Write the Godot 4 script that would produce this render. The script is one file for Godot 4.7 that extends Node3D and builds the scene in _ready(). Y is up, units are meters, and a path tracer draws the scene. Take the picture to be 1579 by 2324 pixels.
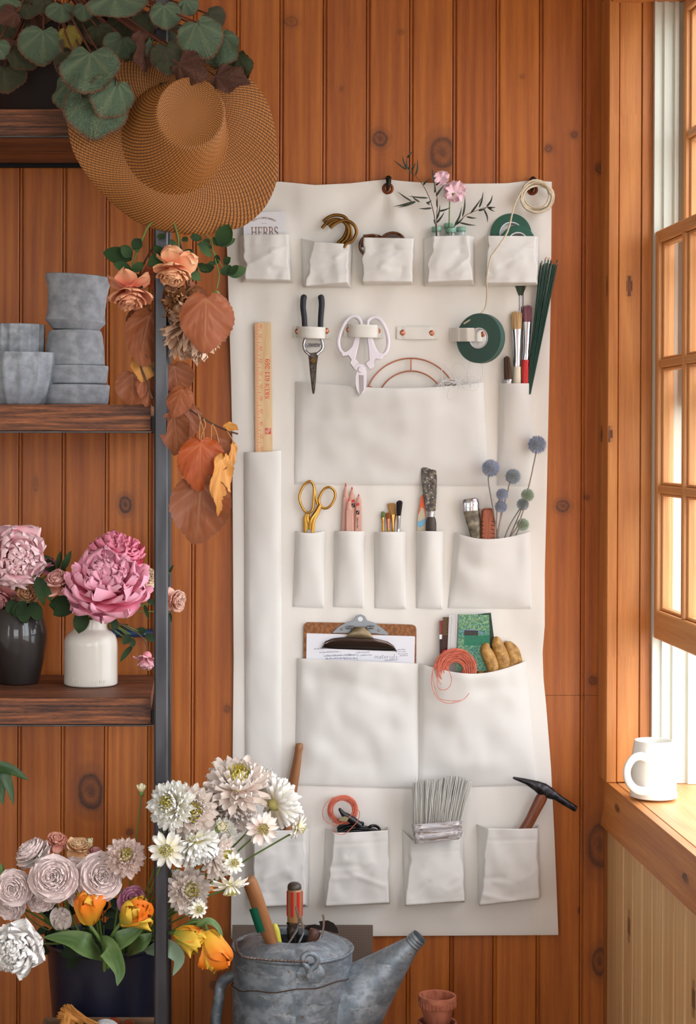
extends Node3D
# Pixel frame 1579 x 2324. The wall is the plane z = 0, the camera stands at z = D, the eye at height EYE.
const F := 4180.0
const CX := 450.0
const CY := 1000.0
const D := 3.85
const EYE := 1.55
var rng := RandomNumberGenerator.new()
var noise := FastNoiseLite.new()
var names := {}
var M := {}

func _ready() -> void:
	rng.seed = 7
	noise.seed = 3
	noise.frequency = 1.0
	view_and_light()
	make_materials()
	room()
	window_side()
	shelves()
	wall_organizer()
	top_row_things()
	strap_row_things()
	middle_row_things()
	paper_row_things()
	bottom_row_things()
	can_and_pots()
	hat()
	begonia()
	hanging_bunch()
	concrete_pots()
	vase_shelf()
	bucket_flowers()
	sill_things()

func view_and_light() -> void:
	var cam := Camera3D.new()
	cam.name = "camera"
	cam.projection = Camera3D.PROJECTION_FRUSTUM
	cam.near = 0.1
	cam.far = 60.0
	cam.size = 0.1 * 2324.0 / F
	cam.frustum_offset = Vector2((789.5 - CX) / F, -(1162.0 - CY) / F) * 0.1
	cam.position = Vector3(0, EYE, D)
	add_child(cam)
	cam.current = true
	var e := Environment.new()
	var sm := ProceduralSkyMaterial.new()
	sm.sky_top_color = Color(0.92, 0.955, 1.0)
	sm.sky_horizon_color = Color(0.96, 0.98, 1.0)
	sm.ground_bottom_color = Color(0.45, 0.45, 0.42)
	sm.ground_horizon_color = Color(0.62, 0.62, 0.6)
	sm.sun_angle_max = 1.0
	sm.energy_multiplier = 1.0
	var sky := Sky.new()
	sky.sky_material = sm
	e.background_mode = Environment.BG_SKY
	e.sky = sky
	e.background_energy_multiplier = 1.0
	e.tonemap_mode = Environment.TONE_MAPPER_LINEAR
	e.tonemap_exposure = EXPOSURE
	e.sdfgi_enabled = true
	e.ssao_enabled = true
	e.ssil_enabled = true
	var we := WorldEnvironment.new()
	we.name = "world_environment"
	we.environment = e
	add_child(we)
const EXPOSURE := 6.4

# ---------- pixels to places ----------
func P(px: float, py: float, z: float) -> Vector3:
	var d := (D - z) / F
	return Vector3((px - CX) * d, EYE - (py - CY) * d, z)
func PV(p: Vector2, z: float) -> Vector3:
	return P(p.x, p.y, z)
func S(z: float) -> float:   # metres in a pixel at z
	return (D - z) / F

# ---------- geometry ----------
class G:
	var v := PackedVector3Array()
	var uv := PackedVector2Array()
	var col := PackedColorArray()
	var ix := PackedInt32Array()
	func add(p: Vector3, t := Vector2.ZERO, c := Color.WHITE) -> int:
		v.append(p); uv.append(t); col.append(c)
		return v.size() - 1
	func tri(a: int, b: int, c: int) -> void:
		ix.append(a); ix.append(b); ix.append(c)
	func quad(a: int, b: int, c: int, d: int) -> void:
		tri(a, b, c); tri(a, c, d)
	# rows of points; cu joins the last column to the first
	func grid(rows: Array, cu := false, us := 1.0, vs := 1.0, cols = null) -> void:
		var nv := rows.size()
		var nu: int = rows[0].size()
		var base := v.size()
		for j in nv:
			var r = rows[j]
			for i in nu + (1 if cu else 0):
				var c := Color.WHITE
				if cols != null: c = cols[j][i % nu]
				add(r[i % nu], Vector2(float(i) / (nu if cu else nu - 1) * us, float(j) / (nv - 1) * vs), c)
		var w := nu + (1 if cu else 0)
		for j in nv - 1:
			for i in w - 1:
				var a := base + j * w + i
				quad(a, a + w, a + w + 1, a + 1)
	func fan(ring: Array, centre: Vector3, flip := false, c := Color.WHITE) -> void:
		var k := add(centre, Vector2(0.5, 0.5), c)
		var b := v.size()
		for p in ring: add(p, Vector2(0.5, 0.5), c)
		for i in ring.size():
			var j := (i + 1) % ring.size()
			if flip: tri(k, b + j, b + i)
			else: tri(k, b + i, b + j)
	func merge(o, at := Transform3D.IDENTITY) -> void:
		var b := v.size()
		for i in o.v.size(): add(at * o.v[i], o.uv[i], o.col[i])
		for k in o.ix: ix.append(b + k)
	func mesh(off := Vector3.ZERO) -> ArrayMesh:
		var n := PackedVector3Array()
		n.resize(v.size())
		var i := 0
		# points that lie on a seam of the grid share their normal
		while i < ix.size():
			var a := ix[i]; var b := ix[i + 1]; var c := ix[i + 2]
			var f := (v[b] - v[a]).cross(v[c] - v[a])
			n[a] += f; n[b] += f; n[c] += f
			ix[i + 1] = c; ix[i + 2] = b
			i += 3
		for k in n.size(): n[k] = n[k].normalized() if n[k].length_squared() > 0.0 else Vector3.UP
		if off != Vector3.ZERO:
			for k in v.size(): v[k] -= off
		var arr := []
		arr.resize(Mesh.ARRAY_MAX)
		arr[Mesh.ARRAY_VERTEX] = v
		arr[Mesh.ARRAY_NORMAL] = n
		arr[Mesh.ARRAY_TEX_UV] = uv
		arr[Mesh.ARRAY_COLOR] = col
		arr[Mesh.ARRAY_INDEX] = ix
		var m := ArrayMesh.new()
		m.add_surface_from_arrays(Mesh.PRIMITIVE_TRIANGLES, arr)
		return m

func ring_of(c: Vector3, x: Vector3, y: Vector3, n: int) -> Array:
	var r := []
	for i in n:
		var a := TAU * i / n
		r.append(c + x * cos(a) + y * sin(a))
	return r
# a tube along points; r is a number or one number for each point; flat squeezes its second axis
func tube(g: G, pts: Array, r, sides := 7, caps := true, c := Color.WHITE, flat := 1.0, closed := false) -> void:
	var n := pts.size()
	var rows := []
	var cols := []
	var up := Vector3.ZERO
	var len := 0.0
	for i in n:
		var t: Vector3 = (pts[(i + 1) % n] - pts[(i - 1 + n) % n]) if closed else (pts[min(i + 1, n - 1)] - pts[max(i - 1, 0)])
		t = t.normalized() if t.length() > 1e-9 else Vector3.UP
		if up == Vector3.ZERO:
			up = Vector3(0, 0, 1) if abs(t.z) < 0.9 else Vector3(1, 0, 0)
		up = (up - t * up.dot(t)).normalized()
		var side := t.cross(up)
		var rr: float = r[i] if r is Array else r
		rows.append(ring_of(pts[i], side * rr, up * rr * flat, sides))
		var cc := []
		for k in sides: cc.append(c)
		cols.append(cc)
	if closed:
		rows.append(rows[0]); cols.append(cols[0])
	for i in rows.size() - 1: len += pts[i % n].distance_to(pts[(i + 1) % n])
	g.grid(rows, true, 1.0, len * 10.0, cols)
	if caps and not closed:
		g.fan(rows[0], pts[0], false, c)
		g.fan(rows[-1], pts[-1], true, c)
# profile: [radius, height] pairs from the bottom up; ends with radius 0 close it
func lathe(g: G, c: Vector3, profile: Array, n := 32, fx = null, us := 1.0, vs := 1.0) -> void:
	var rows := []
	for k in profile.size():
		var q = profile[k]
		var r := []
		for i in n:
			var a := TAU * i / n
			var rr: float = q[0]
			if fx != null: rr = fx.call(a, rr, q[1])
			r.append(c + Vector3(cos(a) * rr, q[1], -sin(a) * rr))
		rows.append(r)
	g.grid(rows, true, us, vs)
# a solid with bevelled edges, its outline given in pixels at depth z1 (front), its back at z0
func slab(g: G, poly: Array, z0: float, z1: float, bevel := 0.001, tilt := 0.0) -> void:
	var p := PackedVector2Array(poly)
	if not Geometry2D.is_polygon_clockwise(p): p.reverse()
	var n := p.size()
	var b := bevel / S(z1)
	var inner := PackedVector2Array()
	var mid := Vector2.ZERO
	for q in p: mid += q / n
	for i in n:
		var e0 := (p[i] - p[(i - 1 + n) % n]).normalized()
		var e1 := (p[(i + 1) % n] - p[i]).normalized()
		var m := (e0.orthogonal() + e1.orthogonal())
		m = m.normalized() if m.length() > 1e-4 else e0.orthogonal()
		var k: float = clamp(1.0 / max(0.5, m.dot(e0.orthogonal())), 1.0, 1.8)
		var cand := p[i] - m * b * k
		if not Geometry2D.is_point_in_polygon(cand, p): cand = p[i] + m * b * k
		inner.append(cand)
	var zt := func(q: Vector2, z: float) -> float: return z + tilt * (mid.y - q.y) * S(z)
	var corner := PV(p[0], z1)
	var metric := func(w: Vector3) -> Vector2: return Vector2((w.x - corner.x) * 10.0 + (w.z - z1) * 14.0, (w.y - corner.y) * 10.0 + (w.z - z1) * 5.0)
	var levels := [[inner, z1], [p, z1 - bevel], [p, z0]]
	var ids := []
	for l in levels:
		var a := []
		for q in l[0]: a.append(g.add(PV(q, zt.call(q, l[1])), metric.call(PV(q, zt.call(q, l[1])))))
		ids.append(a)
	# the front face has points of its own, so that its edge stays crisp
	var fr := []
	for q in inner: fr.append(g.add(PV(q, zt.call(q, z1)), metric.call(PV(q, zt.call(q, z1)))))
	var bk := []
	for q in p: bk.append(g.add(PV(q, zt.call(q, z0)), metric.call(PV(q, zt.call(q, z0)))))
	var tr := Geometry2D.triangulate_polygon(inner)
	if tr.is_empty(): tr = Geometry2D.triangulate_polygon(p)
	for k in range(0, tr.size(), 3):
		g.tri(fr[tr[k]], fr[tr[k + 2]], fr[tr[k + 1]])
	tr = Geometry2D.triangulate_polygon(p)
	for k in range(0, tr.size(), 3):
		g.tri(bk[tr[k]], bk[tr[k + 1]], bk[tr[k + 2]])
	for l in 2:
		for i in n:
			var j := (i + 1) % n
			g.quad(ids[l][i], ids[l][j], ids[l + 1][j], ids[l + 1][i])
# a box between two corners with chamfered edges; uv in metres
func box(g: G, a: Vector3, b: Vector3, ch := 0.0, along := 1) -> void:
	var lo := Vector3(min(a.x, b.x), min(a.y, b.y), min(a.z, b.z))
	var hi := Vector3(max(a.x, b.x), max(a.y, b.y), max(a.z, b.z))
	var c := (lo + hi) * 0.5
	var h := (hi - lo) * 0.5
	ch = min(ch, min(h.x, min(h.y, h.z)) * 0.9)
	for ax in 3:
		for s in [-1.0, 1.0]:
			var u := (ax + 1) % 3
			var w := (ax + 2) % 3
			var q := []
			for k in [[-1, -1], [1, -1], [1, 1], [-1, 1]]:
				var p := Vector3.ZERO
				p[ax] = s * h[ax]
				p[u] = k[0] * (h[u] - ch)
				p[w] = k[1] * (h[w] - ch)
				var wp := c + p
				var other := u if along == w else w
				if along == ax: other = u
				var lv := w if along == ax else along
				q.append(g.add(wp, Vector2(wp[other] + ax * 0.37 + s * 0.11, wp[lv])))
			if s > 0: g.quad(q[0], q[1], q[2], q[3])
			else: g.quad(q[3], q[2], q[1], q[0])
	if ch <= 0.0: return
	var pt := func(sx: float, sy: float, sz: float, full: int) -> Vector3:
		var p := Vector3(sx * (h.x - ch), sy * (h.y - ch), sz * (h.z - ch))
		p[full] = [sx, sy, sz][full] * h[full]
		return c + p
	for e in [[0, 1, 2], [1, 2, 0], [2, 0, 1]]:
		for s0 in [-1.0, 1.0]:
			for s1 in [-1.0, 1.0]:
				var s := [0.0, 0.0, 0.0]
				s[e[0]] = s0; s[e[1]] = s1
				var q := []
				for k in [[-1.0, e[0]], [1.0, e[0]], [1.0, e[1]], [-1.0, e[1]]]:
					s[e[2]] = k[0]
					var wp: Vector3 = pt.call(s[0], s[1], s[2], k[1])
					q.append(g.add(wp, Vector2(wp[e[0]], wp[along])))
				if s0 * s1 < 0: g.quad(q[0], q[1], q[2], q[3])
				else: g.quad(q[3], q[2], q[1], q[0])
	for sx in [-1.0, 1.0]:
		for sy in [-1.0, 1.0]:
			for sz in [-1.0, 1.0]:
				var q := []
				for f in 3: q.append(g.add(pt.call(sx, sy, sz, f)))
				if sx * sy * sz > 0: g.tri(q[0], q[1], q[2])
				else: g.tri(q[0], q[2], q[1])
# a smooth curve through points
func curve(pts: Array, steps := 6, closed := false) -> Array:
	var out := []
	var n := pts.size()
	for i in (n if closed else n - 1):
		var p0 = pts[(i - 1 + n) % n] if closed or i > 0 else pts[0] * 2.0 - pts[1]
		var p1 = pts[i]
		var p2 = pts[(i + 1) % n]
		var p3 = pts[(i + 2) % n] if closed or i + 2 < n else p2 * 2.0 - p1
		for k in steps:
			var t := float(k) / steps
			out.append(0.5 * ((2.0 * p1) + (p2 - p0) * t + (2.0 * p0 - 5.0 * p1 + 4.0 * p2 - p3) * t * t + (3.0 * p1 - p0 - 3.0 * p2 + p3) * t * t * t))
	if not closed: out.append(pts[-1])
	return out
# pixel points [x, y] or [x, y, z] as places
func px3(list: Array, z := 0.0) -> Array:
	var out := []
	for q in list: out.append(P(q[0], q[1], (q[2] if q.size() > 2 else z)))
	return out
func v2(list: Array) -> Array:
	var out := []
	for q in list: out.append(Vector2(q[0], q[1]))
	return out
func circle2(c: Vector2, rx: float, ry: float, n := 24, turn := 0.0) -> Array:
	var r := []
	for i in n:
		var a := TAU * i / n
		r.append(c + Vector2(cos(a) * rx, sin(a) * ry).rotated(turn))
	return r
# points of a table [[t, value], ...] joined by straight lines
func look(t: float, tab: Array) -> float:
	if t <= tab[0][0]: return tab[0][1]
	for i in tab.size() - 1:
		if t <= tab[i + 1][0]:
			return lerp(float(tab[i][1]), float(tab[i + 1][1]), (t - tab[i][0]) / (tab[i + 1][0] - tab[i][0]))
	return tab[-1][1]

# ---------- things and parts ----------
func numbered(called: String) -> String:
	names[called] = names.get(called, -1) + 1
	return called if names[called] == 0 else "%s_%03d" % [called, names[called]]
func thing(called: String, label: String, category: String, at := Vector3.ZERO, group := "") -> Node3D:
	var o := Node3D.new()
	o.name = numbered(called)
	add_child(o)
	o.position = at
	tag(o, label, category, group)
	return o
func tag(o: Node, label: String, category: String, group := "") -> void:
	o.set_meta("label", label)
	o.set_meta("category", category)
	if group: o.set_meta("group", group)
func origin_of(o: Node) -> Vector3:
	var p := Vector3.ZERO
	while o is Node3D and o != self:
		p += o.position
		o = o.get_parent()
	return p
func part(parent: Node, called: String, g: G, m: Material) -> MeshInstance3D:
	var o := MeshInstance3D.new()
	o.name = called
	o.mesh = g.mesh(origin_of(parent))
	o.material_override = m
	parent.add_child(o, true)
	return o
func inst(parent: Node, called: String, mesh: Mesh, m: Material, at: Transform3D) -> MeshInstance3D:
	var o := MeshInstance3D.new()
	o.name = called
	o.mesh = mesh
	o.material_override = m
	o.transform = at
	parent.add_child(o, true)
	return o
func structure(called: String, label := "", category := "") -> Node3D:
	var o := Node3D.new()
	o.name = called
	add_child(o)
	o.set_meta("kind", "structure")
	if label:
		o.set_meta("label", label); o.set_meta("category", category)
	return o
func text_mesh(s: String, size: float, depth: float, font_name := "Droid Sans", weight := 400) -> TextMesh:
	var f := SystemFont.new()
	f.font_names = PackedStringArray([font_name])
	f.font_weight = weight
	var t := TextMesh.new()
	t.text = s
	t.font = f
	t.font_size = 32
	t.pixel_size = size / 32.0
	t.depth = depth
	t.curve_step = 2.0
	return t

# ---------- materials ----------
func mat(c: Color, rough := 0.7, metal := 0.0, o := {}) -> StandardMaterial3D:
	var m := StandardMaterial3D.new()
	m.albedo_color = c
	m.roughness = rough
	m.metallic = metal
	m.cull_mode = BaseMaterial3D.CULL_DISABLED
	for k in o: m.set(k, o[k])
	return m
func rgb(r: int, g: int, b: int) -> Color:
	return Color8(r, g, b)
func tex(w: int, h: int, fn: Callable) -> ImageTexture:
	var d := PackedByteArray()
	d.resize(w * h * 3)
	var k := 0
	for y in h:
		for x in w:
			var c: Color = fn.call(x, y)
			d[k] = int(clamp(c.r, 0, 1) * 255); d[k + 1] = int(clamp(c.g, 0, 1) * 255); d[k + 2] = int(clamp(c.b, 0, 1) * 255)
			k += 3
	return ImageTexture.create_from_image(Image.create_from_data(w, h, false, Image.FORMAT_RGB8, d))
# soft mottling between two colours, seamless
func mottled(a: Color, b: Color, freq: float, oct := 4, size := 256, sd := 1, stretch := Vector2.ONE) -> NoiseTexture2D:
	var n := FastNoiseLite.new()
	n.seed = sd
	n.noise_type = FastNoiseLite.TYPE_SIMPLEX_SMOOTH
	n.frequency = freq
	n.fractal_octaves = oct
	var t := NoiseTexture2D.new()
	t.width = int(size * stretch.x)
	t.height = int(size * stretch.y)
	t.seamless = true
	t.noise = n
	var gr := Gradient.new()
	gr.set_color(0, a)
	gr.set_color(1, b)
	gr.set_offset(0, 0.2)
	gr.set_offset(1, 0.8)
	t.color_ramp = gr
	return t
func bumps(freq: float, sd := 1, oct := 3, size := 256, strength := 4.0) -> NoiseTexture2D:
	var t := mottled(Color.BLACK, Color.WHITE, freq, oct, size, sd)
	t.color_ramp = null
	t.as_normal_map = true
	t.bump_strength = strength
	return t

# boards with rings, streaks and knots; knots: [x, y, radius across, radius along, darkness] in the picture's own pixels
func wood_tex(w: int, h: int, boards: int, a: Color, b: Color, sd: int, knots := [], ring := 1.0, phase := 0.0, streak := 1.0) -> ImageTexture:
	var n := FastNoiseLite.new()
	n.seed = sd
	n.frequency = 0.11
	n.fractal_octaves = 3
	var sh := maxi(8, h / 26)
	var im := n.get_image(w, sh, false, false, true)
	im.resize(w, h, Image.INTERPOLATE_BILINEAR)
	var st := im.get_data()
	n.frequency = 0.9
	n.seed = sd + 5
	im = n.get_image(w, maxi(8, h / 12), false, false, true)
	im.resize(w, h, Image.INTERPOLATE_BILINEAR)
	var fine := im.get_data()
	n.frequency = 1.0
	var r := RandomNumberGenerator.new()
	r.seed = sd
	var warp := []
	var tone := PackedFloat32Array()
	var bw := float(w) / boards
	var cen := PackedFloat32Array()
	var kk := PackedFloat32Array()
	for i in boards + 1:
		var t := PackedFloat32Array()
		t.resize(h)
		var amp := r.randf_range(0.3, 1.1)
		for y in h: t[y] = n.get_noise_2d(i * 31.7, y * 1.7 / h) * amp * 4.0 + n.get_noise_2d(i * 17.0 + 9.0, y * 9.0 / h) * 0.12
		warp.append(t)
		tone.append(r.randf_range(-0.13, 0.13))
		cen.append(r.randf_range(-0.3, 1.3))
		kk.append(r.randf_range(9.0, 30.0))
	var d := PackedByteArray()
	d.resize(w * h * 3)
	var dr := b.r - a.r
	var dg := b.g - a.g
	var db := b.b - a.b
	var k := 0
	for y in h:
		for x in w:
			var xf := x / bw - phase
			var bi := int(floorf(xf)) + (1 if phase > 0 else 0)
			var xl := xf - floorf(xf) - cen[bi]
			var q := sin(absf(xl) * kk[bi] + warp[bi][y])
			var t: float = 0.30 + tone[bi] + ring * 0.13 * q * absf(q) + (st[k] - 128) * streak * 0.0014 + (fine[k] - 128) * streak * 0.0009
			d[k * 3] = int(clampf((a.r + dr * t) * 255.0, 0, 255))
			d[k * 3 + 1] = int(clampf((a.g + dg * t) * 255.0, 0, 255))
			d[k * 3 + 2] = int(clampf((a.b + db * t) * 255.0, 0, 255))
			k += 1
	for q in knots:
		var reach := 3.2
		var lo := int(floorf((q[0] / bw - phase))) # a knot stays on its own board
		for y in range(maxi(0, int(q[1] - q[3] * reach)), mini(h, int(q[1] + q[3] * reach))):
			for x in range(maxi(0, int(q[0] - q[2] * reach)), mini(w, int(q[0] + q[2] * reach))):
				if int(floorf(x / bw - phase)) != lo: continue
				var dx: float = (x - q[0]) / q[2]
				var dy: float = (y - q[1]) / q[3]
				var an := atan2(dy, dx)
				var rr := sqrt(dx * dx + dy * dy) * (1.0 + 0.13 * n.get_noise_2d(cos(an) * 0.6 + q[0], sin(an) * 0.6 + q[1]))
				if rr > reach: continue
				var at := (y * w + x) * 3
				var f := 0.0
				if rr < 1.0: f = q[4] * (0.5 + 0.10 * sin(rr * 8.0 + an * 0.5) + 0.38 * smoothstep(0.5, 0.95, rr) + 0.3 * exp(-rr * rr * 14.0)) + 0.16 * n.get_noise_2d(x * 0.25, y * 0.25)
				else: f = q[4] * (0.5 * exp(-(rr - 1.0) * 2.6) + 0.16 * (0.5 + 0.5 * sin(rr * 9.0)) * exp(-(rr - 1.0) * 1.1))
				f = clampf(f, 0, 0.93)
				d[at] = int(d[at] * (1.0 - f) + 62 * f)
				d[at + 1] = int(d[at + 1] * (1.0 - f) + 30 * f)
				d[at + 2] = int(d[at + 2] * (1.0 - f) + 13 * f)
	return ImageTexture.create_from_image(Image.create_from_data(w, h, false, Image.FORMAT_RGB8, d))

const WX0 := -0.5
const WX1 := 0.87
const WY0 := 0.2
const WY1 := 2.6
func make_materials() -> void:
	var kn := []
	for q in [[655, 48, 15, 11, 0.4], [858, 313, 17, 16, 0.8], [1000, 345, 27, 36, 0.75], [1298, 302, 7, 7, 0.7], [1240, 333, 8, 8, 0.7], [1357, 378, 10, 11, 0.7], [1275, 1145, 14, 14, 0.75], [1330, 1125, 5, 5, 0.7], [1345, 1541, 8, 9, 0.7],
		[283, 1146, 13, 19, 1.0], [207, 1797, 27, 40, 0.9], [295, 1888, 7, 7, 0.8], [515, 1608, 6, 8, 0.6], [1362, 1915, 26, 48, 0.7], [1362, 2180, 17, 30, 0.75], [487, 2235, 8, 8, 0.7], [80, 1100, 5, 16, 0.4], [1316, 2062, 3, 6, 0.8], [905, 70, 6, 5, 0.4], [430, 60, 8, 7, 0.4], [770, 200, 4, 5, 0.4], [1180, 170, 5, 5, 0.4]]:
		var p := P(q[0], q[1], 0.0)
		kn.append([(p.x - WX0) / (WX1 - WX0) * 900.0, (WY1 - p.y) / (WY1 - WY0) * 1576.0, q[2] * 0.605, q[3] * 0.605, q[4]])
	# boards of the texture fall on the boards of the wall
	var bwm := 98.2 / 1085.714
	var first := P(41.0, 0, 0).x
	var nb := (WX1 - WX0) / bwm
	var ph := fposmod((first - WX0) / bwm, 1.0)
	M.pine = mat(Color.WHITE, 0.5, 0.0, {"albedo_texture": wood_tex_f(900, 1576, nb, ph, rgb(200, 116, 38), rgb(124, 52, 10), 11, kn)})
	M.pine.clearcoat_enabled = true
	M.pine.clearcoat = 0.1
	M.pine.clearcoat_roughness = 0.35
	var lk := []
	for q in [[60, 130, 5, 9, 0.8], [150, 420, 6, 8, 0.8], [200, 700, 4, 10, 0.7], [40, 560, 5, 9, 0.8], [120, 880, 6, 8, 0.8]]: lk.append(q)
	M.trim = mat(Color.WHITE, 0.45, 0.0, {"albedo_texture": wood_tex(256, 1024, 1, rgb(208, 136, 70), rgb(150, 80, 34), 23, lk, 1.2), "uv1_scale": Vector3(4.5, 0.9, 1)})
	M.wainscot = mat(Color.WHITE, 0.5, 0.0, {"albedo_texture": wood_tex(512, 1024, 6, rgb(240, 198, 142), rgb(198, 142, 86), 31, [[60, 250, 5, 9, 0.7], [210, 600, 6, 12, 0.7], [330, 800, 6, 10, 0.7], [420, 300, 5, 10, 0.6]], 0.8), "uv1_scale": Vector3(2.1, 1.0, 1)})
	M.sash = mat(Color.WHITE, 0.45, 0.0, {"albedo_texture": wood_tex(256, 1024, 2, rgb(226, 166, 104), rgb(178, 108, 56), 41, [], 1.0), "uv1_scale": Vector3(6.0, 1.0, 1)})
	M.oak = mat(Color.WHITE, 0.6, 0.0, {"albedo_texture": wood_tex(256, 1024, 3, rgb(134, 78, 44), rgb(44, 22, 14), 53, [], 1.6, 0.0, 3.4), "uv1_scale": Vector3(5.0, 1.6, 1)})
	M.bench = mat(Color.WHITE, 0.7, 0.0, {"albedo_texture": wood_tex(256, 512, 1, rgb(150, 112, 78), rgb(86, 58, 38), 61, [], 1.2), "uv1_scale": Vector3(4.0, 0.8, 1)})
	M.plaster = mat(rgb(226, 222, 214), 0.9)
	M.floor = mat(rgb(150, 134, 116), 0.6)
	M.steel = mat(Color.WHITE, 0.38, 0.85, {"albedo_texture": mottled(rgb(72, 71, 74), rgb(92, 91, 94), 0.02, 3, 128, 5), "uv1_triplanar": true, "uv1_scale": Vector3(6, 1.5, 6)})
	M.black_steel = mat(rgb(30, 30, 32), 0.45, 0.6)
	M.white_track = mat(rgb(214, 216, 204), 0.45, 0.0)
	M.glass = mat(Color(0.95, 0.98, 0.98, 0.08), 0.02, 0.0, {"transparency": BaseMaterial3D.TRANSPARENCY_ALPHA})
	M.gravel = mat(Color.WHITE, 0.95, 0.0, {"albedo_texture": mottled(rgb(170, 172, 160), rgb(206, 206, 198), 0.05, 4, 256, 9), "uv1_world_triplanar": true, "uv1_triplanar": true})
	canvas_materials()

func wood_tex_f(w: int, h: int, nb: float, ph: float, a: Color, b: Color, sd: int, kn: Array) -> ImageTexture:
	# a whole number of boards, cut to the width that is asked for
	var whole := int(ceil(nb)) + 1
	var bw := w / nb
	var full := int(round(bw * whole))
	var shift := bw * (1.0 - ph)   # the first board starts left of the picture
	var moved := []
	for q in kn: moved.append([q[0] + shift, q[1], q[2], q[3], q[4]])
	var t := wood_tex(full, h, whole, a, b, sd, moved)
	var im := t.get_image()
	return ImageTexture.create_from_image(im.get_region(Rect2i(int(round(shift)), 0, w, h)))

# one upright board with a bead on its left edge; its face is the plane z = 0 of the frame (o, right, out)
func board(g: G, o: Vector3, right: Vector3, out: Vector3, w: float, y0: float, y1: float, uvf: Callable) -> void:
	var prof := [[0.0002, -0.012], [0.0002, -0.0042], [0.0012, -0.0012], [0.003, -0.0003], [0.0048, -0.0012], [0.0058, -0.0042], [0.0070, -0.0042], [0.0086, -0.0006], [0.0100, 0.0], [w - 0.0022, 0.0], [w - 0.0008, -0.0008], [w - 0.0002, -0.0042], [w - 0.0002, -0.012]]
	var rows := []
	for y in [y1, y0]:
		var r := []
		for q in prof: r.append(o + right * q[0] + out * q[1] + Vector3(0, y, 0))
		rows.append(r)
	# every facet has its own points; the bead alone is smooth
	for i in prof.size() - 1:
		var q := []
		for k in [[0, i], [1, i], [1, i + 1], [0, i + 1]]:
			var p: Vector3 = rows[k[0]][k[1]]
			q.append(g.add(p, uvf.call(p)))
		g.quad(q[0], q[1], q[2], q[3])

const LEAN := 0.0035
func leaning(n: Node3D, a: float, y: float, x := 0.0) -> void:
	var c := Vector3(x, y, 0)
	n.transform = Transform3D(Basis(Vector3(0, 0, 1), -a), c - Basis(Vector3(0, 0, 1), -a) * c)

func room() -> void:
	var wb := structure("wall_back", "orange pine wall of upright beaded boards", "wall")
	var uvf := func(p: Vector3) -> Vector2: return Vector2((p.x - WX0) / (WX1 - WX0), (WY1 - p.y) / (WY1 - WY0))
	var bw := 98.2 / 1085.714
	var x0 := P(41.0, 0, 0).x
	for i in range(-24, 14):
		var x := x0 + i * bw
		var w := bw if i < 13 else 0.85 - x
		var spans := [[0.0, 2.75]]
		if i >= 12: spans = [[0.0, P(0, 1575, 0).y - 0.0004], [P(0, 1575, 0).y + 0.0004, 2.75]]
		for s in spans:
			var g := G.new()
			board(g, Vector3(x, 0, 0), Vector3.RIGHT, Vector3(0, 0, 1), w, s[0], s[1], uvf)
			part(wb, "board", g, M.pine)
	var g := G.new()
	box(g, Vector3(-2.7, 0, -0.012), Vector3(1.1, 2.75, -0.1))
	part(wb, "backing", g, M.pine)
	leaning(wb, LEAN, 1.2)
	g = G.new()
	box(g, Vector3(-2.8, -0.1, -0.1), Vector3(1.1, 0.0, 5.4))
	var fl := part(structure("floor"), "boards", g, M.floor)
	g = G.new()
	box(g, Vector3(-2.8, 2.75, -0.1), Vector3(1.1, 2.85, 5.4))
	part(structure("ceiling"), "panel", g, M.plaster)
	# left wall, and behind the camera a wall with a wide window
	var wl := structure("wall_left")
	for b in [[0.0, 0.75, -0.1, 5.4], [2.4, 2.75, -0.1, 5.4], [0.75, 2.4, -0.1, 3.2], [0.75, 2.4, 4.0, 5.4]]:
		g = G.new()
		box(g, Vector3(-2.8, b[0], b[2]), Vector3(-2.65, b[1], b[3]))
		part(wl, "panel", g, M.plaster)
	var w4 := structure("window_4")
	for z in [3.2, 3.58, 3.96]:
		g = G.new()
		box(g, Vector3(-2.75, 0.75, z), Vector3(-2.70, 2.4, z + 0.04), 0.004)
		part(w4, "mullion", g, M.sash)
	var wf := structure("wall_front")
	for b in [[Vector3(-2.8, 0, 5.25), Vector3(1.1, 0.8, 5.4)], [Vector3(-2.8, 2.3, 5.25), Vector3(1.1, 2.75, 5.4)], [Vector3(-2.8, 0.8, 5.25), Vector3(-1.6, 2.3, 5.4)], [Vector3(0.1, 0.8, 5.25), Vector3(1.1, 2.3, 5.4)]]:
		g = G.new()
		box(g, b[0], b[1])
		part(wf, "panel", g, M.plaster)
	var w2 := structure("window_2")
	for x in [-1.6, -0.77, 0.06]:
		g = G.new()
		box(g, Vector3(x, 0.8, 5.28), Vector3(x + 0.04, 2.3, 5.34), 0.004)
		part(w2, "mullion", g, M.sash)
	g = G.new()
	box(g, Vector3(-6, -0.12, -6), Vector3(1.1, -0.3, 40))
	box(g, Vector3(1.1, -0.12, -30), Vector3(60, -0.3, 40))
	var gr := part(structure("ground"), "gravel", g, M.gravel)

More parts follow.
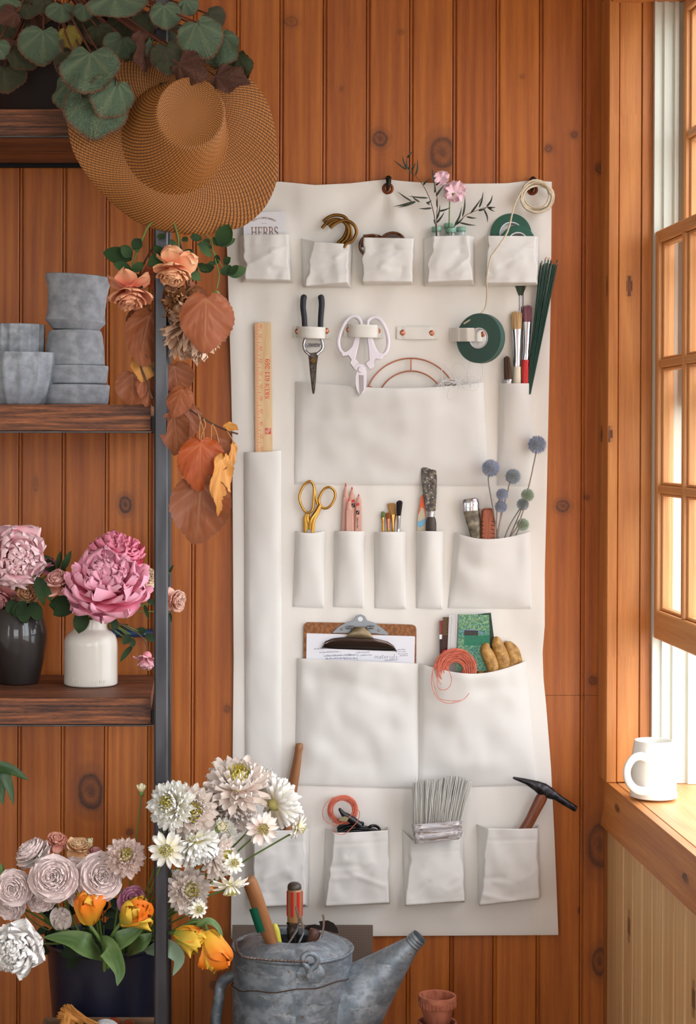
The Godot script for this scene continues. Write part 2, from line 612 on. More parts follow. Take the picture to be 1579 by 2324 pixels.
func window_side() -> void:
	var wr := structure("wall_right", "pale pine wall with narrow boards under the window", "wall")
	var X := 0.856
	var uvf := func(p: Vector3) -> Vector2: return Vector2(p.z * 1.0, -p.y * 0.7)
	# narrow boards under the sill
	var z := 0.0
	var k := 0
	while z < 2.3:
		var w := 0.0783 if k > 0 else 0.150
		var g := G.new()
		board(g, Vector3(X, 0, z + w), Vector3(0, 0, -1), Vector3(-1, 0, 0), w, 0.0, 0.80, uvf)
		part(wr, "board", g, M.wainscot)
		z += w
		k += 1
	for b in [[Vector3(X + 0.004, 0, 0), Vector3(1.1, 0.80, 5.4)], [Vector3(0.845, 0.80, 0), Vector3(1.0, 2.75, 0.05)], [Vector3(0.845, 2.47, 0.074), Vector3(1.0, 2.75, 5.4)], [Vector3(0.845, 0.8, 1.18), Vector3(1.0, 2.47, 1.35)], [Vector3(0.845, 0.8, 3.5), Vector3(1.0, 2.47, 5.4)], [Vector3(0.845, 0.8, 1.35), Vector3(1.0, 0.852, 3.5)]]:
		var g := G.new()
		box(g, b[0], b[1])
		part(wr, "panel", g, M.trim)
	leaning(wr, LEAN * 1.3, 1.0)
	# the thick board below the opening, its far end cut aslant
	var tr := structure("trim_1", "wide pine board under the window sill", "sill")
	var g := G.new()
	var sec := [[0.840, 0.752], [0.840, 0.852], [0.8572, 0.852], [0.8572, 0.752]]
	var a := []
	var b := []
	for q in sec:
		a.append(g.add(Vector3(q[0], q[1], 0.006 + (q[1] - 0.752) * 0.6), Vector2(q[1] * 1.3, 0.0)))
		b.append(g.add(Vector3(q[0], q[1], 1.3), Vector2(q[1] * 1.3, 1.3)))
	for i in 4:
		var j := (i + 1) % 4
		var q := []
		for m in [a[i], b[i], b[j], a[j]]: q.append(g.add(g.v[m], Vector2(g.v[m].y * 1.0 + g.v[m].x * 2.0 + i * 0.3, g.v[m].z * 0.9)))
		g.quad(q[0], q[1], q[2], q[3])
	g.quad(a[0], a[1], a[2], a[3])
	part(tr, "apron", g, M.trim)
	g = G.new()
	box(g, Vector3(0.8595, 0.80, 0.075), Vector3(1.12, 0.852, 1.18), 0.001, 2)
	part(tr, "sill_board", g, M.sash)
	# the window: jamb boards, metal track, a raised lower sash, the upper sash behind it
	var wn := structure("window_1", "pine double hung window with the lower sash raised", "window")
	for q in [[0.836, 0.8562, 0.076, "casing"], [0.8585, 0.9035, 0.072, "jamb"], [0.9045, 0.926, 0.075, "jamb"]]:
		g = G.new()
		box(g, Vector3(q[0], 0.853, 0.0), Vector3(q[1], 2.47, q[2]), 0.0012)
		part(wn, q[3], g, M.trim)
	g = G.new()
	box(g, Vector3(0.836, 0.853, 1.165), Vector3(1.0, 2.47, 1.18), 0.001)
	part(wn, "jamb", g, M.trim)
	g = G.new()
	box(g, Vector3(0.84, 2.452, 0.07), Vector3(1.0, 2.47, 1.18), 0.001, 2)
	part(wn, "jamb", g, M.trim)
	# track: a folded metal profile
	g = G.new()
	var rows := [[], []]
	var pr := [[0.9262, 0.070], [0.9262, 0.088], [0.9295, 0.088], [0.9300, 0.080], [0.945, 0.080], [0.9465, 0.086], [0.955, 0.086], [0.9565, 0.079], [0.966, 0.079], [0.968, 0.087], [0.976, 0.087], [0.978, 0.078], [0.998, 0.078], [1.0, 0.088], [1.03, 0.088], [1.03, 0.06]]
	for i in pr.size() - 1:
		var q := []
		for m in [[i, 2.452], [i, 0.853], [i + 1, 0.853], [i + 1, 2.452]]: q.append(g.add(Vector3(pr[m[0]][0], m[1], pr[m[0]][1])))
		g.quad(q[0], q[1], q[2], q[3])
	part(wn, "track", g, M.white_track)
	sash(wn, "lower_sash", 0.9285, 1.151, 1.981, 0.058)
	sash(wn, "upper_sash", 0.983, 1.62, 2.452, 0.045)
	for n in [tr, wn]: leaning(n, LEAN * 1.3, 1.0)
	# a second opening further along the same wall
	var w3 := structure("window_3")
	for zz in [1.35, 2.42, 3.46]:
		g = G.new()
		box(g, Vector3(0.92, 0.852, zz), Vector3(0.96, 2.47, zz + 0.04), 0.002)
		part(w3, "mullion", g, M.sash)

func sash(parent: Node3D, called: String, x: float, y0: float, y1: float, bottom: float) -> void:
	var s := Node3D.new()
	s.name = called
	parent.add_child(s)
	var z0 := 0.0895
	var st := 0.020
	var pane := 0.180
	var mun := 0.016
	var top := 0.024
	var z1 := z0 + 2 * st + 5 * pane + 4 * mun
	var th := 0.034
	var rail := func(a: Vector3, b: Vector3, nm: String, along: int) -> void:
		var g := G.new()
		box(g, a, b, 0.0025, along)
		part(s, nm, g, M.sash)
	rail.call(Vector3(x, y0, z0), Vector3(x + th, y1, z0 + st), "stile", 1)
	rail.call(Vector3(x, y0, z1 - st), Vector3(x + th, y1, z1), "stile", 1)
	rail.call(Vector3(x, y0, z0 + st), Vector3(x + th, y0 + bottom, z1 - st), "rail", 2)
	rail.call(Vector3(x, y1 - top, z0 + st), Vector3(x + th, y1, z1 - st), "rail", 2)
	var ph := (y1 - top - y0 - bottom - 2 * mun) / 3.0
	var gx := x + 0.022
	for i in range(1, 5):
		var z := z0 + st + i * pane + (i - 1) * mun
		rail.call(Vector3(x + 0.002, y0 + bottom, z), Vector3(x + th - 0.002, y1 - top, z + mun), "muntin", 1)
	for j in range(1, 3):
		var y := y0 + bottom + j * ph + (j - 1) * mun
		for i in 5:
			var z := z0 + st + i * (pane + mun)
			rail.call(Vector3(x + 0.003, y, z), Vector3(x + th - 0.003, y + mun, z + pane), "muntin", 2)
	for i in 5:
		for j in 3:
			var z := z0 + st + i * (pane + mun)
			var y := y0 + bottom + j * (ph + mun)
			# a stepped moulding round the glass
			for b in [[0, 1], [1, 1], [0, 2], [1, 2]]:
				var g := G.new()
				var m := 0.006
				if b[1] == 1: box(g, Vector3(x + 0.010, y, z + b[0] * (pane - m)), Vector3(x + 0.028, y + ph, z + b[0] * (pane - m) + m), 0.002, 1)
				else: box(g, Vector3(x + 0.010, y + b[0] * (ph - m), z + m), Vector3(x + 0.028, y + b[0] * (ph - m) + m, z + pane - m), 0.002, 2)
				part(s, "moulding", g, M.sash)
			var g := G.new()
			var q := []
			for c in [[0, 0], [1, 0], [1, 1], [0, 1]]: q.append(g.add(Vector3(gx, y + c[1] * ph, z + c[0] * pane)))
			g.quad(q[0], q[1], q[2], q[3])
			part(s, "pane", g, M.glass)

const ZF := 0.43   # front edge of the shelf boards
const ZB := 0.09
var shelf_y := [0.30, 1.072, 1.617, 2.166]
func shelves() -> void:
	var u := thing("shelving_unit", "steel framed shelving unit with thick dark oak boards", "shelf", Vector3(-0.5, 0, 0.24))
	var xr := P(343, 0, ZF).x
	for q in [[P(349.5, 0, 0.46).x, P(381, 0, 0.46).x, 0.434, 0.46], [P(349.5, 0, 0.46).x, P(381, 0, 0.46).x, 0.016, 0.042], [-1.02, -0.994, 0.434, 0.46], [-1.02, -0.994, 0.016, 0.042]]:
		var g := G.new()
		box(g, Vector3(q[0], 0.0, q[2]), Vector3(q[1], 2.66, q[3]), 0.0032)
		part(u, "post", g, M.steel)
	for y in shelf_y:
		var g := G.new()
		box(g, Vector3(-0.985, y - 0.049, ZB), Vector3(xr, y, ZF), 0.0012, 0)
		part(u, "shelf_board", g, M.oak)
		g = G.new()
		box(g, Vector3(xr + 0.0004, y - 0.049, 0.042), Vector3(xr + 0.0062, y - 0.022, 0.434), 0.0008)
		part(u, "side_rail", g, M.black_steel)
		g = G.new()
		box(g, Vector3(-0.994, y - 0.051, 0.030), Vector3(P(349.5, 0, 0.46).x, y - 0.026, 0.0415), 0.001)
		part(u, "back_rail", g, M.black_steel)
		g = G.new()
		box(g, Vector3(-0.985, y - 0.0525, ZF - 0.02), Vector3(xr, y - 0.0495, ZF + 0.001), 0.0005)
		part(u, "front_lip", g, M.steel)

# ---------- the canvas wall organizer ----------
func canvas_materials() -> void:
	# twill: diagonal ribs, a few threads wide
	var tw := func(x: int, y: int) -> Color:
		var r := fposmod(x + y * 0.5, 8.0) / 8.0
		var h := 0.5 + 0.5 * sin(r * TAU)
		var t := 0.5 + 0.5 * sin(y * TAU / 4.0 + x * 0.4)
		var v := 0.91 + 0.09 * h * (0.8 + 0.2 * t)
		return Color(v, v, v)
	var twt := tex(64, 64, tw)
	var im := twt.get_image().duplicate() as Image
	im.bump_map_to_normal_map(1.6)
	var nrm := ImageTexture.create_from_image(im)
	M.twill = mat(rgb(252, 247, 238), 0.9, 0.0, {"albedo_texture": twt, "normal_enabled": true, "normal_texture": nrm, "normal_scale": 0.7, "uv1_scale": Vector3(84, 84, 1)})
	var pl := func(x: int, y: int) -> Color:
		var h := sin(x * TAU / 8.0) * sin(y * TAU / 8.0)
		var v := 0.95 + 0.04 * h + 0.03 * noise.get_noise_2d(x * 0.5, y * 0.5)
		return Color(v, v, v * 0.995)
	var plt := tex(64, 64, pl)
	im = plt.get_image().duplicate() as Image
	im.bump_map_to_normal_map(1.0)
	M.cloth = mat(rgb(240, 237, 232), 0.9, 0.0, {"albedo_texture": plt, "normal_enabled": true, "normal_texture": ImageTexture.create_from_image(im), "normal_scale": 0.5, "uv1_scale": Vector3(70, 70, 1)})
	M.webbing = mat(rgb(246, 242, 232), 0.9, 0.0, {"albedo_texture": twt, "normal_enabled": true, "normal_texture": nrm, "normal_scale": 1.2, "uv1_scale": Vector3(52, 52, 1)})
	M.copper = mat(rgb(190, 126, 100), 0.32, 1.0)
	M.dark_copper = mat(rgb(122, 66, 46), 0.35, 1.0)
	M.iron = mat(rgb(48, 40, 36), 0.5, 0.7)

var cn := FastNoiseLite.new()
const LEFT := [[400, 512], [563, 515], [855, 524], [1000, 527], [1500, 530], [2000, 525], [2130, 524]]
const RIGHT := [[400, 1252], [660, 1250], [800, 1247], [1100, 1241], [1300, 1236], [1420, 1236], [1480, 1231], [1540, 1233], [1600, 1239], [1740, 1250], [1900, 1258], [2125, 1267]]
# how far the sheet stands off the wall
func cz(px: float, py: float) -> float:
	var z := 0.0125
	z += cn.get_noise_2d(px * 0.0042, py * 0.0022) * 0.0045
	z += cn.get_noise_2d(px * 0.013 + 40.0, py * 0.005) * 0.0016
	z += 0.0030 * sin(px / 21.0 + py * 0.004) * exp(-pow((py - 690.0) / 62.0, 2))
	z += 0.0042 * sin(px / 34.0 + py * 0.012) * exp(-pow((py - 470.0) / 55.0, 2))
	z += 0.0040 * sin(px / 24.0 + 1.6 * sin(px / 80.0)) * exp(-pow((py - 2115.0) / 45.0, 2))
	z += 0.0028 * sin((px - 0.5 * py) / 26.0) * exp(-pow((px - 1215.0) / 60.0, 2) - pow((py - 1450.0) / 90.0, 2))
	for g in [[880, 428], [1207, 430]]:
		var dx: float = px - g[0]
		var dy: float = py - g[1]
		var r := sqrt(dx * dx + dy * dy)
		z += 0.0035 * sin(atan2(dx, dy) * 6.0) * exp(-pow((r - 70.0) / 60.0, 2)) * (1.0 if dy > 0 else 0.4)
	return max(z, 0.0035)
func on(px: float, py: float, dz := 0.0) -> Vector3:
	return P(px, py, cz(px, py) + dz)
# a sheet of cloth of some thickness from a grid of points; uv in metres
func cloth_sheet(g: G, rows: Array, th := 0.0016) -> void:
	var nv := rows.size()
	var nu: int = rows[0].size()
	var base := g.v.size()
	for side in 2:
		for j in nv:
			for i in nu:
				var p: Vector3 = rows[j][i]
				# along the local normal
				var a: Vector3 = rows[j][min(i + 1, nu - 1)] - rows[j][max(i - 1, 0)]
				var b: Vector3 = rows[min(j + 1, nv - 1)][i] - rows[max(j - 1, 0)][i]
				var n := b.cross(a).normalized()
				if side == 1: p -= n * th
				g.add(p, Vector2(p.x + p.z * 0.6, p.y))
		for j in nv - 1:
			for i in nu - 1:
				var k := base + side * nu * nv + j * nu + i
				if side == 0: g.quad(k, k + nu, k + nu + 1, k + 1)
				else: g.quad(k + 1, k + nu + 1, k + nu, k)
	var o := nu * nv
	for i in nu - 1:
		g.quad(base + i, base + i + 1, base + o + i + 1, base + o + i)
		var k := base + (nv - 1) * nu + i
		g.quad(k + o, k + o + 1, k + 1, k)
	for j in nv - 1:
		var k := base + j * nu
		g.quad(k + o, k + o + nu, k + nu, k)
		k += nu - 1
		g.quad(k, k + nu, k + nu + o, k + o)

# a flat patch pocket; corners in pixels; sag lowers the middle of the mouth, gape pulls it off the sheet
func flat_pocket(parent: Node, tl: Array, tr: Array, bl: Array, br: Array, sag: float, gape: float, belly: float, sd := 0.0, hem := 26.0, skew := 0.5) -> void:
	var g := G.new()
	var w: float = tr[0] - tl[0]
	var h: float = bl[1] - tl[1]
	var nu := int(clamp(w / 7.0, 10, 44))
	var nv := int(clamp(h / 8.0, 12, 60))
	var rows := []
	for j in nv + 1:
		var v := float(j) / nv
		var r := []
		for i in nu + 1:
			var u := float(i) / nu
			var x: float = lerp(lerp(float(tl[0]), float(tr[0]), u), lerp(float(bl[0]), float(br[0]), u), v)
			var y: float = lerp(lerp(float(tl[1]), float(tr[1]), u), lerp(float(bl[1]), float(br[1]), u), v)
			var um := pow(u, log(0.5) / log(skew))
			y += sag * sin(PI * um) * pow(1.0 - v, 3.0)
			var s := pow(sin(PI * um), 0.5)
			var edge: float = min(min(u * w, (1.0 - u) * w) / 9.0, 1.0) * min((1.0 - v) * h / 9.0, 1.0)
			var z := cz(x, y) + 0.0030
			z += s * (gape * pow(1.0 - v, 1.6) + belly * sin(PI * pow(v, 0.75)))
			var e2: float = smoothstep(0.0, 1.0, min(min(u, 1.0 - u) * 5.0, 1.0)) * smoothstep(0.0, 1.0, min((1.0 - v) * 5.0, 1.0))
			z += e2 * (cn.get_noise_2d(x * 0.008 + sd, y * 0.006) * 0.0036 + cn.get_noise_2d((x + y * 0.6) * 0.020 + sd, (y - 0.4 * x) * 0.007) * 0.0008)
			if w > 150.0:
				z += e2 * cn.get_noise_2d(x * 0.0055 + sd * 3.0, y * 0.0065) * 0.007
				z -= e2 * 0.0045 * exp(-pow((v * h - 62.0 - 18.0 * sin(u * 5.0 + sd)) / 20.0, 2))
				z += e2 * 0.005 * sin((x * 0.8 + y) / 60.0 + sd) * exp(-pow((u - 0.65) / 0.3, 2))
			z -= (1.0 - edge) * 0.0014
			# the turned-over hem stands a little proud; its seam is pressed in
			var q := v * h
			if q < hem: z += 0.0007
			z -= 0.0010 * exp(-pow((q - hem) / 2.5, 2))
			r.append(P(x, y, z))
		rows.append(r)
	cloth_sheet(g, rows)
	part(parent, "pocket", g, M.cloth)
	# stitches along three sides
	var st := G.new()
	for side in [[tl, bl], [bl, br], [br, tr]]:
		var a := Vector2(side[0][0], side[0][1])
		var b := Vector2(side[1][0], side[1][1])
		var inx := (Vector2((tl[0] + br[0]) * 0.5, (tl[1] + br[1]) * 0.5) - (a + b) * 0.5).normalized() * 4.5
		var n := int(a.distance_to(b) / 5.0)
		for k in n:
			var q := a.lerp(b, (k + 0.2) / n) + inx
			var q2 := a.lerp(b, (k + 0.8) / n) + inx
			tube(st, [on(q.x, q.y, 0.0024), on((q.x + q2.x) / 2, (q.y + q2.y) / 2, 0.0036), on(q2.x, q2.y, 0.0024)], 0.0005, 3, false)
	var so := part(parent, "stitching", st, M.cloth)
	so.set_meta("kind", "stuff")

# a pocket with side walls: the four corners where it is sewn on, the four corners of its front panel, how deep it is
func box_pocket(parent: Node, at: Array, fr: Array, d_top: float, d_bot: float, sd: float, belly := 0.004, lip := 0.0) -> void:
	var g := G.new()
	var nv := 44
	var rows := []
	var cr := RandomNumberGenerator.new()
	cr.seed = int(sd * 10) + 3
	var creases := []
	for k in 5:
		var c := Vector2(lerpf(fr[2][0], fr[3][0], cr.randf()), lerpf(fr[0][1], fr[2][1], cr.randf_range(0.3, 0.95)))
		var an := cr.randf_range(-0.7, 0.4)
		creases.append([c, c + Vector2.from_angle(an) * cr.randf_range(30, 75), cr.randf_range(0.0010, 0.0024) * (1 if k % 3 else -1)])
	for j in nv + 6:
		var v: float = min(float(j) / nv, 1.0)
		var over: float = max(0, j - nv) / 5.0   # the floor of the pocket, back to the sheet
		var AL := v2([at[0]])[0].lerp(v2([at[2]])[0], v) as Vector2
		var AR := v2([at[1]])[0].lerp(v2([at[3]])[0], v) as Vector2
		var FL := v2([fr[0]])[0].lerp(v2([fr[2]])[0], v) as Vector2
		var FR := v2([fr[1]])[0].lerp(v2([fr[3]])[0], v) as Vector2
		var dep: float = lerp(d_top, d_bot, smoothstep(0.0, 1.0, v))
		var wob := cn.get_noise_2d(sd, v * 2.2) * 7.0
		FL.x += wob * sin(PI * v)
		FR.x += cn.get_noise_2d(sd + 9.0, v * 2.2) * 7.0 * sin(PI * v)
		var r := []
		var n1 := 6
		var n2 := 30
		for i in n1:
			var t := float(i) / n1
			var q := AL.lerp(FL, t)
			r.append(P(q.x, q.y, cz(AL.x, AL.y) + 0.002 + dep * t + 0.004 * sin(TAU * t) * sin(PI * v)))
		for i in n2 + 1:
			var u := float(i) / n2
			var q := FL.lerp(FR, u)
			q.y += lip * sin(PI * u) * pow(1.0 - v, 4.0)
			var e2: float = smoothstep(0.0, 1.0, min(min(u, 1.0 - u) * 4.0, 1.0))
			var z: float = cz(q.x, q.y) + 0.002 + dep + belly * sin(PI * u) * (0.4 + 0.6 * sin(PI * v))
			z += e2 * (cn.get_noise_2d(q.x * 0.011 + sd, q.y * 0.009) * 0.0052 + cn.get_noise_2d((q.x + 0.6 * q.y) * 0.020 + sd, (q.y - q.x * 0.5) * 0.006) * 0.0014)
			for k in creases:
				var near := Geometry2D.get_closest_point_to_segment(q, k[0], k[1])
				z += k[2] * exp(-pow(q.distance_to(near) / 6.5, 2))
			z += 0.0012 * exp(-pow((v - 0.97) / 0.015, 2)) - 0.0012 * exp(-pow((v * (fr[2][1] - fr[0][1]) - 27.0) / 3.0, 2))
			r.append(P(q.x, q.y, z))
		for i in n1:
			var t := float(i + 1) / n1
			var q := FR.lerp(AR, t)
			r.append(P(q.x, q.y, cz(AR.x, AR.y) + 0.002 + dep * (1.0 - t) - 0.004 * sin(TAU * t) * sin(PI * v)))
		if over > 0.0:
			var full := r.size()
			for i in full:
				var u := float(i) / (full - 1)
				var back := on(lerp(float(at[2][0]), float(at[3][0]), u), lerp(float(at[2][1]), float(at[3][1]), u), 0.002)
				r[i] = r[i].lerp(back, pow(over, 0.8)) + Vector3(0, -0.0016 * sin(PI * over), 0.0)
		rows.append(r)
	cloth_sheet(g, rows)
	part(parent, "pocket", g, M.cloth)

func rivet(parent: Node, c: Vector3, r := 0.0062) -> void:
	var g := G.new()
	var prof := [[0.0, 0.0], [r, 0.0], [r, 0.0008], [r * 0.93, 0.0017], [r * 0.6, 0.0026], [0.0, 0.0028]]
	lathe(g, Vector3.ZERO, prof, 20)
	inst(parent, "rivet", g.mesh(), M.copper, Transform3D(Basis(Vector3(1, 0, 0), PI / 2), c - origin_of(parent)))

func wall_organizer() -> void:
	cn.seed = 21
	cn.frequency = 1.0
	cn.fractal_octaves = 2
	var o := thing("wall_organizer", "large cream canvas wall organizer covered with sewn pockets", "organizer", P(890, 2120, 0.01))
	# the sheet
	var rows := []
	var nv := 190
	var nu := 84
	for j in nv + 1:
		var r := []
		for i in nu + 1:
			var u := float(i) / nu
			var v := float(j) / nv
			var xm: float = lerp(520.0, 1250.0, u)
			var top := look(xm, [[512, 418], [640, 412], [720, 420], [800, 416], [850, 410], [882, 407], [915, 411], [970, 415], [1060, 417], [1150, 416], [1205, 409], [1255, 413]])
			var bot := look(xm, [[520, 2130], [700, 2126], [900, 2124], [1255, 2122]])
			var y: float = lerp(top, bot, v)
			var x: float = lerp(look(y, LEFT), look(y, RIGHT), u)
			var z := cz(x, y)
			# turned edges
			if u < 0.013 or u > 0.987: z -= 0.0015
			z -= 0.0011 * exp(-pow((y - 2098.0) / 4.0, 2))
			z -= 0.0009 * exp(-pow((x - look(y, LEFT) - 26.0) / 3.5, 2)) + 0.0009 * exp(-pow((look(y, RIGHT) - 26.0 - x) / 3.5, 2))
			r.append(P(x, y, z))
		rows.append(r)
	var g := G.new()
	cloth_sheet(g, rows, 0.0018)
	part(o, "canvas_sheet", g, M.twill)
	# grommets
	for c in [[580, 432], [880, 428], [1207, 430]]:
		g = G.new()
		var at := on(c[0], c[1], 0.001)
		tube(g, ring_of(at, Vector3(0.0094, 0, 0), Vector3(0, 0.0094, 0), 26), 0.0029, 9, false, Color.WHITE, 0.7, true)
		part(o, "grommet", g, M.dark_copper)
		g = G.new()
		g.fan(ring_of(at + Vector3(0, 0, 0.0006), Vector3(0.0085, 0, 0), Vector3(0, 0.0085, 0), 20), at + Vector3(0, 0, 0.0006))
		part(o, "eyelet", g, M.trim)
	# top row, box pockets
	box_pocket(o, [[541, 536], [657, 533], [548, 640], [662, 640]], [[552, 533], [650, 531], [556, 634], [658, 636]], 0.030, 0.034, 1.0)
	box_pocket(o, [[683, 541], [800, 556], [688, 650], [797, 652]], [[713, 548], [791, 554], [692, 650], [788, 641]], 0.026, 0.040, 5.0)
	box_pocket(o, [[821, 538], [940, 540], [824, 646], [937, 644]], [[825, 539], [937, 541], [821, 640], [934, 640]], 0.030, 0.034, 9.0)
	box_pocket(o, [[960, 541], [1076, 537], [963, 648], [1076, 648]], [[984, 536], [1060, 534], [969, 641], [1073, 636]], 0.030, 0.038, 13.0)
	box_pocket(o, [[1102, 535], [1222, 538], [1103, 650], [1222, 648]], [[1106, 535], [1216, 536], [1104, 643], [1217, 642]], 0.034, 0.040, 17.0)
	# bottom row, deeper
	box_pocket(o, [[572, 1876], [703, 1880], [570, 2052], [700, 2056]], [[574, 1886], [690, 1884], [574, 2060], [692, 2054]], 0.030, 0.036, 21.0)
	box_pocket(o, [[738, 1880], [882, 1876], [736, 2050], [884, 2050]], [[757, 1890], [880, 1884], [737, 2058], [882, 2050]], 0.036, 0.042, 25.0, 0.004, 1.0)
	box_pocket(o, [[912, 1884], [1052, 1888], [918, 2050], [1054, 2046]], [[934, 1907], [1042, 1905], [919, 2056], [1054, 2046]], 0.026, 0.044, 29.0, 0.007, 3.0)
	box_pocket(o, [[1081, 1871], [1222, 1872], [1086, 2050], [1226, 2030]], [[1107, 1880], [1220, 1880], [1087, 2056], [1224, 2040]], 0.036, 0.042, 33.0, 0.004, 1.0)
	# patch pockets
	flat_pocket(o, [554, 1026], [638, 1022], [558, 2040], [640, 2040], 2.0, 0.010, 0.006, 2.0)
	flat_pocket(o, [670, 866], [1097, 868], [669, 1099], [1108, 1103], 14.0, 0.031, 0.014, 7.0, 26.0, 0.55)
	flat_pocket(o, [1134, 870], [1207, 870], [1128, 1102], [1206, 1104], 0.0, 0.024, 0.006, 11.0)
	flat_pocket(o, [670, 1205], [737, 1205], [665, 1377], [735, 1380], 5.0, 0.015, 0.008, 15.0)
	flat_pocket(o, [759, 1205], [827, 1206], [757, 1377], [826, 1380], 0.0, 0.018, 0.008, 19.0)
	flat_pocket(o, [850, 1207], [921, 1207], [851, 1380], [921, 1383], 0.0, 0.020, 0.008, 23.0)
	flat_pocket(o, [945, 1205], [1007, 1206], [945, 1380], [1004, 1383], 0.0, 0.020, 0.008, 27.0)
	flat_pocket(o, [1033, 1208], [1203, 1207], [1017, 1380], [1206, 1382], 16.0, 0.030, 0.012, 31.0, 26.0, 0.45)
	flat_pocket(o, [674, 1494], [951, 1506], [670, 1782], [948, 1790], 0.0, 0.022, 0.010, 35.0)
	flat_pocket(o, [951, 1506], [1194, 1500], [948, 1790], [1218, 1781], 26.0, 0.040, 0.016, 39.0, 26.0, 0.52)
	# webbing straps, riveted at both ends
	for s in [[664, 740, 750, 766, 0.041, 676, 752, 740, 751], [779, 735, 871, 764, 0.033, 792, 748, 857, 751], [900, 742, 994, 770, 0.0035, 914, 755, 979, 756], [1020, 744, 1104, 775, 0.044, 1034, 759, 1094, 759]]:
		g = G.new()
		var rw := []
		for j in 5:
			var r := []
			for i in 25:
				var u := i / 24.0
				var x: float = lerp(float(s[0]), float(s[2]), u)
				var y: float = lerp(float(s[1]), float(s[3]), j / 4.0) + 3.0 * u * (1 if s[0] < 900 else 0)
				var lift: float = s[4] * pow(clamp(sin(PI * clamp((u - 0.13) / 0.74, 0.0, 1.0)), 0, 1), 0.28)
				if s[0] == 1020: lift = s[4] * (0.6 * smoothstep(0.04, 0.22, u) + 0.4 * smoothstep(0.22, 0.5, u)) * (1.0 - 0.85 * smoothstep(0.66, 0.86, u))
				r.append(on(x, y, 0.003 + lift))
			rw.append(r)
		cloth_sheet(g, rw, 0.0016)
		var st := part(o, "strap", g, M.webbing)
		for k in [[s[5], s[6]], [s[7], s[8]]]:
			var h := 0.0034
			if s[0] == 1020 and k[0] == 1094: h = 0.0085
			rivet(st, on(k[0], k[1], h))
	# iron nails with a leather loop hold the grommets
	var tails := {"580": "behind the brim of the straw hat", "880": "at the middle of the top edge", "1207": "inside the coil of jute twine"}
	for c in [[580, 432], [880, 428], [1207, 430]]:
		var at := on(c[0], c[1], 0.0)
		var n := thing("wall_hook", "dark iron hook through canvas grommet " + tails[str(c[0])], "hook", Vector3(at.x, at.y, 0.0))
		g = G.new()
		tube(g, [Vector3(at.x, at.y + 0.021, 0.0), Vector3(at.x, at.y + 0.0205, at.z + 0.011), Vector3(at.x, at.y + 0.012, at.z + 0.014), Vector3(at.x - 0.001, at.y + 0.002, at.z + 0.012), Vector3(at.x - 0.001, at.y - 0.003, at.z + 0.004), Vector3(at.x - 0.001, at.y - 0.003, 0.002)], [0.004, 0.0055, 0.0055, 0.0042, 0.0032, 0.003], 9)
		part(n, "shank", g, M.iron)
		g = G.new()
		box(g, Vector3(at.x - 0.0062, at.y + 0.017, at.z + 0.006), Vector3(at.x + 0.0062, at.y + 0.0235, at.z + 0.015), 0.002)
		part(n, "head", g, M.iron)

# ---------- helpers for small things ----------
func zz(l: Array, x0: float, y0: float, s: float) -> Array:   # points read off an enlarged view
	var out := []
	for q in l: out.append([x0 + q[0] / s, y0 + q[1] / s] + (q.slice(2) if q.size() > 2 else []))
	return out
func zmax(x0: float, y0: float, x1: float, y1: float) -> float:
	var z := 0.0
	for i in 5:
		for j in 5: z = max(z, cz(lerp(x0, x1, i / 4.0), lerp(y0, y1, j / 4.0)))
	return z
# a round or oval body along rows [x, y, half width in pixels, half depth in metres, z]
func oval(g: G, rows: Array, n := 16, c := Color.WHITE, caps := true) -> void:
	var rr := []
	var cc := []
	for i in rows.size():
		var q = rows[i]
		var a = rows[max(i - 1, 0)]
		var b = rows[min(i + 1, rows.size() - 1)]
		var t := (P(b[0], b[1], b[4]) - P(a[0], a[1], a[4])).normalized()
		var side := Vector3(0, 0, 1).cross(t).normalized()
		rr.append(ring_of(P(q[0], q[1], q[4]), side * q[2] * S(q[4]), Vector3(0, 0, 1) * q[3], n))
		var l := []
		for k in n: l.append(c)
		cc.append(l)
	g.grid(rr, true, 1.0, 1.0, cc)
	if caps:
		g.fan(rr[0], P(rows[0][0], rows[0][1], rows[0][4]), false, c)
		g.fan(rr[-1], P(rows[-1][0], rows[-1][1], rows[-1][4]), true, c)
func words(parent: Node, called: String, s: String, px: float, py: float, z: float, cap_px: float, m: Material, turn := 0.0, sx := 1.0, font := "Droid Serif", weight := 400, depth := 0.0003) -> void:
	var t := text_mesh(s, cap_px * S(z) / 0.71, depth, font, weight)
	inst(parent, called, t, m, Transform3D(Basis(Vector3(0, 0, 1), turn) * Basis.from_scale(Vector3(sx, 1, 1)), P(px, py, z) - origin_of(parent)))
# a narrow leaf as a bent blade; points run from stalk to tip
func blade(g: G, pts: Array, w: float, face := Vector3(0, 0, 1), fold := 0.25, c := Color.WHITE, shape := 0.55) -> void:
	var n := pts.size()
	var rows := []
	var cols := []
	for i in n:
		var t := float(i) / (n - 1)
		var d: Vector3 = (pts[min(i + 1, n - 1)] - pts[max(i - 1, 0)]).normalized()
		var side := d.cross(face).normalized()
		var ww: float = w * pow(sin(PI * pow(clamp(t * 0.985 + 0.012, 0, 1), shape)), 0.8)
		var up := side.cross(d)
		rows.append([pts[i] - side * ww + up * ww * fold, pts[i] - side * ww * 0.5 + up * ww * fold * 0.35, pts[i], pts[i] + side * ww * 0.5 + up * ww * fold * 0.35, pts[i] + side * ww + up * ww * fold])
		cols.append([c, c, c, c, c])
	g.grid(rows, false, 1.0, 1.0, cols)

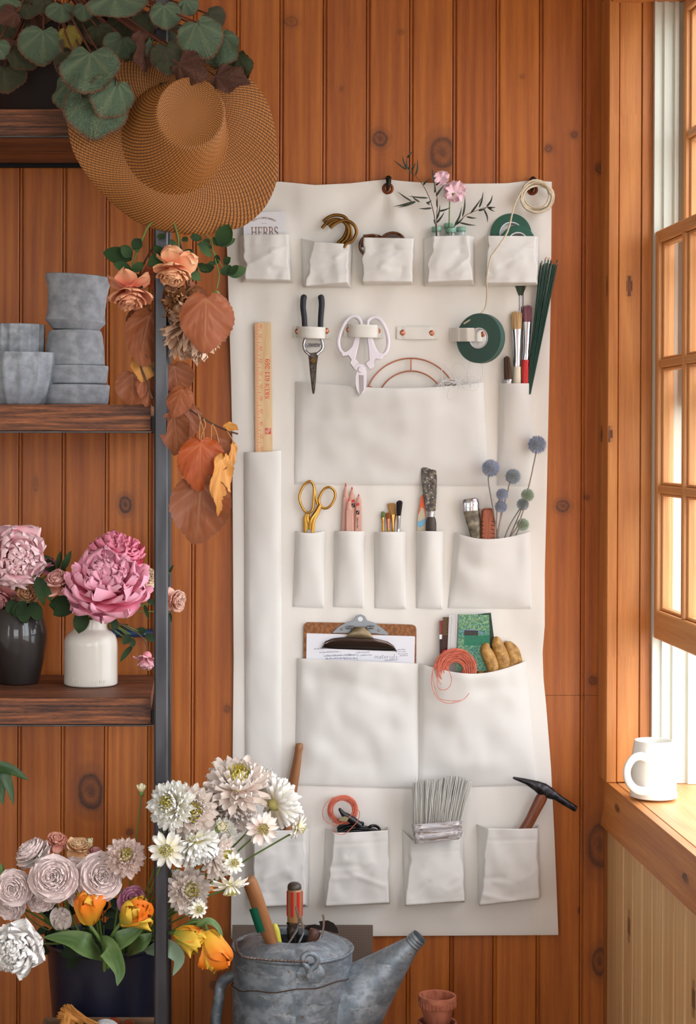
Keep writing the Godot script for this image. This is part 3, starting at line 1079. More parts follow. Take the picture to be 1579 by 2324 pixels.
func top_row_things() -> void:
	M.leaf_dark = mat(rgb(52, 58, 40), 0.6, 0.0, {"backlight": Color(0.12, 0.14, 0.05)})
	M.leaf_green = mat(rgb(58, 88, 42), 0.5, 0.0, {"backlight": Color(0.15, 0.2, 0.05)})
	M.stem_green = mat(rgb(108, 134, 66), 0.6)
	M.stem_brown = mat(rgb(96, 62, 44), 0.7)
	M.mint = mat(rgb(136, 184, 164), 0.5)
	M.vial = mat(Color(0.86, 0.93, 0.9, 0.35), 0.08, 0.0, {"transparency": BaseMaterial3D.TRANSPARENCY_ALPHA})
	M.green_tape = mat(rgb(16, 86, 66), 0.4)
	M.pale_card = mat(rgb(232, 232, 236), 0.7)
	M.twine = mat(Color.WHITE, 0.95, 0.0, {"albedo_texture": mottled(rgb(196, 178, 148), rgb(238, 226, 204), 0.06, 3, 128, 4), "uv1_scale": Vector3(1, 3, 1)})
	M.brass_dark = mat(rgb(128, 92, 44), 0.38, 0.9)
	# seed box
	var z := zmax(545, 480, 650, 620)
	var o := thing("seed_box", "white card box lettered HERBS in canvas pocket", "box", P(600, 600, z + 0.01))
	var g := G.new()
	slab(g, v2([[551, 482], [646, 479], [650, 612], [555, 612]]), z + 0.004, z + 0.021, 0.0006)
	part(o, "carton", g, M.pale_card)
	M.brown_ink = mat(rgb(140, 100, 76), 0.8)
	words(o, "lettering", "HERBS", 600.5, 527.5, z + 0.0212, 22, M.brown_ink, 0.02, 0.62)
	words(o, "lettering", "- -", 599, 506.5, z + 0.0212, 9, M.brown_ink, 0.0, 0.8)
	var s := "SEEDS & GARDEN MARKERS"
	for i in s.length():
		var t := (i - (s.length() - 1) * 0.5) / s.length()
		words(o, "letter", s[i], 598.5 + 54.0 * t, 494.5 + 30.0 * t * t, z + 0.0212, 3.4, M.brown_ink, -t * 1.1, 1.0)
	# bent brass hooks
	var hk := [[[1290, 440], [1370, 390], [1420, 285], [1380, 195], [1285, 152], [1185, 185], [1115, 242]], [[1240, 440], [1300, 370], [1330, 270], [1285, 180], [1195, 155], [1115, 190], [1092, 215]], [[1200, 430], [1270, 350], [1310, 240], [1265, 165], [1170, 140], [1080, 180], [1020, 245]], [[1270, 440], [1350, 350], [1345, 230], [1290, 120], [1190, 92], [1100, 115], [1035, 170]]]
	for i in 4:
		var pts := []
		for q in zz(hk[i], 530, 470, 5.094): pts.append(P(q[0], q[1], cz(760, 530) + 0.030 - i * 0.006))
		pts.push_front(pts[0] + Vector3(-0.01, -0.035, -0.001))
		var hb := thing("brass_hook", "bent dark brass hook in the tilted canvas pocket", "hook", pts[0], "brass hooks in the pocket")
		g = G.new()
		tube(g, curve(pts, 5), 0.0034, 8, true, Color.WHITE, 0.75)
		part(hb, "hook_strip", g, M.brass_dark)
	# sunglasses, folded
	z = cz(880, 540) + 0.017
	o = thing("sunglasses", "tortoiseshell sunglasses folded into canvas pocket", "sunglasses", P(880, 580, z))
	M.tortoise = mat(Color.WHITE, 0.12, 0.0, {"albedo_texture": mottled(rgb(44, 20, 10), rgb(136, 74, 30), 0.03, 3, 128, 8), "uv1_scale": Vector3(2, 2, 1)})
	M.lens = mat(Color(0.25, 0.12, 0.06, 0.85), 0.05, 0.0, {"transparency": BaseMaterial3D.TRANSPARENCY_ALPHA})
	for c in [[891, 552, 28], [840, 558, 24]]:
		g = G.new()
		var ring := []
		for q in circle2(Vector2(c[0], c[1]), c[2], 24.0, 28): ring.append(PV(q, z + 0.004))
		tube(g, ring, 0.0028, 8, false, Color.WHITE, 1.0, true)
		part(o, "rim", g, M.tortoise)
		g = G.new()
		g.fan(ring, P(c[0], c[1], z + 0.007))
		part(o, "lens", g, M.lens)
	g = G.new()
	tube(g, px3([[824, 536], [846, 534], [858, 536], [868, 540]], z - 0.001), 0.0032, 8, true, Color.WHITE, 0.6)
	part(o, "temple", g, M.tortoise)
	g = G.new()
	tube(g, px3([[849, 534], [857, 536]], z + 0.002), 0.0026, 8)
	part(o, "hinge", g, mat(rgb(150, 146, 140), 0.3, 0.9))
	# vials with mint stoppers
	var vz := cz(1018, 540)
	var vials := [[990, 521, 0.014], [1018, 513, 0.009], [1023.5, 524, 0.021], [1046.5, 521, 0.015]]
	for q in vials:
		var n := thing("flower_vial", "small clear flower vial with mint green stopper", "vial", P(q[0], 600, vz + q[2]), "flower vials in the pocket")
		var top := P(q[0], q[1] - 6, vz + q[2])
		var r := 10.6 * S(vz)
		g = G.new()
		lathe(g, top, [[0.0, -0.010], [r, -0.010], [r, -0.0068], [r * 1.04, -0.004], [r, -0.0005], [r * 0.9, 0.0], [r * 0.35, 0.0], [r * 0.3, -0.004], [0.0, -0.004]], 20)
		part(n, "stopper", g, M.mint)
		g = G.new()
		lathe(g, top, [[0.0, -0.050], [r * 0.5, -0.048], [r * 0.8, -0.042], [r * 0.8, -0.010]], 18)
		part(n, "tube", g, M.vial)
	var sprig := func(stem: Array, leaves: Array, zc: float, label: String, at: Vector3) -> void:
		var n := thing("willow_sprig", label, "sprig", at)
		var gs := G.new()
		var sp := curve(px3(zz(stem, 800, 340, 3.29), zc), 5)
		sp.push_front(at)
		var rad := []
		for i in sp.size(): rad.append(lerp(0.0010, 0.0004, float(i) / sp.size()))
		tube(gs, sp, rad, 5)
		part(n, "stem", gs, M.stem_brown)
		for l in leaves:
			var gl := G.new()
			var q := zz([[l[0], l[1]], [(l[0] + l[2]) * 0.5 + l[4], (l[1] + l[3]) * 0.5 + 4], [l[2], l[3]]], 800, 340, 3.29)
			blade(gl, curve(px3([q[0] + [zc], q[1] + [zc + 0.006], q[2] + [zc + 0.002]]), 4), 0.0021, Vector3(0.2, 0.3, 1).normalized())
			part(n, "leaf", gl, M.leaf_dark)
	sprig.call([[622, 575], [600, 450], [562, 335], [505, 235], [445, 175], [400, 130]], [[400, 148, 303, 75, 0], [402, 140, 372, 42, -6], [425, 158, 405, 60, -12], [408, 60, 452, 5, -5], [445, 180, 408, 120, 0], [468, 190, 482, 68, 8], [440, 150, 470, 95, 0], [560, 360, 412, 345, 10], [440, 385, 332, 310, 0], [500, 390, 440, 340, -4], [465, 385, 300, 425, 0], [470, 388, 338, 432, 0], [590, 435, 492, 438, 0], [550, 400, 590, 375, 0], [575, 410, 548, 385, 0]], vz + 0.028, "willow sprig with long arching stem in left flower vial", P(990, 540, vz + 0.024))
	sprig.call([[626, 575], [628, 480], [634, 390], [618, 290], [597, 150]], [[608, 250, 592, 135, -4], [612, 320, 608, 245, 4], [630, 430, 626, 360, 0], [622, 345, 690, 255, -6], [618, 265, 655, 235, 0], [528, 262, 580, 205, -8], [625, 520, 652, 405, 6], [645, 460, 732, 430, 0], [628, 545, 688, 462, 0], [620, 560, 604, 515, 0]], vz + 0.032, "upright dark willow sprig in left flower vial", P(991, 540, vz + 0.025))
	sprig.call([[742, 590], [790, 540], [850, 485], [920, 455], [1000, 428], [1062, 432]], [[760, 565, 815, 420, 10], [770, 560, 832, 500, 0], [800, 545, 925, 565, 0], [820, 500, 838, 340, 6], [850, 500, 928, 510, 0], [880, 475, 965, 355, 0], [945, 430, 975, 310, 4], [940, 455, 1000, 432, 0], [980, 445, 1006, 545, 10], [1005, 428, 1064, 462, 0], [1000, 425, 1045, 335, 8], [1010, 430, 1068, 428, 0]], vz + 0.028, "willow sprig leaning right over green tape rolls", P(1023, 545, vz + 0.029))
	# sweet pea
	var sp := thing("sweet_pea", "pink sweet pea stem with two ruffled blooms", "flower", P(1018, 540, vz + 0.018))
	g = G.new()
	tube(g, px3([[1018, 545], [1019, 500], [1020, 455], [1026, 448]], vz + 0.02), 0.0012, 6)
	tube(g, px3([[1020, 455, vz + 0.02], [1014, 425, vz + 0.016], [1010, 408, vz + 0.016]]), 0.0009, 6)
	part(sp, "stem", g, M.stem_green)
	M.pea = mat(rgb(248, 210, 220), 0.6, 0.0, {"backlight": Color(0.5, 0.3, 0.36)})
	var pr := RandomNumberGenerator.new()
	pr.seed = 4
	for q in [[1031, 430, 25.0, 7], [1001, 399, 18.0, 6]]:
		for k in q[3]:
			g = G.new()
			var a: float = TAU * k / q[3] + 0.4
			ruffle(g, P(q[0], q[1] + 6, vz + 0.022), Vector3(cos(a), sin(a) + 0.25, 0.35 + 0.5 * (k % 2)).normalized(), Vector3(0, 0, 1), q[2] * S(vz) * pr.randf_range(0.85, 1.15), q[2] * S(vz) * 0.8, -0.12, pr.randf() * 9.0, 11, 9, 0.35)
			part(sp, "petal", g, M.pea)
	g = G.new()
	oval(g, [[1026, 448, 2, 0.002, vz + 0.02], [1027, 445, 5, 0.005, vz + 0.022], [1028, 439, 6, 0.006, vz + 0.022]], 8)
	part(sp, "calyx", g, M.stem_green)
	g = G.new()
	oval(g, [[1011, 412, 2, 0.002, vz + 0.02], [1010, 408, 5, 0.005, vz + 0.02], [1007, 404, 5, 0.005, vz + 0.02]], 8)
	part(sp, "calyx", g, M.stem_green)
	# green tape rolls in the last pocket
	var tz := cz(1160, 550)
	for q in [[1158.7, 531, 46.0, 23.5, 0.008, "large dark green tape roll behind the smaller roll"], [1174, 551, 39.0, 20.0, 0.022, "smaller dark green tape roll in front in the pocket"]]:
		var n := thing("tape_roll", q[5], "tape", P(q[0], q[1] + q[2], tz + q[4]))
		tape(n, P(q[0], q[1], tz + q[4]), Vector3(0, 0.05, 1).normalized(), q[2] * S(tz), q[3] * S(tz), 0.011, M.green_tape)
	# jute twine
	o = thing("twine_coil", "coil of natural jute twine hung over corner hook", "twine", P(1216, 490, tz + 0.02))
	g = G.new()
	var pts := []
	var turns := 8
	for i in turns * 22:
		var a := TAU * i / 22.0
		var k := float(i) / (turns * 22)
		var w := noise.get_noise_1d(i * 0.05) * 5.0
		pts.append(P(1218 + (34 + w + 3.0 * sin(k * 17)) * cos(a) + 3.0 * sin(k * 9.0), 447 + (33 + w + 3.0 * cos(k * 13)) * sin(a) + 4 * sin(k * 7), 0.036 + 0.008 * sin(k * 21.0 + a)))
	tube(g, pts, 0.0021, 6, false)
	part(o, "coil", g, M.twine)
	g = G.new()
	tube(g, curve(px3([[1192, 420, 0.04], [1181.5, 437, 0.044], [1169, 462, 0.05], [1162, 486, 0.058], [1154, 519, 0.062], [1143, 541, 0.065], [1122, 571, 0.064], [1113, 586, 0.063], [1107, 614, 0.062], [1104, 638, 0.060], [1105, 656, 0.048], [1104, 680, 0.035], [1100, 700, 0.036], [1085, 717, 0.05], [1070, 724, 0.052], [1052, 735, 0.047]]), 5), 0.0017, 6)
	part(o, "loose_end", g, M.twine)
# a soft wavy petal standing on its foot
func ruffle(g: G, foot: Vector3, d: Vector3, face: Vector3, len: float, w: float, curl: float, sd: float, nu := 9, nv := 7, wave := 0.12, c0 := Color.WHITE, c1 := Color.WHITE, notch := 0.0, pw := 0.62) -> void:
	var side := d.cross(face)
	side = side.normalized() if side.length() > 0.05 else d.cross(Vector3(0.3, 1, 0.1)).normalized()
	var up := side.cross(d).normalized()
	var rows := []
	var cols := []
	for j in nv:
		var t := float(j) / (nv - 1)
		var r := []
		var cl := []
		for i in nu:
			var u := (float(i) / (nu - 1)) * 2.0 - 1.0
			var ww: float = w * pow(sin(PI * clamp(0.06 + 0.78 * t, 0, 1)), pw) * (0.35 + 0.65 * min(1.0, t * 2.2))
			var reach: float = t * len * (1.0 - 0.28 * u * u * t - notch * t * exp(-u * u * 9.0))
			var bend: float = curl * len * t * t - 0.55 * w * u * u * (0.5 + t * 0.3) * (1.0 if curl < 0 else -1.0) * 0.6
			bend += wave * w * t * t * sin(u * 6.0 + sd) + wave * 0.8 * w * t * noise.get_noise_2d(u * 2.0 + sd * 7.0, t * 2.0)
			r.append(foot + d * reach + side * u * ww + up * bend)
			cl.append(c0.lerp(c1, t))
		rows.append(r)
		cols.append(cl)
	g.grid(rows, false, 1.0, 1.0, cols)
func tape(parent: Node, c: Vector3, axis: Vector3, ro: float, ri: float, t: float, m: Material, split := false) -> void:
	var b := Basis.looking_at(-axis, Vector3.UP)
	var make := func(prof: Array, called: String, mm: Material) -> void:
		var g := G.new()
		var rows := []
		for q in prof:
			var r := []
			for i in 48:
				var a := TAU * i / 48
				r.append(c + b.x * cos(a) * q[0] + b.y * sin(a) * q[0] + axis * q[1])
			rows.append(r)
		g.grid(rows, true)
		part(parent, called, g, mm)
	var h := t * 0.5
	if split:
		make.call([[ri + 0.003, -h], [ro - 0.001, -h], [ro, -h + 0.001], [ro, -h * 0.30], [ro - 0.0012, -h * 0.27], [ro - 0.0012, -h * 0.23], [ro, -h * 0.2], [ro, h - 0.001], [ro - 0.001, h], [ri + 0.003, h]], "tape", m)
	else:
		make.call([[ri + 0.003, -h], [ro - 0.001, -h], [ro, -h + 0.001], [ro, h - 0.001], [ro - 0.001, h], [(ro + ri) * 0.5, h - 0.0006], [ri + 0.003, h]], "tape", m)
	make.call([[ri + 0.003, h - 0.0003], [ri + 0.003, h + 0.0006], [ri, h + 0.0006], [ri, -h - 0.0006], [ri + 0.003, -h - 0.0006]], "core", M.pale_card)

func strap_row_things() -> void:
	M.rubber = mat(rgb(36, 38, 46), 0.5)
	M.old_steel = mat(Color.WHITE, 0.45, 0.85, {"albedo_texture": mottled(rgb(62, 52, 46), rgb(104, 96, 90), 0.03, 4, 128, 3), "uv1_scale": Vector3(2, 2, 1)})
	M.chrome = mat(rgb(196, 196, 200), 0.18, 1.0)
	M.white_plastic = mat(rgb(240, 232, 238), 0.35)
	# snips
	var z := zmax(685, 665, 735, 890) + 0.002
	var o := thing("garden_snips", "black handled steel garden snips under canvas strap", "snips", P(709, 895, z))
	for l in [[[258, 118], [242, 175], [236, 250], [236, 320], [250, 440], [256, 560], [262, 700]], [[480, 120], [498, 175], [503, 250], [498, 320], [488, 440], [482, 560], [478, 700]]]:
		var g := G.new()
		var c := curve(px3(zz(l, 650, 650, 6.316), z + 0.008), 4)
		var rad := []
		for i in c.size(): rad.append(0.0066 * (0.55 if i == 0 else (0.85 if i == 1 else 1.0)) * (1.0 - 0.18 * i / c.size()))
		tube(g, c, rad, 12)
		part(o, "handle", g, M.rubber)
	for l in [[[270, 690], [255, 770], [238, 850], [262, 930], [330, 995]], [[478, 690], [492, 770], [512, 850], [495, 920], [420, 985]]]:
		var g := G.new()
		tube(g, curve(px3(zz(l, 650, 650, 6.316), z + 0.008), 5), 0.0033, 8)
		part(o, "arm", g, M.chrome)
	var g := G.new()
	var hel := []
	for i in 91:
		var t := i / 90.0
		var a := t * TAU * 9
		var q = zz([[272 + 206 * t, 850 + 28 * sin(a)]], 650, 650, 6.316)[0]
		hel.append(P(q[0], q[1], z + 0.008 + 0.0042 * cos(a)))
	tube(g, hel, 0.0010, 5)
	part(o, "spring", g, M.chrome)
	g = G.new()
	slab(g, v2(zz([[300, 955], [345, 965], [445, 950], [442, 1020], [425, 1130], [408, 1380], [398, 1480], [386, 1550], [362, 1550], [350, 1480], [330, 1280], [312, 1060]], 650, 650, 6.316)), z + 0.006, z + 0.0105, 0.0010)
	part(o, "blade", g, M.old_steel)
	g = G.new()
	slab(g, v2(zz([[320, 1120], [385, 1130], [380, 1545], [372, 1552]], 650, 650, 6.316)), z + 0.0100, z + 0.0118, 0.0008)
	part(o, "blade", g, M.old_steel)
	g = G.new()
	slab(g, circle2(Vector2(650 + 377 / 6.316, 650 + 1072 / 6.316), 6.3, 6.3, 20), z + 0.0100, z + 0.0130, 0.0008)
	var sc := part(o, "screw", g, M.brass_dark)
	g = G.new()
	slab(g, v2(zz([[355, 1080], [395, 1050], [400, 1060], [360, 1090]], 650, 650, 6.316)), z + 0.0126, z + 0.0132, 0.0001)
	part(sc, "slot", g, M.rubber)
	o.position.z += 0.028
	o.rotation.x = -0.13
	# white scissors
	z = zmax(765, 715, 880, 895) + 0.002
	o = thing("flower_scissors", "white loop handled flower scissors under canvas strap", "scissors", P(820, 898, z))
	for l in [[[1062, 560], [1040, 470], [960, 424], [870, 470], [790, 600], [738, 760], [745, 885], [800, 962], [890, 945], [948, 860], [1005, 720]], [[1155, 540], [1180, 470], [1260, 438], [1340, 480], [1418, 620], [1450, 780], [1430, 915], [1370, 985], [1290, 965], [1240, 880], [1190, 720]]]:
		g = G.new()
		tube(g, curve(px3(zz(l, 650, 650, 6.316), z + 0.006), 4, true), 0.0042, 9, false, Color.WHITE, 1.1, true)
		part(o, "handle", g, M.white_plastic)
	for l in [[[985, 690], [1052, 690], [1030, 820], [985, 1010], [975, 1045], [1022, 1105], [985, 1200], [940, 1180], [890, 1110], [912, 1060], [875, 1005], [795, 1022], [765, 960], [860, 930], [925, 870]], [[1140, 690], [1215, 700], [1240, 860], [1290, 960], [1390, 985], [1340, 1060], [1275, 1050], [1238, 1085], [1245, 1150], [1182, 1210], [1110, 1110], [1168, 1062], [1160, 900]]]:
		g = G.new()
		slab(g, v2(zz(l, 650, 650, 6.316)), z + 0.002, z + 0.0105, 0.0018)
		part(o, "shank", g, M.white_plastic)
	g = G.new()
	slab(g, v2(zz([[940, 1180], [1010, 1115], [1085, 1125], [1128, 1180], [1135, 1260], [1128, 1420], [1098, 1520], [1028, 1580], [985, 1500], [966, 1400], [972, 1300], [990, 1230]], 650, 650, 6.316)), z + 0.005, z + 0.0110, 0.0010)
	part(o, "blade", g, M.white_plastic)
	g = G.new()
	slab(g, v2(zz([[1026, 1285], [1092, 1288], [1092, 1505], [1032, 1572]], 650, 650, 6.316)), z + 0.0100, z + 0.0118, 0.0004)
	part(o, "blade", g, mat(rgb(176, 168, 166), 0.3, 0.6))
	g = G.new()
	slab(g, circle2(Vector2(650 + 1055 / 6.316, 650 + 1208 / 6.316), 7.0, 7.0, 20), z + 0.0106, z + 0.0140, 0.0010)
	part(o, "screw", g, M.white_plastic)
	o.position.z += 0.028
	o.rotation.x = -0.145
	# roll of green floral tape, turned aside
	var tz := cz(1088, 768)
	var ax := Vector3(-0.585, 0.02, 0.81).normalized()
	o = thing("tape_roll", "thick grey green floral tape roll held by canvas strap", "tape", P(1090, 825, tz + 0.02))
	tape(o, P(1090.5, 768, tz + 0.0455), ax, 0.0512, 0.0185, 0.0195, mat(Color.WHITE, 0.5, 0.0, {"albedo_texture": mottled(rgb(58, 90, 82), rgb(66, 100, 90), 0.02, 2, 64, 3)}), true)
	# copper ring frame, half inside the wide pocket
	z = zmax(830, 810, 1040, 890) + 0.005
	o = thing("wire_wreath_frame", "copper wire wreath frame half hidden in wide pocket", "wreath frame", P(932, 1020, z))
	var cc := Vector2(932.5, 919)
	for r in [106.0, 77.0]:
		g = G.new()
		tube(g, px3(circle2(cc, r, r, 64).map(func(q): return [q.x, q.y]), z), 0.0016, 7, false, Color.WHITE, 1.0, true)
		part(o, "ring", g, M.copper)
	for a in [-90.0, -156.0, -24.0, 30.0, 150.0, 90.0]:
		g = G.new()
		var d := Vector2.from_angle(deg_to_rad(a))
		tube(g, [PV(cc + d * 77.0, z), PV(cc + d * 106.0, z)], 0.0013, 6)
		part(o, "spoke", g, M.copper)
	# ball of white string
	z = cz(1022, 890) + 0.010
	o = thing("string_ball", "tangled ball of thin white string in wide pocket", "string", P(1022, 935, z))
	M.string = mat(rgb(236, 232, 230), 0.9)
	g = G.new()
	var rr := RandomNumberGenerator.new()
	rr.seed = 12
	var ball := P(1022, 896, z)
	for k in 26:
		var nrm := Vector3(rr.randfn(), rr.randfn(), rr.randfn()).normalized()
		var x := nrm.cross(Vector3(0.3, 0.5, 0.8)).normalized()
		var y := nrm.cross(x)
		var ring := []
		for i in 20:
			var a := TAU * i / 20
			var p := (x * cos(a) + y * sin(a) + nrm * rr.randf_range(-0.03, 0.03)) * 0.0355 * (1.0 + 0.03 * sin(k))
			ring.append(ball + Vector3(p.x, p.y * 0.95, p.z * 0.24))
		tube(g, ring, 0.00085, 4, false, Color.WHITE, 1.0, true)
	part(o, "wound_string", g, M.string).set_meta("kind", "stuff")
	for l in [[[470, 800], [445, 700], [448, 575], [480, 590], [550, 690], [640, 790]], [[600, 790], [540, 640], [565, 570], [640, 590], [685, 680], [708, 770]], [[690, 790], [680, 640], [700, 560], [785, 565], [812, 640], [780, 752]], [[560, 790], [610, 720], [670, 682], [745, 692], [780, 735], [745, 812], [600, 790]], [[600, 700], [620, 660], [660, 660], [680, 720], [700, 790]], [[520, 800], [495, 850], [505, 890], [545, 890], [588, 850], [585, 800]]]:
		g = G.new()
		var pts := []
		for q in zz(l, 890, 680, 3.9475): pts.append(P(q[0], q[1], (z + 0.012) if q[1] < 880 else cz(1020, 890) + 0.034))
		tube(g, curve(pts, 6), 0.0008, 5)
		part(o, "loop", g, M.string)
	# artists' brushes
	var bz := cz(1170, 860)
	var ivory := mat(rgb(236, 226, 202), 0.4)
	var red := mat(rgb(206, 36, 34), 0.3)
	artist_brush("ivory handled flat brush with pale bristles in narrow pocket", [1110, 100, 53], [1112, 265, 46], [1117, 600, 33], [1118, 860, 36], bz + 0.012, rgb(206, 170, 122), M.chrome, ivory, 890, 680, 3.9475, 0.006)
	artist_brush("red handled flat brush with mauve bristles in narrow pocket", [1211, 45, 40], [1206, 200, 38], [1192, 540, 31], [1188, 860, 33], bz + 0.013, rgb(138, 88, 100), M.chrome, red, 890, 680, 3.9475, 0.005)
	artist_brush("short dark brown round brush low in narrow pocket", [1025, 500, 28], [1038, 715, 38], [1040, 760, 36], [1042, 860, 30], bz + 0.012, rgb(92, 66, 50), M.chrome, ivory, 890, 680, 3.9475, 0.008)
	artist_brush("fan brush with dark green tip behind other brushes", [1142, -135, 62], [1146, -40, 16], [1146, 130, 18], [1150, 860, 16], bz + 0.005, rgb(74, 92, 74), M.chrome, ivory, 890, 680, 3.9475, 0.003)
	o = thing("floral_pin", "thin dark wire pin standing above the fan brush", "pin", P(1186, 880, bz + 0.006))
	g = G.new()
	tube(g, px3([[1190.6, 585], [1187.5, 644], [1183, 880]], bz + 0.0085), 0.0007, 5)
	part(o, "wire", g, M.iron)
	# floral wires
	var wg := RandomNumberGenerator.new()
	wg.seed = 5
	M.wire_green = mat(rgb(22, 66, 52), 0.45)
	var wire_orange := mat(rgb(206, 120, 86), 0.5)
	for i in 26:
		var t := i / 25.0
		var n := thing("floral_wire", "straight green floral wire fanned out of narrow pocket", "wire", P(1200, 900, bz + 0.01), "green floral wires")
		var zz0 := bz + 0.005 + 0.0045 * (i % 3)
		var x1 := lerpf(1226, 1265, t)
		g = G.new()
		var tip := P(x1, wg.randf_range(587, 604), zz0 + 0.010)
		var foot := P(lerpf(1193, 1203, t), 895, zz0)
		tube(g, [foot, foot.lerp(tip, 0.5) + Vector3(0, 0, 0.002), tip], 0.00095, 5)
		part(n, "wire", g, M.wire_green)
		if i % 4 == 3:
			g = G.new()
			tube(g, [tip, tip + Vector3(0.0006, 0.002, 0), tip + Vector3(0.003, 0.004, 0.001)], 0.0010, 5)
			part(n, "bent_tip", g, wire_orange)
	# yardstick
	ruler()

# [x, y, half width] of bristle tip, ferrule top, ferrule foot and handle end, read off an enlarged view
func artist_brush(label: String, a: Array, b: Array, c: Array, d: Array, z: float, hair: Color, ferrule: Material, handle: Material, x0: float, y0: float, s: float, dep := 0.004, group := "") -> void:
	var k := func(q: Array) -> Array: return [x0 + q[0] / s, y0 + q[1] / s, q[2] / s]
	var A: Array = k.call(a)
	var B: Array = k.call(b)
	var C: Array = k.call(c)
	var E: Array = k.call(d)
	var o := thing("artist_brush", label, "brush", P(E[0], E[1], z), group)
	var hm := mat(hair, 0.8)
	var g := G.new()
	var r := RandomNumberGenerator.new()
	r.seed = int(a[0] * 7 + a[1])
	for i in 90:
		var u := r.randf_range(-1, 1)
		var w := r.randf_range(-1, 1) * sqrt(1.0 - u * u)
		var drop := r.randf_range(0.0, 0.07) + 0.10 * u * u
		var p0 := P(B[0] + u * B[2] * 0.92, B[1] + 2.0, z + w * dep * 0.8)
		var p1 := P(lerpf(A[0], B[0], drop) + u * A[2] * 0.97, lerpf(A[1], B[1], drop), z + w * dep * 0.6)
		tube(g, [p0, p0.lerp(p1, 0.5) + Vector3(0, 0, w * dep * 0.25), p1], [0.0007, 0.0007, 0.0003], 3, false)
	oval(g, [[lerp(A[0], B[0], 0.1), lerp(A[1], B[1], 0.1), A[2] * 0.75, dep * 0.25, z], [lerp(A[0], B[0], 0.5), lerp(A[1], B[1], 0.5), (A[2] + B[2]) * 0.5, dep * 0.7, z], [B[0], B[1] + 2, B[2] * 0.95, dep * 0.8, z]], 14)
	part(o, "bristles", g, hm)
	g = G.new()
	oval(g, [[B[0], B[1], B[2], dep * 0.9, z], [lerp(B[0], C[0], 0.25), lerp(B[1], C[1], 0.25), lerp(B[2], C[2], 0.35), dep, z], [lerp(B[0], C[0], 0.8), lerp(B[1], C[1], 0.8), C[2] * 0.95, C[2] * S(z) * 0.95, z], [lerp(B[0], C[0], 0.85), lerp(B[1], C[1], 0.85), C[2] * 1.05, C[2] * S(z), z], [C[0], C[1], C[2], C[2] * S(z), z]], 16)
	part(o, "ferrule", g, ferrule)
	g = G.new()
	oval(g, [[C[0], C[1], C[2] * 0.97, C[2] * S(z) * 0.97, z], [lerp(C[0], E[0], 0.4), lerp(C[1], E[1], 0.4), E[2], E[2] * S(z) * 0.8, z], [E[0], E[1], E[2] * 0.8, E[2] * S(z) * 0.7, z]], 14)
	part(o, "handle", g, handle)

func ruler() -> void:
	var z := zmax(577, 730, 620, 1050) + 0.002
	var o := thing("yardstick", "pale wooden yardstick with orange inch marks in tall pocket", "ruler", P(598, 1060, z))
	var g := G.new()
	slab(g, v2([[577.5, 732], [614.5, 732], [618.6, 1060], [579.4, 1060]]), z, z + 0.0048, 0.0004)
	M.ruler_wood = mat(Color.WHITE, 0.6, 0.0, {"albedo_texture": wood_tex(128, 512, 1, rgb(236, 204, 158), rgb(204, 160, 110), 77, [], 1.4), "uv1_scale": Vector3(2.6, 0.6, 1)})
	part(o, "stick", g, M.ruler_wood)
	var ink := mat(rgb(222, 98, 70), 0.7)
	g = G.new()
	var y := 105.0 - 200.0
	for k in 90:
		var yy := 105.0 + k * 25.0
		if yy > 2140: break
		var long := 215.0 if k % 8 == 4 else (195.0 if k % 8 == 0 else (185.0 if k % 2 == 0 else 172.0))
		var sh := yy * 0.0045
		var q := zz([[127 + sh, yy - 3.6], [long + sh, yy - 3.6], [long + sh, yy + 3.6], [127 + sh, yy + 3.6]], 560, 720, 7.04)
		var ids := []
		for p in q: ids.append(g.add(P(p[0], p[1], z + 0.00495)))
		g.quad(ids[3], ids[2], ids[1], ids[0])
	part(o, "scale_marks", g, ink).set_meta("kind", "stuff")
	var cy := [148, 303, 503, 703, 903, 1105, 1305, 1507, 1705, 1905, 2105]
	for i in 11:
		var p: Array = zz([[218 + cy[i] * 0.0095, cy[i]]], 560, 720, 7.04)[0]
		words(o, "number", str(36 - i), p[0], p[1], z + 0.0049, 6.2, ink, PI / 2, 1.15)
	words(o, "lettering", "SKU# 611-269", 606.8, 860, z + 0.0049, 10.2, ink, PI / 2 - 0.01, 0.97, "Droid Serif", 700)
	g = G.new()
	slab(g, v2(zz([[290, 1770], [384, 1770], [386, 1868], [291, 1868]], 560, 720, 7.04)), z + 0.0047, z + 0.0050, 0.0001)
	var lg := part(o, "printed_square", g, ink)
	words(lg, "lettering", "THE HOME", 607.3, 976.2, z + 0.0050, 2.6, M.pale_card, 0.75, 0.75, "Droid Sans", 700)
	words(lg, "lettering", "DEPOT", 609.3, 979.4, z + 0.0050, 2.8, M.pale_card, 0.75, 0.9, "Droid Sans", 700)

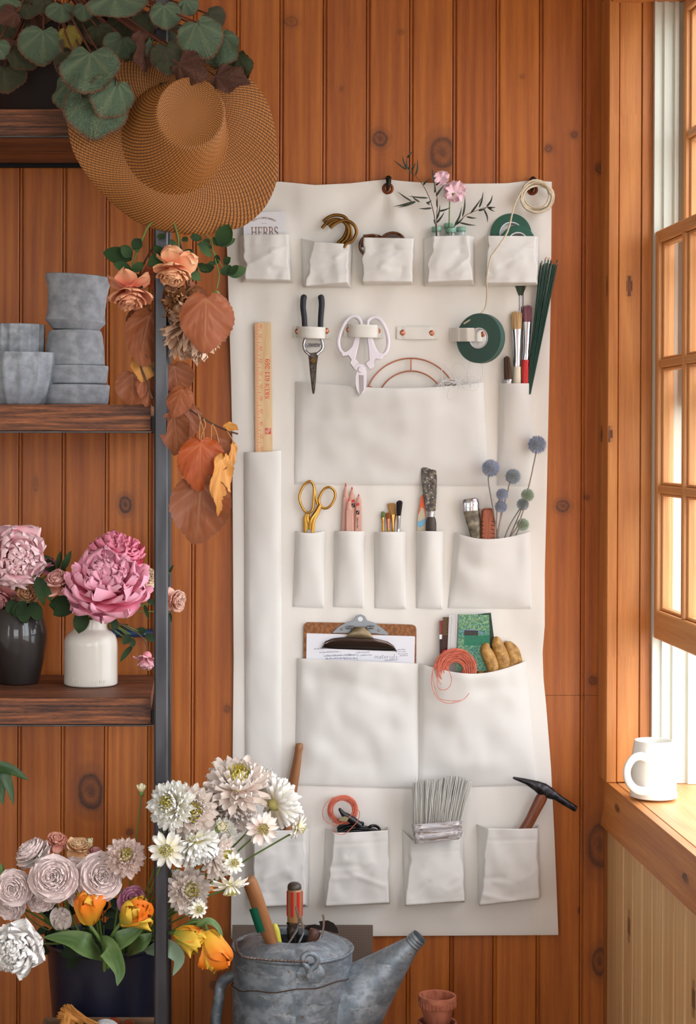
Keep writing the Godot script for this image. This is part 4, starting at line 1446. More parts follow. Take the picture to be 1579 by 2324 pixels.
func middle_row_things() -> void:
	M.brass = mat(rgb(196, 150, 72), 0.22, 1.0)
	var x0 := 660.0
	var y0 := 1080.0
	var s := 5.848
	# brass scissors
	var z := zmax(675, 1090, 760, 1200) + 0.002
	var o := thing("tailor_scissors", "brass handled tailor scissors in slim canvas pocket", "scissors", P(702, 1290, z))
	for l in [[[304, 150], [275, 85], [232, 76], [165, 138], [116, 250], [122, 350], [170, 450], [215, 488], [262, 478], [292, 420], [302, 300]], [[400, 235], [450, 168], [512, 150], [568, 188], [588, 260], [558, 350], [500, 418], [430, 430], [382, 375], [372, 310]]]:
		var g := G.new()
		tube(g, curve(px3(zz(l, x0, y0, s), z + 0.006), 5, true), 0.0027, 8, false, Color.WHITE, 1.5, true)
		part(o, "handle", g, M.brass)
	var g := G.new()
	oval(g, [[x0 + 225 / s, y0 + 480 / s, 4, 0.003, z + 0.006], [x0 + 205 / s, y0 + 560 / s, 8, 0.003, z + 0.005], [x0 + 225 / s, y0 + 640 / s, 11, 0.003, z + 0.005], [x0 + 235 / s, y0 + 780 / s, 12, 0.002, z + 0.005]], 14)
	part(o, "shank", g, M.brass)
	g = G.new()
	oval(g, [[x0 + 385 / s, y0 + 390 / s, 5, 0.003, z + 0.008], [x0 + 345 / s, y0 + 480 / s, 6, 0.003, z + 0.009], [x0 + 290 / s, y0 + 570 / s, 7, 0.003, z + 0.009], [x0 + 275 / s, y0 + 640 / s, 7, 0.002, z + 0.009], [x0 + 270 / s, y0 + 780 / s, 8, 0.002, z + 0.008]], 14)
	tube(g, px3(zz([[310, 150], [330, 290], [350, 380]], x0, y0, s), z + 0.007), 0.0022, 7)
	part(o, "shank", g, M.brass)
	g = G.new()
	slab(g, circle2(Vector2(x0 + 240 / s, y0 + 738 / s), 6, 6, 18), z + 0.009, z + 0.0125, 0.001)
	part(o, "screw", g, M.chrome)
	g = G.new()
	slab(g, v2([[690, 1206], [713, 1206], [709, 1232], [700, 1236]]), z + 0.003, z + 0.006, 0.0006)
	part(o, "blade", g, M.chrome)
	# carpenter pencils
	M.pencil = mat(Color.WHITE, 0.6, 0.0, {"albedo_texture": wood_tex(64, 256, 1, rgb(226, 178, 160), rgb(190, 134, 116), 17, [], 1.2), "uv1_scale": Vector3(6, 0.8, 1)})
	M.red_lead = mat(rgb(206, 62, 58), 0.6)
	M.black_ink = mat(rgb(30, 26, 26), 0.7)
	z = cz(790, 1190)
	for q in [[[668, 742, 690, 765, 270, 727, 95], 0.0035, "tallest carpenter pencil, pale with red tip", 0], [[778, 850, 766, 850, 300, 812, 142], 0.0030, "carpenter pencil with red print behind the front pencil", 1], [[727, 836, 730, 818, 440, 765, 300], 0.0100, "short blunt carpenter pencil standing in front of others", 2], [[845, 938, 860, 936, 345, 900, 240], 0.0065, "carpenter pencil with black lettering along its side", 3]]:
		var l: Array = q[0]
		var zb: float = z + q[1]
		var n := thing("carpenter_pencil", q[2], "pencil", P(x0 + l[0] / s, 1230, zb))
		g = G.new()
		slab(g, v2(zz([[l[2], l[4]], [l[3], l[4]], [l[1], 740], [l[1] - 4, 880], [l[0] - 4, 880], [l[0], 740]], x0, y0, s)), zb, zb + 0.0058, 0.0016)
		part(n, "body", g, M.pencil)
		g = G.new()
		var w: float = (l[3] - l[2]) * 0.5 / s
		var cx: float = x0 + (l[2] + l[3]) * 0.5 / s
		var ax: float = x0 + l[5] / s
		var ys: float = y0 + l[4] / s
		var ya: float = y0 + l[6] / s
		oval(g, [[cx, ys + 1, w, 0.0028, zb + 0.0029], [lerp(cx, ax, 0.35), lerp(ys, ya, 0.35), w * 0.72, 0.0026, zb + 0.0029], [lerp(cx, ax, 0.75), lerp(ys, ya, 0.75), w * 0.34, 0.0016, zb + 0.0029]], 10)
		part(n, "sharpened_end", g, M.pencil)
		g = G.new()
		oval(g, [[lerp(cx, ax, 0.74), lerp(ys, ya, 0.74), w * 0.32, 0.0015, zb + 0.0031], [ax, ya, 0.6, 0.0004, zb + 0.0031]], 8)
		part(n, "lead", g, M.red_lead)
		if q[3] == 3 or q[3] == 1:
			var c: float = (l[0] + l[1]) * 0.5 + (12 if q[3] == 1 else -6)
			g = G.new()
			var yl: float = l[4] + (115 if q[3] == 3 else 65)
			slab(g, v2(zz([[c - 22, yl], [c + 22, yl], [c + 22, yl + 52], [c - 22, yl + 52]], x0, y0, s)), zb + 0.0057, zb + 0.00595, 0.00008)
			var sq := part(n, "printed_square", g, M.black_ink)
			g = G.new()
			slab(g, v2(zz([[c - 16, yl + 40], [c + 12, yl + 6], [c + 17, yl + 11], [c - 10, yl + 45]], x0, y0, s)), zb + 0.0059, zb + 0.0060, 0.00003)
			part(sq, "slash", g, M.pencil)
			if q[3] == 3: words(n, "lettering", "THE HOME", x0 + (c - 4) / s, y0 + 625 / s, zb + 0.0059, 3.6, M.black_ink, PI / 2, 1.0, "Droid Sans", 700)
			g = G.new()
			slab(g, v2(zz([[c - 22, l[4] + 18], [c + 20, l[4] + 12], [c + 20, l[4] + 50], [c - 22, l[4] + 56]], x0, y0, s)), zb + 0.0057, zb + 0.0059, 0.00005)
			part(n, "red_band", g, M.red_lead)
	# small paint brushes
	z = cz(885, 1200)
	var gold := mat(rgb(206, 160, 92), 0.25, 1.0)
	artist_brush("small brush with green tinted tip and gold ferrule", [1222, 470, 22], [1222, 552, 26], [1222, 650, 15], [1226, 900, 18], z + 0.007, rgb(122, 138, 84), gold, M.brass, x0, y0, s, 0.003)
	artist_brush("small brush with burnt orange tip and copper ferrule", [1288, 486, 36], [1290, 566, 27], [1292, 700, 20], [1292, 900, 20], z + 0.009, rgb(160, 94, 40), M.copper, M.brass, x0, y0, s, 0.003)
	artist_brush("wide flat tan brush with gold ferrule", [1330, 355, 58], [1358, 512, 42], [1356, 690, 20], [1356, 900, 20], z + 0.006, rgb(200, 152, 92), gold, M.brass, x0, y0, s, 0.003)
	artist_brush("fluffy black round brush with silver ferrule", [1443, 322, 44], [1430, 528, 26], [1424, 740, 24], [1420, 900, 22], z + 0.012, rgb(36, 26, 26), M.chrome, M.rubber, x0, y0, s, 0.008)
	# putty knife and a paint-smeared scraper
	x0 = 920.0; y0 = 1040.0; s = 12.146
	z = zmax(945, 1060, 995, 1205) + 0.004
	M.smeared = mat(Color.WHITE, 0.5, 0.5, {"albedo_texture": smear_tex([rgb(96, 92, 88), rgb(70, 64, 62), rgb(150, 138, 108), rgb(206, 206, 212), rgb(118, 104, 84)], 5), "uv1_scale": Vector3(1.4, 1.4, 1)})
	o = thing("putty_knife", "old putty knife with paint spotted steel blade pointing up", "putty knife", P(979, 1300, z))
	g = G.new()
	slab(g, v2(zz([[430, 290], [470, 250], [790, 250], [845, 330], [862, 560], [855, 1000], [825, 1440], [780, 1470], [600, 1470], [560, 1440], [490, 980], [445, 600]], x0, y0, s)), z + 0.003, z + 0.0055, 0.0006)
	part(o, "blade", g, M.smeared)
	g = G.new()
	oval(g, [[x0 + 700 / s, y0 + 1465 / s, 7.4, 0.004, z + 0.004], [x0 + 702 / s, y0 + 1620 / s, 7.6, 0.006, z + 0.004]], 14)
	part(o, "collar", g, M.chrome)
	g = G.new()
	oval(g, [[x0 + 702 / s, y0 + 1615 / s, 8, 0.007, z + 0.004], [x0 + 705 / s, y0 + 1680 / s, 10.4, 0.009, z + 0.004], [x0 + 708 / s, y0 + 1800 / s, 11.8, 0.010, z + 0.004], [x0 + 708 / s, y0 + 2050 / s, 11.5, 0.009, z + 0.003], [x0 + 708 / s, y0 + 2250 / s, 9, 0.007, z + 0.001]], 16)
	part(o, "handle", g, mat(rgb(74, 62, 56), 0.45))
	o = thing("paint_scraper", "narrow paint scraper smeared orange and light blue", "scraper", P(955, 1260, z))
	g = G.new()
	slab(g, v2(zz([[480, 985], [522, 1030], [560, 1650], [545, 2200], [340, 2200], [320, 1800], [345, 1560], [420, 1080]], x0, y0, s)), z - 0.002, z + 0.0008, 0.0004)
	part(o, "blade", g, mat(rgb(206, 192, 164), 0.5))
	g = G.new()
	slab(g, v2(zz([[480, 980], [525, 1030], [560, 1640], [540, 1600], [515, 1400], [440, 1330], [400, 1470], [345, 1585], [372, 1440], [418, 1080]], x0, y0, s)), z + 0.0004, z + 0.0016, 0.0003)
	part(o, "orange_paint", g, mat(rgb(226, 92, 38), 0.4))
	g = G.new()
	slab(g, v2(zz([[330, 1740], [430, 1730], [540, 1650], [556, 1720], [530, 1800], [480, 1870], [400, 1910], [325, 1850]], x0, y0, s)), z + 0.0004, z + 0.0016, 0.0003)
	part(o, "blue_paint", g, mat(rgb(122, 186, 222), 0.4))
	# the wide right pocket: a knife handle of metal, a notched wooden one, globe thistles
	x0 = 1020.0; y0 = 970.0; s = 6.865
	z = cz(1090, 1200) + 0.015
	o = thing("pocket_knife", "worn folding knife with silver bolster in wide pocket", "knife", P(1083, 1260, z))
	g = G.new()
	oval(g, [[x0 + 335 / s, y0 + 1290 / s, 18, 0.007, z], [x0 + 370 / s, y0 + 1450 / s, 17, 0.0075, z], [x0 + 400 / s, y0 + 1600 / s, 14.5, 0.007, z], [x0 + 420 / s, y0 + 1720 / s, 13, 0.006, z], [x0 + 440 / s, y0 + 1830 / s, 10, 0.005, z]], 18)
	part(o, "handle", g, mat(Color.WHITE, 0.4, 0.3, {"albedo_texture": mottled(rgb(92, 84, 70), rgb(156, 146, 124), 0.03, 4, 128, 9)}))
	g = G.new()
	oval(g, [[x0 + 320 / s, y0 + 1105 / s, 12, 0.003, z], [x0 + 322 / s, y0 + 1120 / s, 17, 0.006, z], [x0 + 326 / s, y0 + 1180 / s, 19.5, 0.008, z], [x0 + 336 / s, y0 + 1296 / s, 19, 0.0078, z]], 18)
	part(o, "bolster", g, M.chrome)
	g = G.new()
	tube(g, px3(circle2(Vector2(x0 + 320 / s, y0 + 1215 / s), 8.5, 5.6, 20, -0.25).map(func(q): return [q.x, q.y]), z + 0.0085), 0.0009, 6, false, Color.WHITE, 1.0, true)
	part(o, "lanyard_ring", g, M.pale_card)
	o = thing("notched_folding_rule", "reddish wooden tool with dark notches in wide pocket", "tool", P(1106, 1270, z))
	g = G.new()
	slab(g, v2(zz([[498, 1290], [530, 1262], [640, 1256], [690, 1280], [705, 1400], [708, 1745], [700, 1850], [495, 1850], [484, 1745], [488, 1420]], x0, y0, s)), z - 0.004, z + 0.011, 0.004)
	part(o, "wood", g, mat(Color.WHITE, 0.45, 0.0, {"albedo_texture": wood_tex(64, 256, 1, rgb(176, 96, 62), rgb(112, 48, 30), 19, [], 1.0), "uv1_scale": Vector3(4, 1, 1)}))
	for k in 5:
		for l in [[492, 540], [640, 702]]:
			var yy := 1465.0 + k * 62.0
			g = G.new()
			tube(g, px3(zz([[l[0], yy - 4], [l[1], yy + 6]], x0, y0, s), z + 0.0108), 0.0007, 5)
			part(o, "notch", g, M.black_ink)
	var th := [[1365, 270, 155, [[1345, 400], [1300, 620], [1230, 930], [1100, 1320], [950, 1720]], 0, 0.030, "tallest blue globe thistle overlapping the canvas edge"], [640, 635, 150, [[605, 770], [612, 900], [650, 1120], [690, 1350], [780, 1740]], 0, 0.034, "deep blue globe thistle above the wide pocket"], [990, 765, 130, [[925, 900], [905, 1000], [850, 1200], [780, 1500], [760, 1740]], 1, 0.028, "grey blue globe thistle beside the narrow pocket"], [820, 1045, 105, [[770, 1140], [740, 1240], [750, 1740]], 0, 0.036, "small blue globe thistle, upper of a touching pair"], [800, 1235, 105, [[800, 1330], [780, 1480], [740, 1740]], 0, 0.030, "small blue globe thistle, lower of a touching pair"], [1215, 1055, 112, [[1190, 1160], [1120, 1380], [1060, 1540], [970, 1720]], 2, 0.038, "pale green globe thistle in front of a grey one"], [1140, 1200, 105, [[1075, 1300], [950, 1500], [870, 1720]], 1, 0.026, "grey globe thistle half hidden by the green one"], [1140, 1515, 108, [[1080, 1580], [1040, 1700]], 2, 0.026, "low green globe thistle just above pocket mouth"]]
	var hues := [[Color(0.62, 0.68, 0.74), Color(0.10, 0.13, 0.36)], [Color(0.56, 0.62, 0.62), Color(0.17, 0.21, 0.30)], [Color(0.56, 0.66, 0.42), Color(0.28, 0.36, 0.36)]]
	var spiky := []
	for h in hues: spiky.append(thistle_mesh(h[0], h[1]))
	M.vertex = mat(Color.WHITE, 0.75, 0.0, {"vertex_color_use_as_albedo": true})
	M.thistle_stem = mat(rgb(150, 138, 126), 0.8)
	var tz := cz(1120, 1150)
	for q in th:
		var foot: Array = zz([q[3][-1]], x0, y0, s)[0]
		var n := thing("globe_thistle", q[6], "thistle", P(foot[0], foot[1] + 30, tz + 0.018))
		g = G.new()
		var st := px3(zz(q[3], x0, y0, s), tz + q[5] - 0.004)
		st.push_front(P(x0 + q[0] / s, y0 + q[1] / s, tz + q[5]))
		st.append(P(foot[0], foot[1] + 14, tz + 0.008))
		st[st.size() - 2].z = tz + 0.014
		tube(g, curve(st, 4), 0.0013, 6)
		part(n, "stem", g, M.thistle_stem)
		var b: Basis = Basis(Vector3(0.2, 1, 0.1).normalized(), q[0] * 0.1) * (q[2] / s * S(tz))
		inst(n, "flower_head", spiky[q[4]], M.vertex, Transform3D(b, P(x0 + q[0] / s, y0 + q[1] / s, tz + q[5]) - n.position))

func smear_tex(cols: Array, sd: int) -> ImageTexture:
	var n := FastNoiseLite.new()
	n.seed = sd
	n.frequency = 0.045
	n.fractal_octaves = 4
	return tex(128, 128, func(x: int, y: int) -> Color:
		var a := n.get_noise_2d(x, y * 0.6)
		var b := n.get_noise_2d(x + 300, y + 90)
		var c: Color = cols[0].lerp(cols[1], clampf(a * 2.0 + 0.5, 0, 1))
		if b > 0.08: c = c.lerp(cols[2], clampf((b - 0.08) * 3.0, 0, 0.6))
		if n.get_noise_2d(x * 1.8 + 70, y * 1.8) > 0.44: c = cols[3]
		if n.get_noise_2d(x * 1.3, y * 1.3 + 500) > 0.25: c = c.lerp(cols[4], 0.6)
		return c)

func thistle_mesh(c0: Color, c1: Color) -> ArrayMesh:
	var g := G.new()
	lathe(g, Vector3.ZERO, [[0.0, -0.55], [0.3, -0.47], [0.52, -0.2], [0.55, 0.0], [0.5, 0.24], [0.3, 0.47], [0.0, 0.55]], 14)
	for i in g.col.size(): g.col[i] = c0 * 0.45
	var n := 260
	for k in n:
		var y := 1.0 - 2.0 * (k + 0.5) / n
		var r := sqrt(1.0 - y * y)
		var a := k * 2.399963
		var d := Vector3(cos(a) * r, y, sin(a) * r)
		var s := d.cross(Vector3(0.3, 0.2, 0.9)).normalized()
		var t := d.cross(s)
		var tip := d * (0.97 + 0.06 * sin(k * 7.3))
		var ring := [0.0, 0.0, 0.0]
		var a3 := []
		var m3 := []
		for q in 3:
			var an := TAU * q / 3
			a3.append(g.add(d * 0.5 + (s * cos(an) + t * sin(an)) * 0.022, Vector2.ZERO, c0))
			m3.append(g.add(d * 0.82 + (s * cos(an) + t * sin(an)) * 0.040, Vector2.ZERO, c0.lerp(c1, 0.55)))
		var ti := g.add(tip, Vector2.ZERO, c1.lerp(Color(0.8, 0.82, 0.86), 0.12 + 0.18 * float(d.y < 0.2)))
		for q in 3:
			var p := (q + 1) % 3
			g.quad(a3[q], a3[p], m3[p], m3[q])
			g.tri(m3[q], m3[p], ti)
	return g.mesh()

func paper_row_things() -> void:
	var x0 := 680.0
	var y0 := 1380.0
	var s := 5.639
	var z := zmax(690, 1410, 945, 1510) + 0.002
	var o := thing("clipboard", "brown hardboard clipboard with steel clip in canvas pocket", "clipboard", P(815, 1690, z))
	var g := G.new()
	slab(g, v2(zz([[50, 245], [62, 205], [95, 180], [700, 190], [1440, 212], [1480, 232], [1492, 270], [1488, 980], [45, 980]], x0, y0, s)), z, z + 0.0032, 0.0004)
	part(o, "board", g, mat(Color.WHITE, 0.7, 0.0, {"albedo_texture": mottled(rgb(126, 76, 40), rgb(164, 108, 62), 0.06, 4, 128, 14), "uv1_scale": Vector3(1.2, 1.2, 1)}))
	g = G.new()
	var cl := zz([[415, 312], [500, 232], [600, 182], [690, 160], [722, 102], [775, 80], [830, 102], [862, 160], [960, 192], [1050, 250], [1130, 318], [1132, 350], [950, 326], [420, 322]], x0, y0, s)
	slab(g, v2(cl), z + 0.0034, z + 0.0052, 0.0008)
	var galv := mat(rgb(150, 156, 160), 0.4, 0.7)
	var clip := part(o, "clip_plate", g, galv)
	g = G.new()
	slab(g, circle2(Vector2(x0 + 775 / s, y0 + 140 / s), 5.8, 5.4, 18), z + 0.0050, z + 0.00535, 0.0001)
	part(clip, "hanging_hole", g, M.pale_card)
	for q in [[535, 270], [1012, 285]]:
		g = G.new()
		slab(g, circle2(Vector2(x0 + q[0] / s, y0 + q[1] / s), 3.2, 3.2, 14), z + 0.005, z + 0.0066, 0.0006)
		part(clip, "rivet", g, M.chrome)
	for q in [645, 905]:
		g = G.new()
		var hel := []
		for i in 61:
			var t := i / 60.0
			var a := t * TAU * 6
			hel.append(P(x0 + (q - 48 + 96 * t) / s, y0 + (246 + 22 * sin(a)) / s, z + 0.0095 + 0.0036 * cos(a)))
		tube(g, hel, 0.0008, 5)
		part(o, "spring", g, M.chrome)
	g = G.new()
	var lever := []
	for j in 7:
		var t := j / 6.0
		var w: float = lerp(70.0, 178.0, pow(t, 0.8))
		var r := []
		for i in 9:
			var u := i / 8.0 * 2.0 - 1.0
			r.append(P(x0 + (770 + u * w) / s, y0 + (240 + 145 * t + 10 * u * t) / s, z + 0.0120 + 0.004 * sin(PI * t * 0.8) - 0.0035 * u * u))
		lever.append(r)
	cloth_sheet(g, lever, 0.0012)
	part(o, "clip_lever", g, mat(rgb(132, 118, 92), 0.38, 0.9))
	g = G.new()
	var jaw := []
	for j in 6:
		var t := j / 5.0
		var r := []
		for i in 25:
			var u := i / 24.0
			var x: float = lerp(285.0, 1240.0, u)
			var top := look(x, [[285, 512], [320, 432], [420, 386], [590, 370], [945, 386], [1130, 428], [1210, 488], [1240, 545]])
			var bot: float = lerp(517.0, 554.0, u)
			r.append(P(x0 + x / s, y0 + lerp(top, bot, t) / s, z + 0.0105 - 0.0050 * t + 0.003 * sin(PI * t)))
		jaw.append(r)
	cloth_sheet(g, jaw, 0.0012)
	part(o, "clip_jaw", g, mat(rgb(92, 82, 78), 0.16, 1.0))
	# written sheets
	var pz := z + 0.0033
	M.paper_white = mat(rgb(238, 238, 244), 0.8)
	M.written = mat(Color.WHITE, 0.8, 0.0, {"albedo_texture": note_tex()})
	for k in 2:
		var n := thing("paper_sheet", ["white paper lying under the written note on clipboard", "white note sheet with handwriting clipped to clipboard"][k], "paper", P(815, 1690, pz))
		g = G.new()
		var rows := []
		for j in 9:
			var v := j / 8.0
			var r := []
			for i in 13:
				var u := i / 12.0
				var x: float = lerp(lerp(88.0, 1466.0, u), lerp(80.0, 1452.0, u), v)
				var y: float = lerp(lerp(322.0, 360.0, u), lerp(940.0, 960.0, u), v)
				var lift := 0.0006 * k + 0.0010 * exp(-pow((v - 0.3) * 8.0, 2)) * k + 0.0002
				r.append(P(x0 + (x + (1 - k) * 9) / s, y0 + (y + (1 - k) * 6) / s, pz + lift))
			rows.append(r)
		g.grid(rows)
		part(n, "sheet", g, M.written if k == 1 else M.paper_white)
	books()
	x0 = 960.0; s = 6.316
	# coral raffia
	z = cz(1035, 1500) + 0.025
	o = thing("raffia_bundle", "wound bundle of coral raffia at the big pocket mouth", "raffia", P(1034, 1560, z))
	M.coral = mat(Color.WHITE, 0.6, 0.0, {"albedo_texture": mottled(rgb(206, 96, 70), rgb(240, 140, 112), 0.05, 2, 64, 2), "uv1_scale": Vector3(1, 2, 1)})
	g = G.new()
	var rr := RandomNumberGenerator.new()
	rr.seed = 31
	var c := P(1034, 1518, z)
	for k in 95:
		var tiltx := rr.randf_range(-0.5, 0.5)
		var tilty := rr.randf_range(-0.5, 0.5)
		var rad := rr.randf_range(19.0, 47.0) * S(z)
		var off := Vector3(rr.randf_range(-0.004, 0.004), rr.randf_range(-0.004, 0.002), rr.randf_range(-0.006, 0.006))
		var ring := []
		for i in 18:
			var a := TAU * i / 18
			var w := 1.0 + 0.10 * noise.get_noise_2d(k * 9.0, a)
			ring.append(c + off + Vector3(cos(a) * rad * w, sin(a) * rad * 0.97 * w, (cos(a) * tiltx + sin(a) * tilty) * 0.008))
		tube(g, ring, 0.00075, 3, false, Color.WHITE, 0.6, true)
	part(o, "strands", g, M.coral).set_meta("kind", "stuff")
	for l in [[[190, 780], [150, 860], [125, 960], [122, 1080], [150, 1200], [210, 1300], [290, 1350], [380, 1365], [490, 1345], [590, 1300], [660, 1220]], [[260, 850], [215, 950], [200, 1050], [215, 1140], [270, 1175], [350, 1155], [400, 1080], [395, 960], [340, 860]], [[240, 800], [170, 830], [140, 900], [135, 1000], [165, 1120], [200, 1250], [260, 1310], [420, 1330], [540, 1325]]]:
		g = G.new()
		var pts := []
		for q in zz(l, x0, y0, s): pts.append(P(q[0], q[1], cz(q[0], q[1]) + (0.044 if q[1] < 1535 else 0.047)))
		tube(g, curve(pts, 5), 0.0006, 4)
		part(o, "loose_strand", g, M.coral)
	# leather gloves
	z = cz(1130, 1500) + 0.009
	o = thing("work_gloves", "pair of tan leather work gloves, fingers up in pocket", "gloves", P(1130, 1590, z))
	M.leather = mat(Color.WHITE, 0.55, 0.0, {"albedo_texture": mottled(rgb(150, 104, 48), rgb(208, 164, 92), 0.018, 4, 256, 6), "normal_enabled": true, "normal_texture": bumps(0.05, 8, 4, 128, 3.0), "normal_scale": 0.5, "uv1_triplanar": true, "uv1_scale": Vector3(14, 14, 14)})
	for q in [[[810, 650, 32], [790, 740, 42], [810, 850, 50], [850, 1100, 60], 0.002], [[905, 520, 40], [900, 600, 70], [960, 740, 80], [1000, 880, 75], 0.012], [[1050, 430, 42], [1060, 520, 72], [1110, 640, 84], [1150, 800, 86], 0.008], [[1190, 495, 36], [1250, 600, 62], [1290, 720, 66], [1270, 850, 68], 0.000], [[1250, 500, 22], [1320, 600, 44], [1370, 740, 40], [1370, 860, 40], -0.006]]:
		var rows := []
		var zc: float = z + q[4]
		var p := []
		for i in 4: p.append(Vector3(x0 + q[i][0] / s, y0 + q[i][1] / s, q[i][2] * 1.16 / s))
		var down: Vector3 = p[3] + Vector3(0, 60, -1)
		p.append(down)
		var c3 := curve(p, 5)
		rows.append([c3[0].x, c3[0].y - 4, 0.6, 0.0006, zc])
		rows.append([c3[0].x, c3[0].y - 2.5, c3[0].z * 0.62, 0.0045, zc])
		for i in c3.size():
			var v: Vector3 = c3[i]
			rows.append([v.x, v.y, v.z, clamp(v.z * S(zc) * 0.85, 0.004, 0.0098), zc])
		g = G.new()
		oval(g, rows, 16)
		var fi := part(o, "finger", g, M.leather)
		g = G.new()
		var seam := []
		for i in range(2, c3.size() - 4): seam.append(P(c3[i].x + c3[i].z * 0.86, c3[i].y, zc + 0.0040))
		tube(g, seam, 0.0009, 5)
		part(fi, "seam", g, M.leather)

func note_tex() -> ImageTexture:
	var im := Image.create(640, 278, false, Image.FORMAT_RGB8)
	im.fill(rgb(238, 238, 244))
	var line := func(a: Vector2, b: Vector2, c: Color, t: int) -> void:
		var n := int(a.distance_to(b)) + 1
		for i in n + 1:
			var p := a.lerp(b, float(i) / n)
			im.fill_rect(Rect2i(int(p.x), int(p.y), t, t), c)
	var ink := rgb(118, 120, 138)
	line.call(Vector2(98, 0), Vector2(100, 520), rgb(236, 206, 214), 1)
	var r := RandomNumberGenerator.new()
	r.seed = 40
	# rows of small joined handwriting that cannot be read, and one clear heading
	var scrawl := func(x: float, y: float, len: float, h: float, c: Color) -> void:
		var p := Vector2(x, y)
		while p.x < x + len:
			var q := p + Vector2(r.randf_range(2.0, 4.5), 0)
			var m := Vector2((p.x + q.x) * 0.5 + r.randf_range(-1, 1), y - h * r.randf_range(0.4, 1.3) - (p.x - x) * 0.06)
			q.y = y - (q.x - x) * 0.06 + r.randf_range(-1, 1)
			line.call(p, m, c, 1)
			line.call(m, q, c, 1)
			p = q + Vector2(3.0 if r.randf() < 0.16 else 0.0, 0)
	for l in [[44, 92, 70, 6], [76, 112, 125, 8], [105, 132, 165, 8], [115, 148, 130, 8], [250, 125, 60, 7], [295, 108, 80, 7], [318, 124, 70, 7], [225, 146, 80, 7], [540, 85, 50, 5], [530, 98, 60, 5], [545, 110, 55, 5], [556, 120, 45, 6], [465, 150, 80, 7]]:
		scrawl.call(l[0], l[1], l[2], l[3], ink)
	line.call(Vector2(106, 132), Vector2(300, 116), ink, 1)
	for k in 20: line.call(Vector2(306 + 4 * sin(k * 0.33), 96 + k * 3), Vector2(306 + 4 * sin(k * 0.33 + 0.33), 99 + k * 3), ink, 1)
	# the heading «materials:» in strokes; each letter 0..1
	var L := {"m": [[[0, 1], [0.05, 0.1], [0.2, 0], [0.4, 0.3], [0.42, 1]], [[0.42, 0.4], [0.6, 0], [0.8, 0.2], [0.85, 1]]], "a": [[[0.8, 0.15], [0.4, 0], [0.05, 0.4], [0.1, 0.9], [0.5, 1], [0.8, 0.5], [0.8, 0.1], [0.9, 1]]], "t": [[[0.4, -0.7], [0.35, 0.8], [0.8, 1]], [[0.0, -0.1], [0.9, -0.2]]], "e": [[[0.1, 0.5], [0.8, 0.4], [0.6, 0], [0.2, 0.1], [0.05, 0.6], [0.4, 1], [0.9, 0.85]]], "r": [[[0.1, 0], [0.15, 1]], [[0.15, 0.4], [0.5, 0], [0.9, 0.15]]], "i": [[[0.4, 0.1], [0.45, 1]], [[0.4, -0.4], [0.45, -0.35]]], "l": [[[0.4, -0.9], [0.35, 0.8], [0.8, 1]]], "s": [[[0.8, 0.1], [0.3, 0.0], [0.2, 0.4], [0.75, 0.65], [0.6, 1], [0.1, 0.9]]], ":": [[[0.4, 0.1], [0.45, 0.18]], [[0.4, 0.85], [0.45, 0.95]]]}
	var x := 408.0
	for ch in "materials:":
		var w := 22.0 if ch == "m" else (8.0 if ch in "il:" else 13.0)
		for st in L[ch]:
			for i in st.size() - 1:
				for k in 2: line.call(Vector2(x + st[i][0] * w + k * 0.6, 122 + st[i][1] * 15), Vector2(x + st[i + 1][0] * w + k * 0.6, 122 + st[i + 1][1] * 15), rgb(70, 70, 84), 1)
		x += w + 2.5
	return ImageTexture.create_from_image(im)

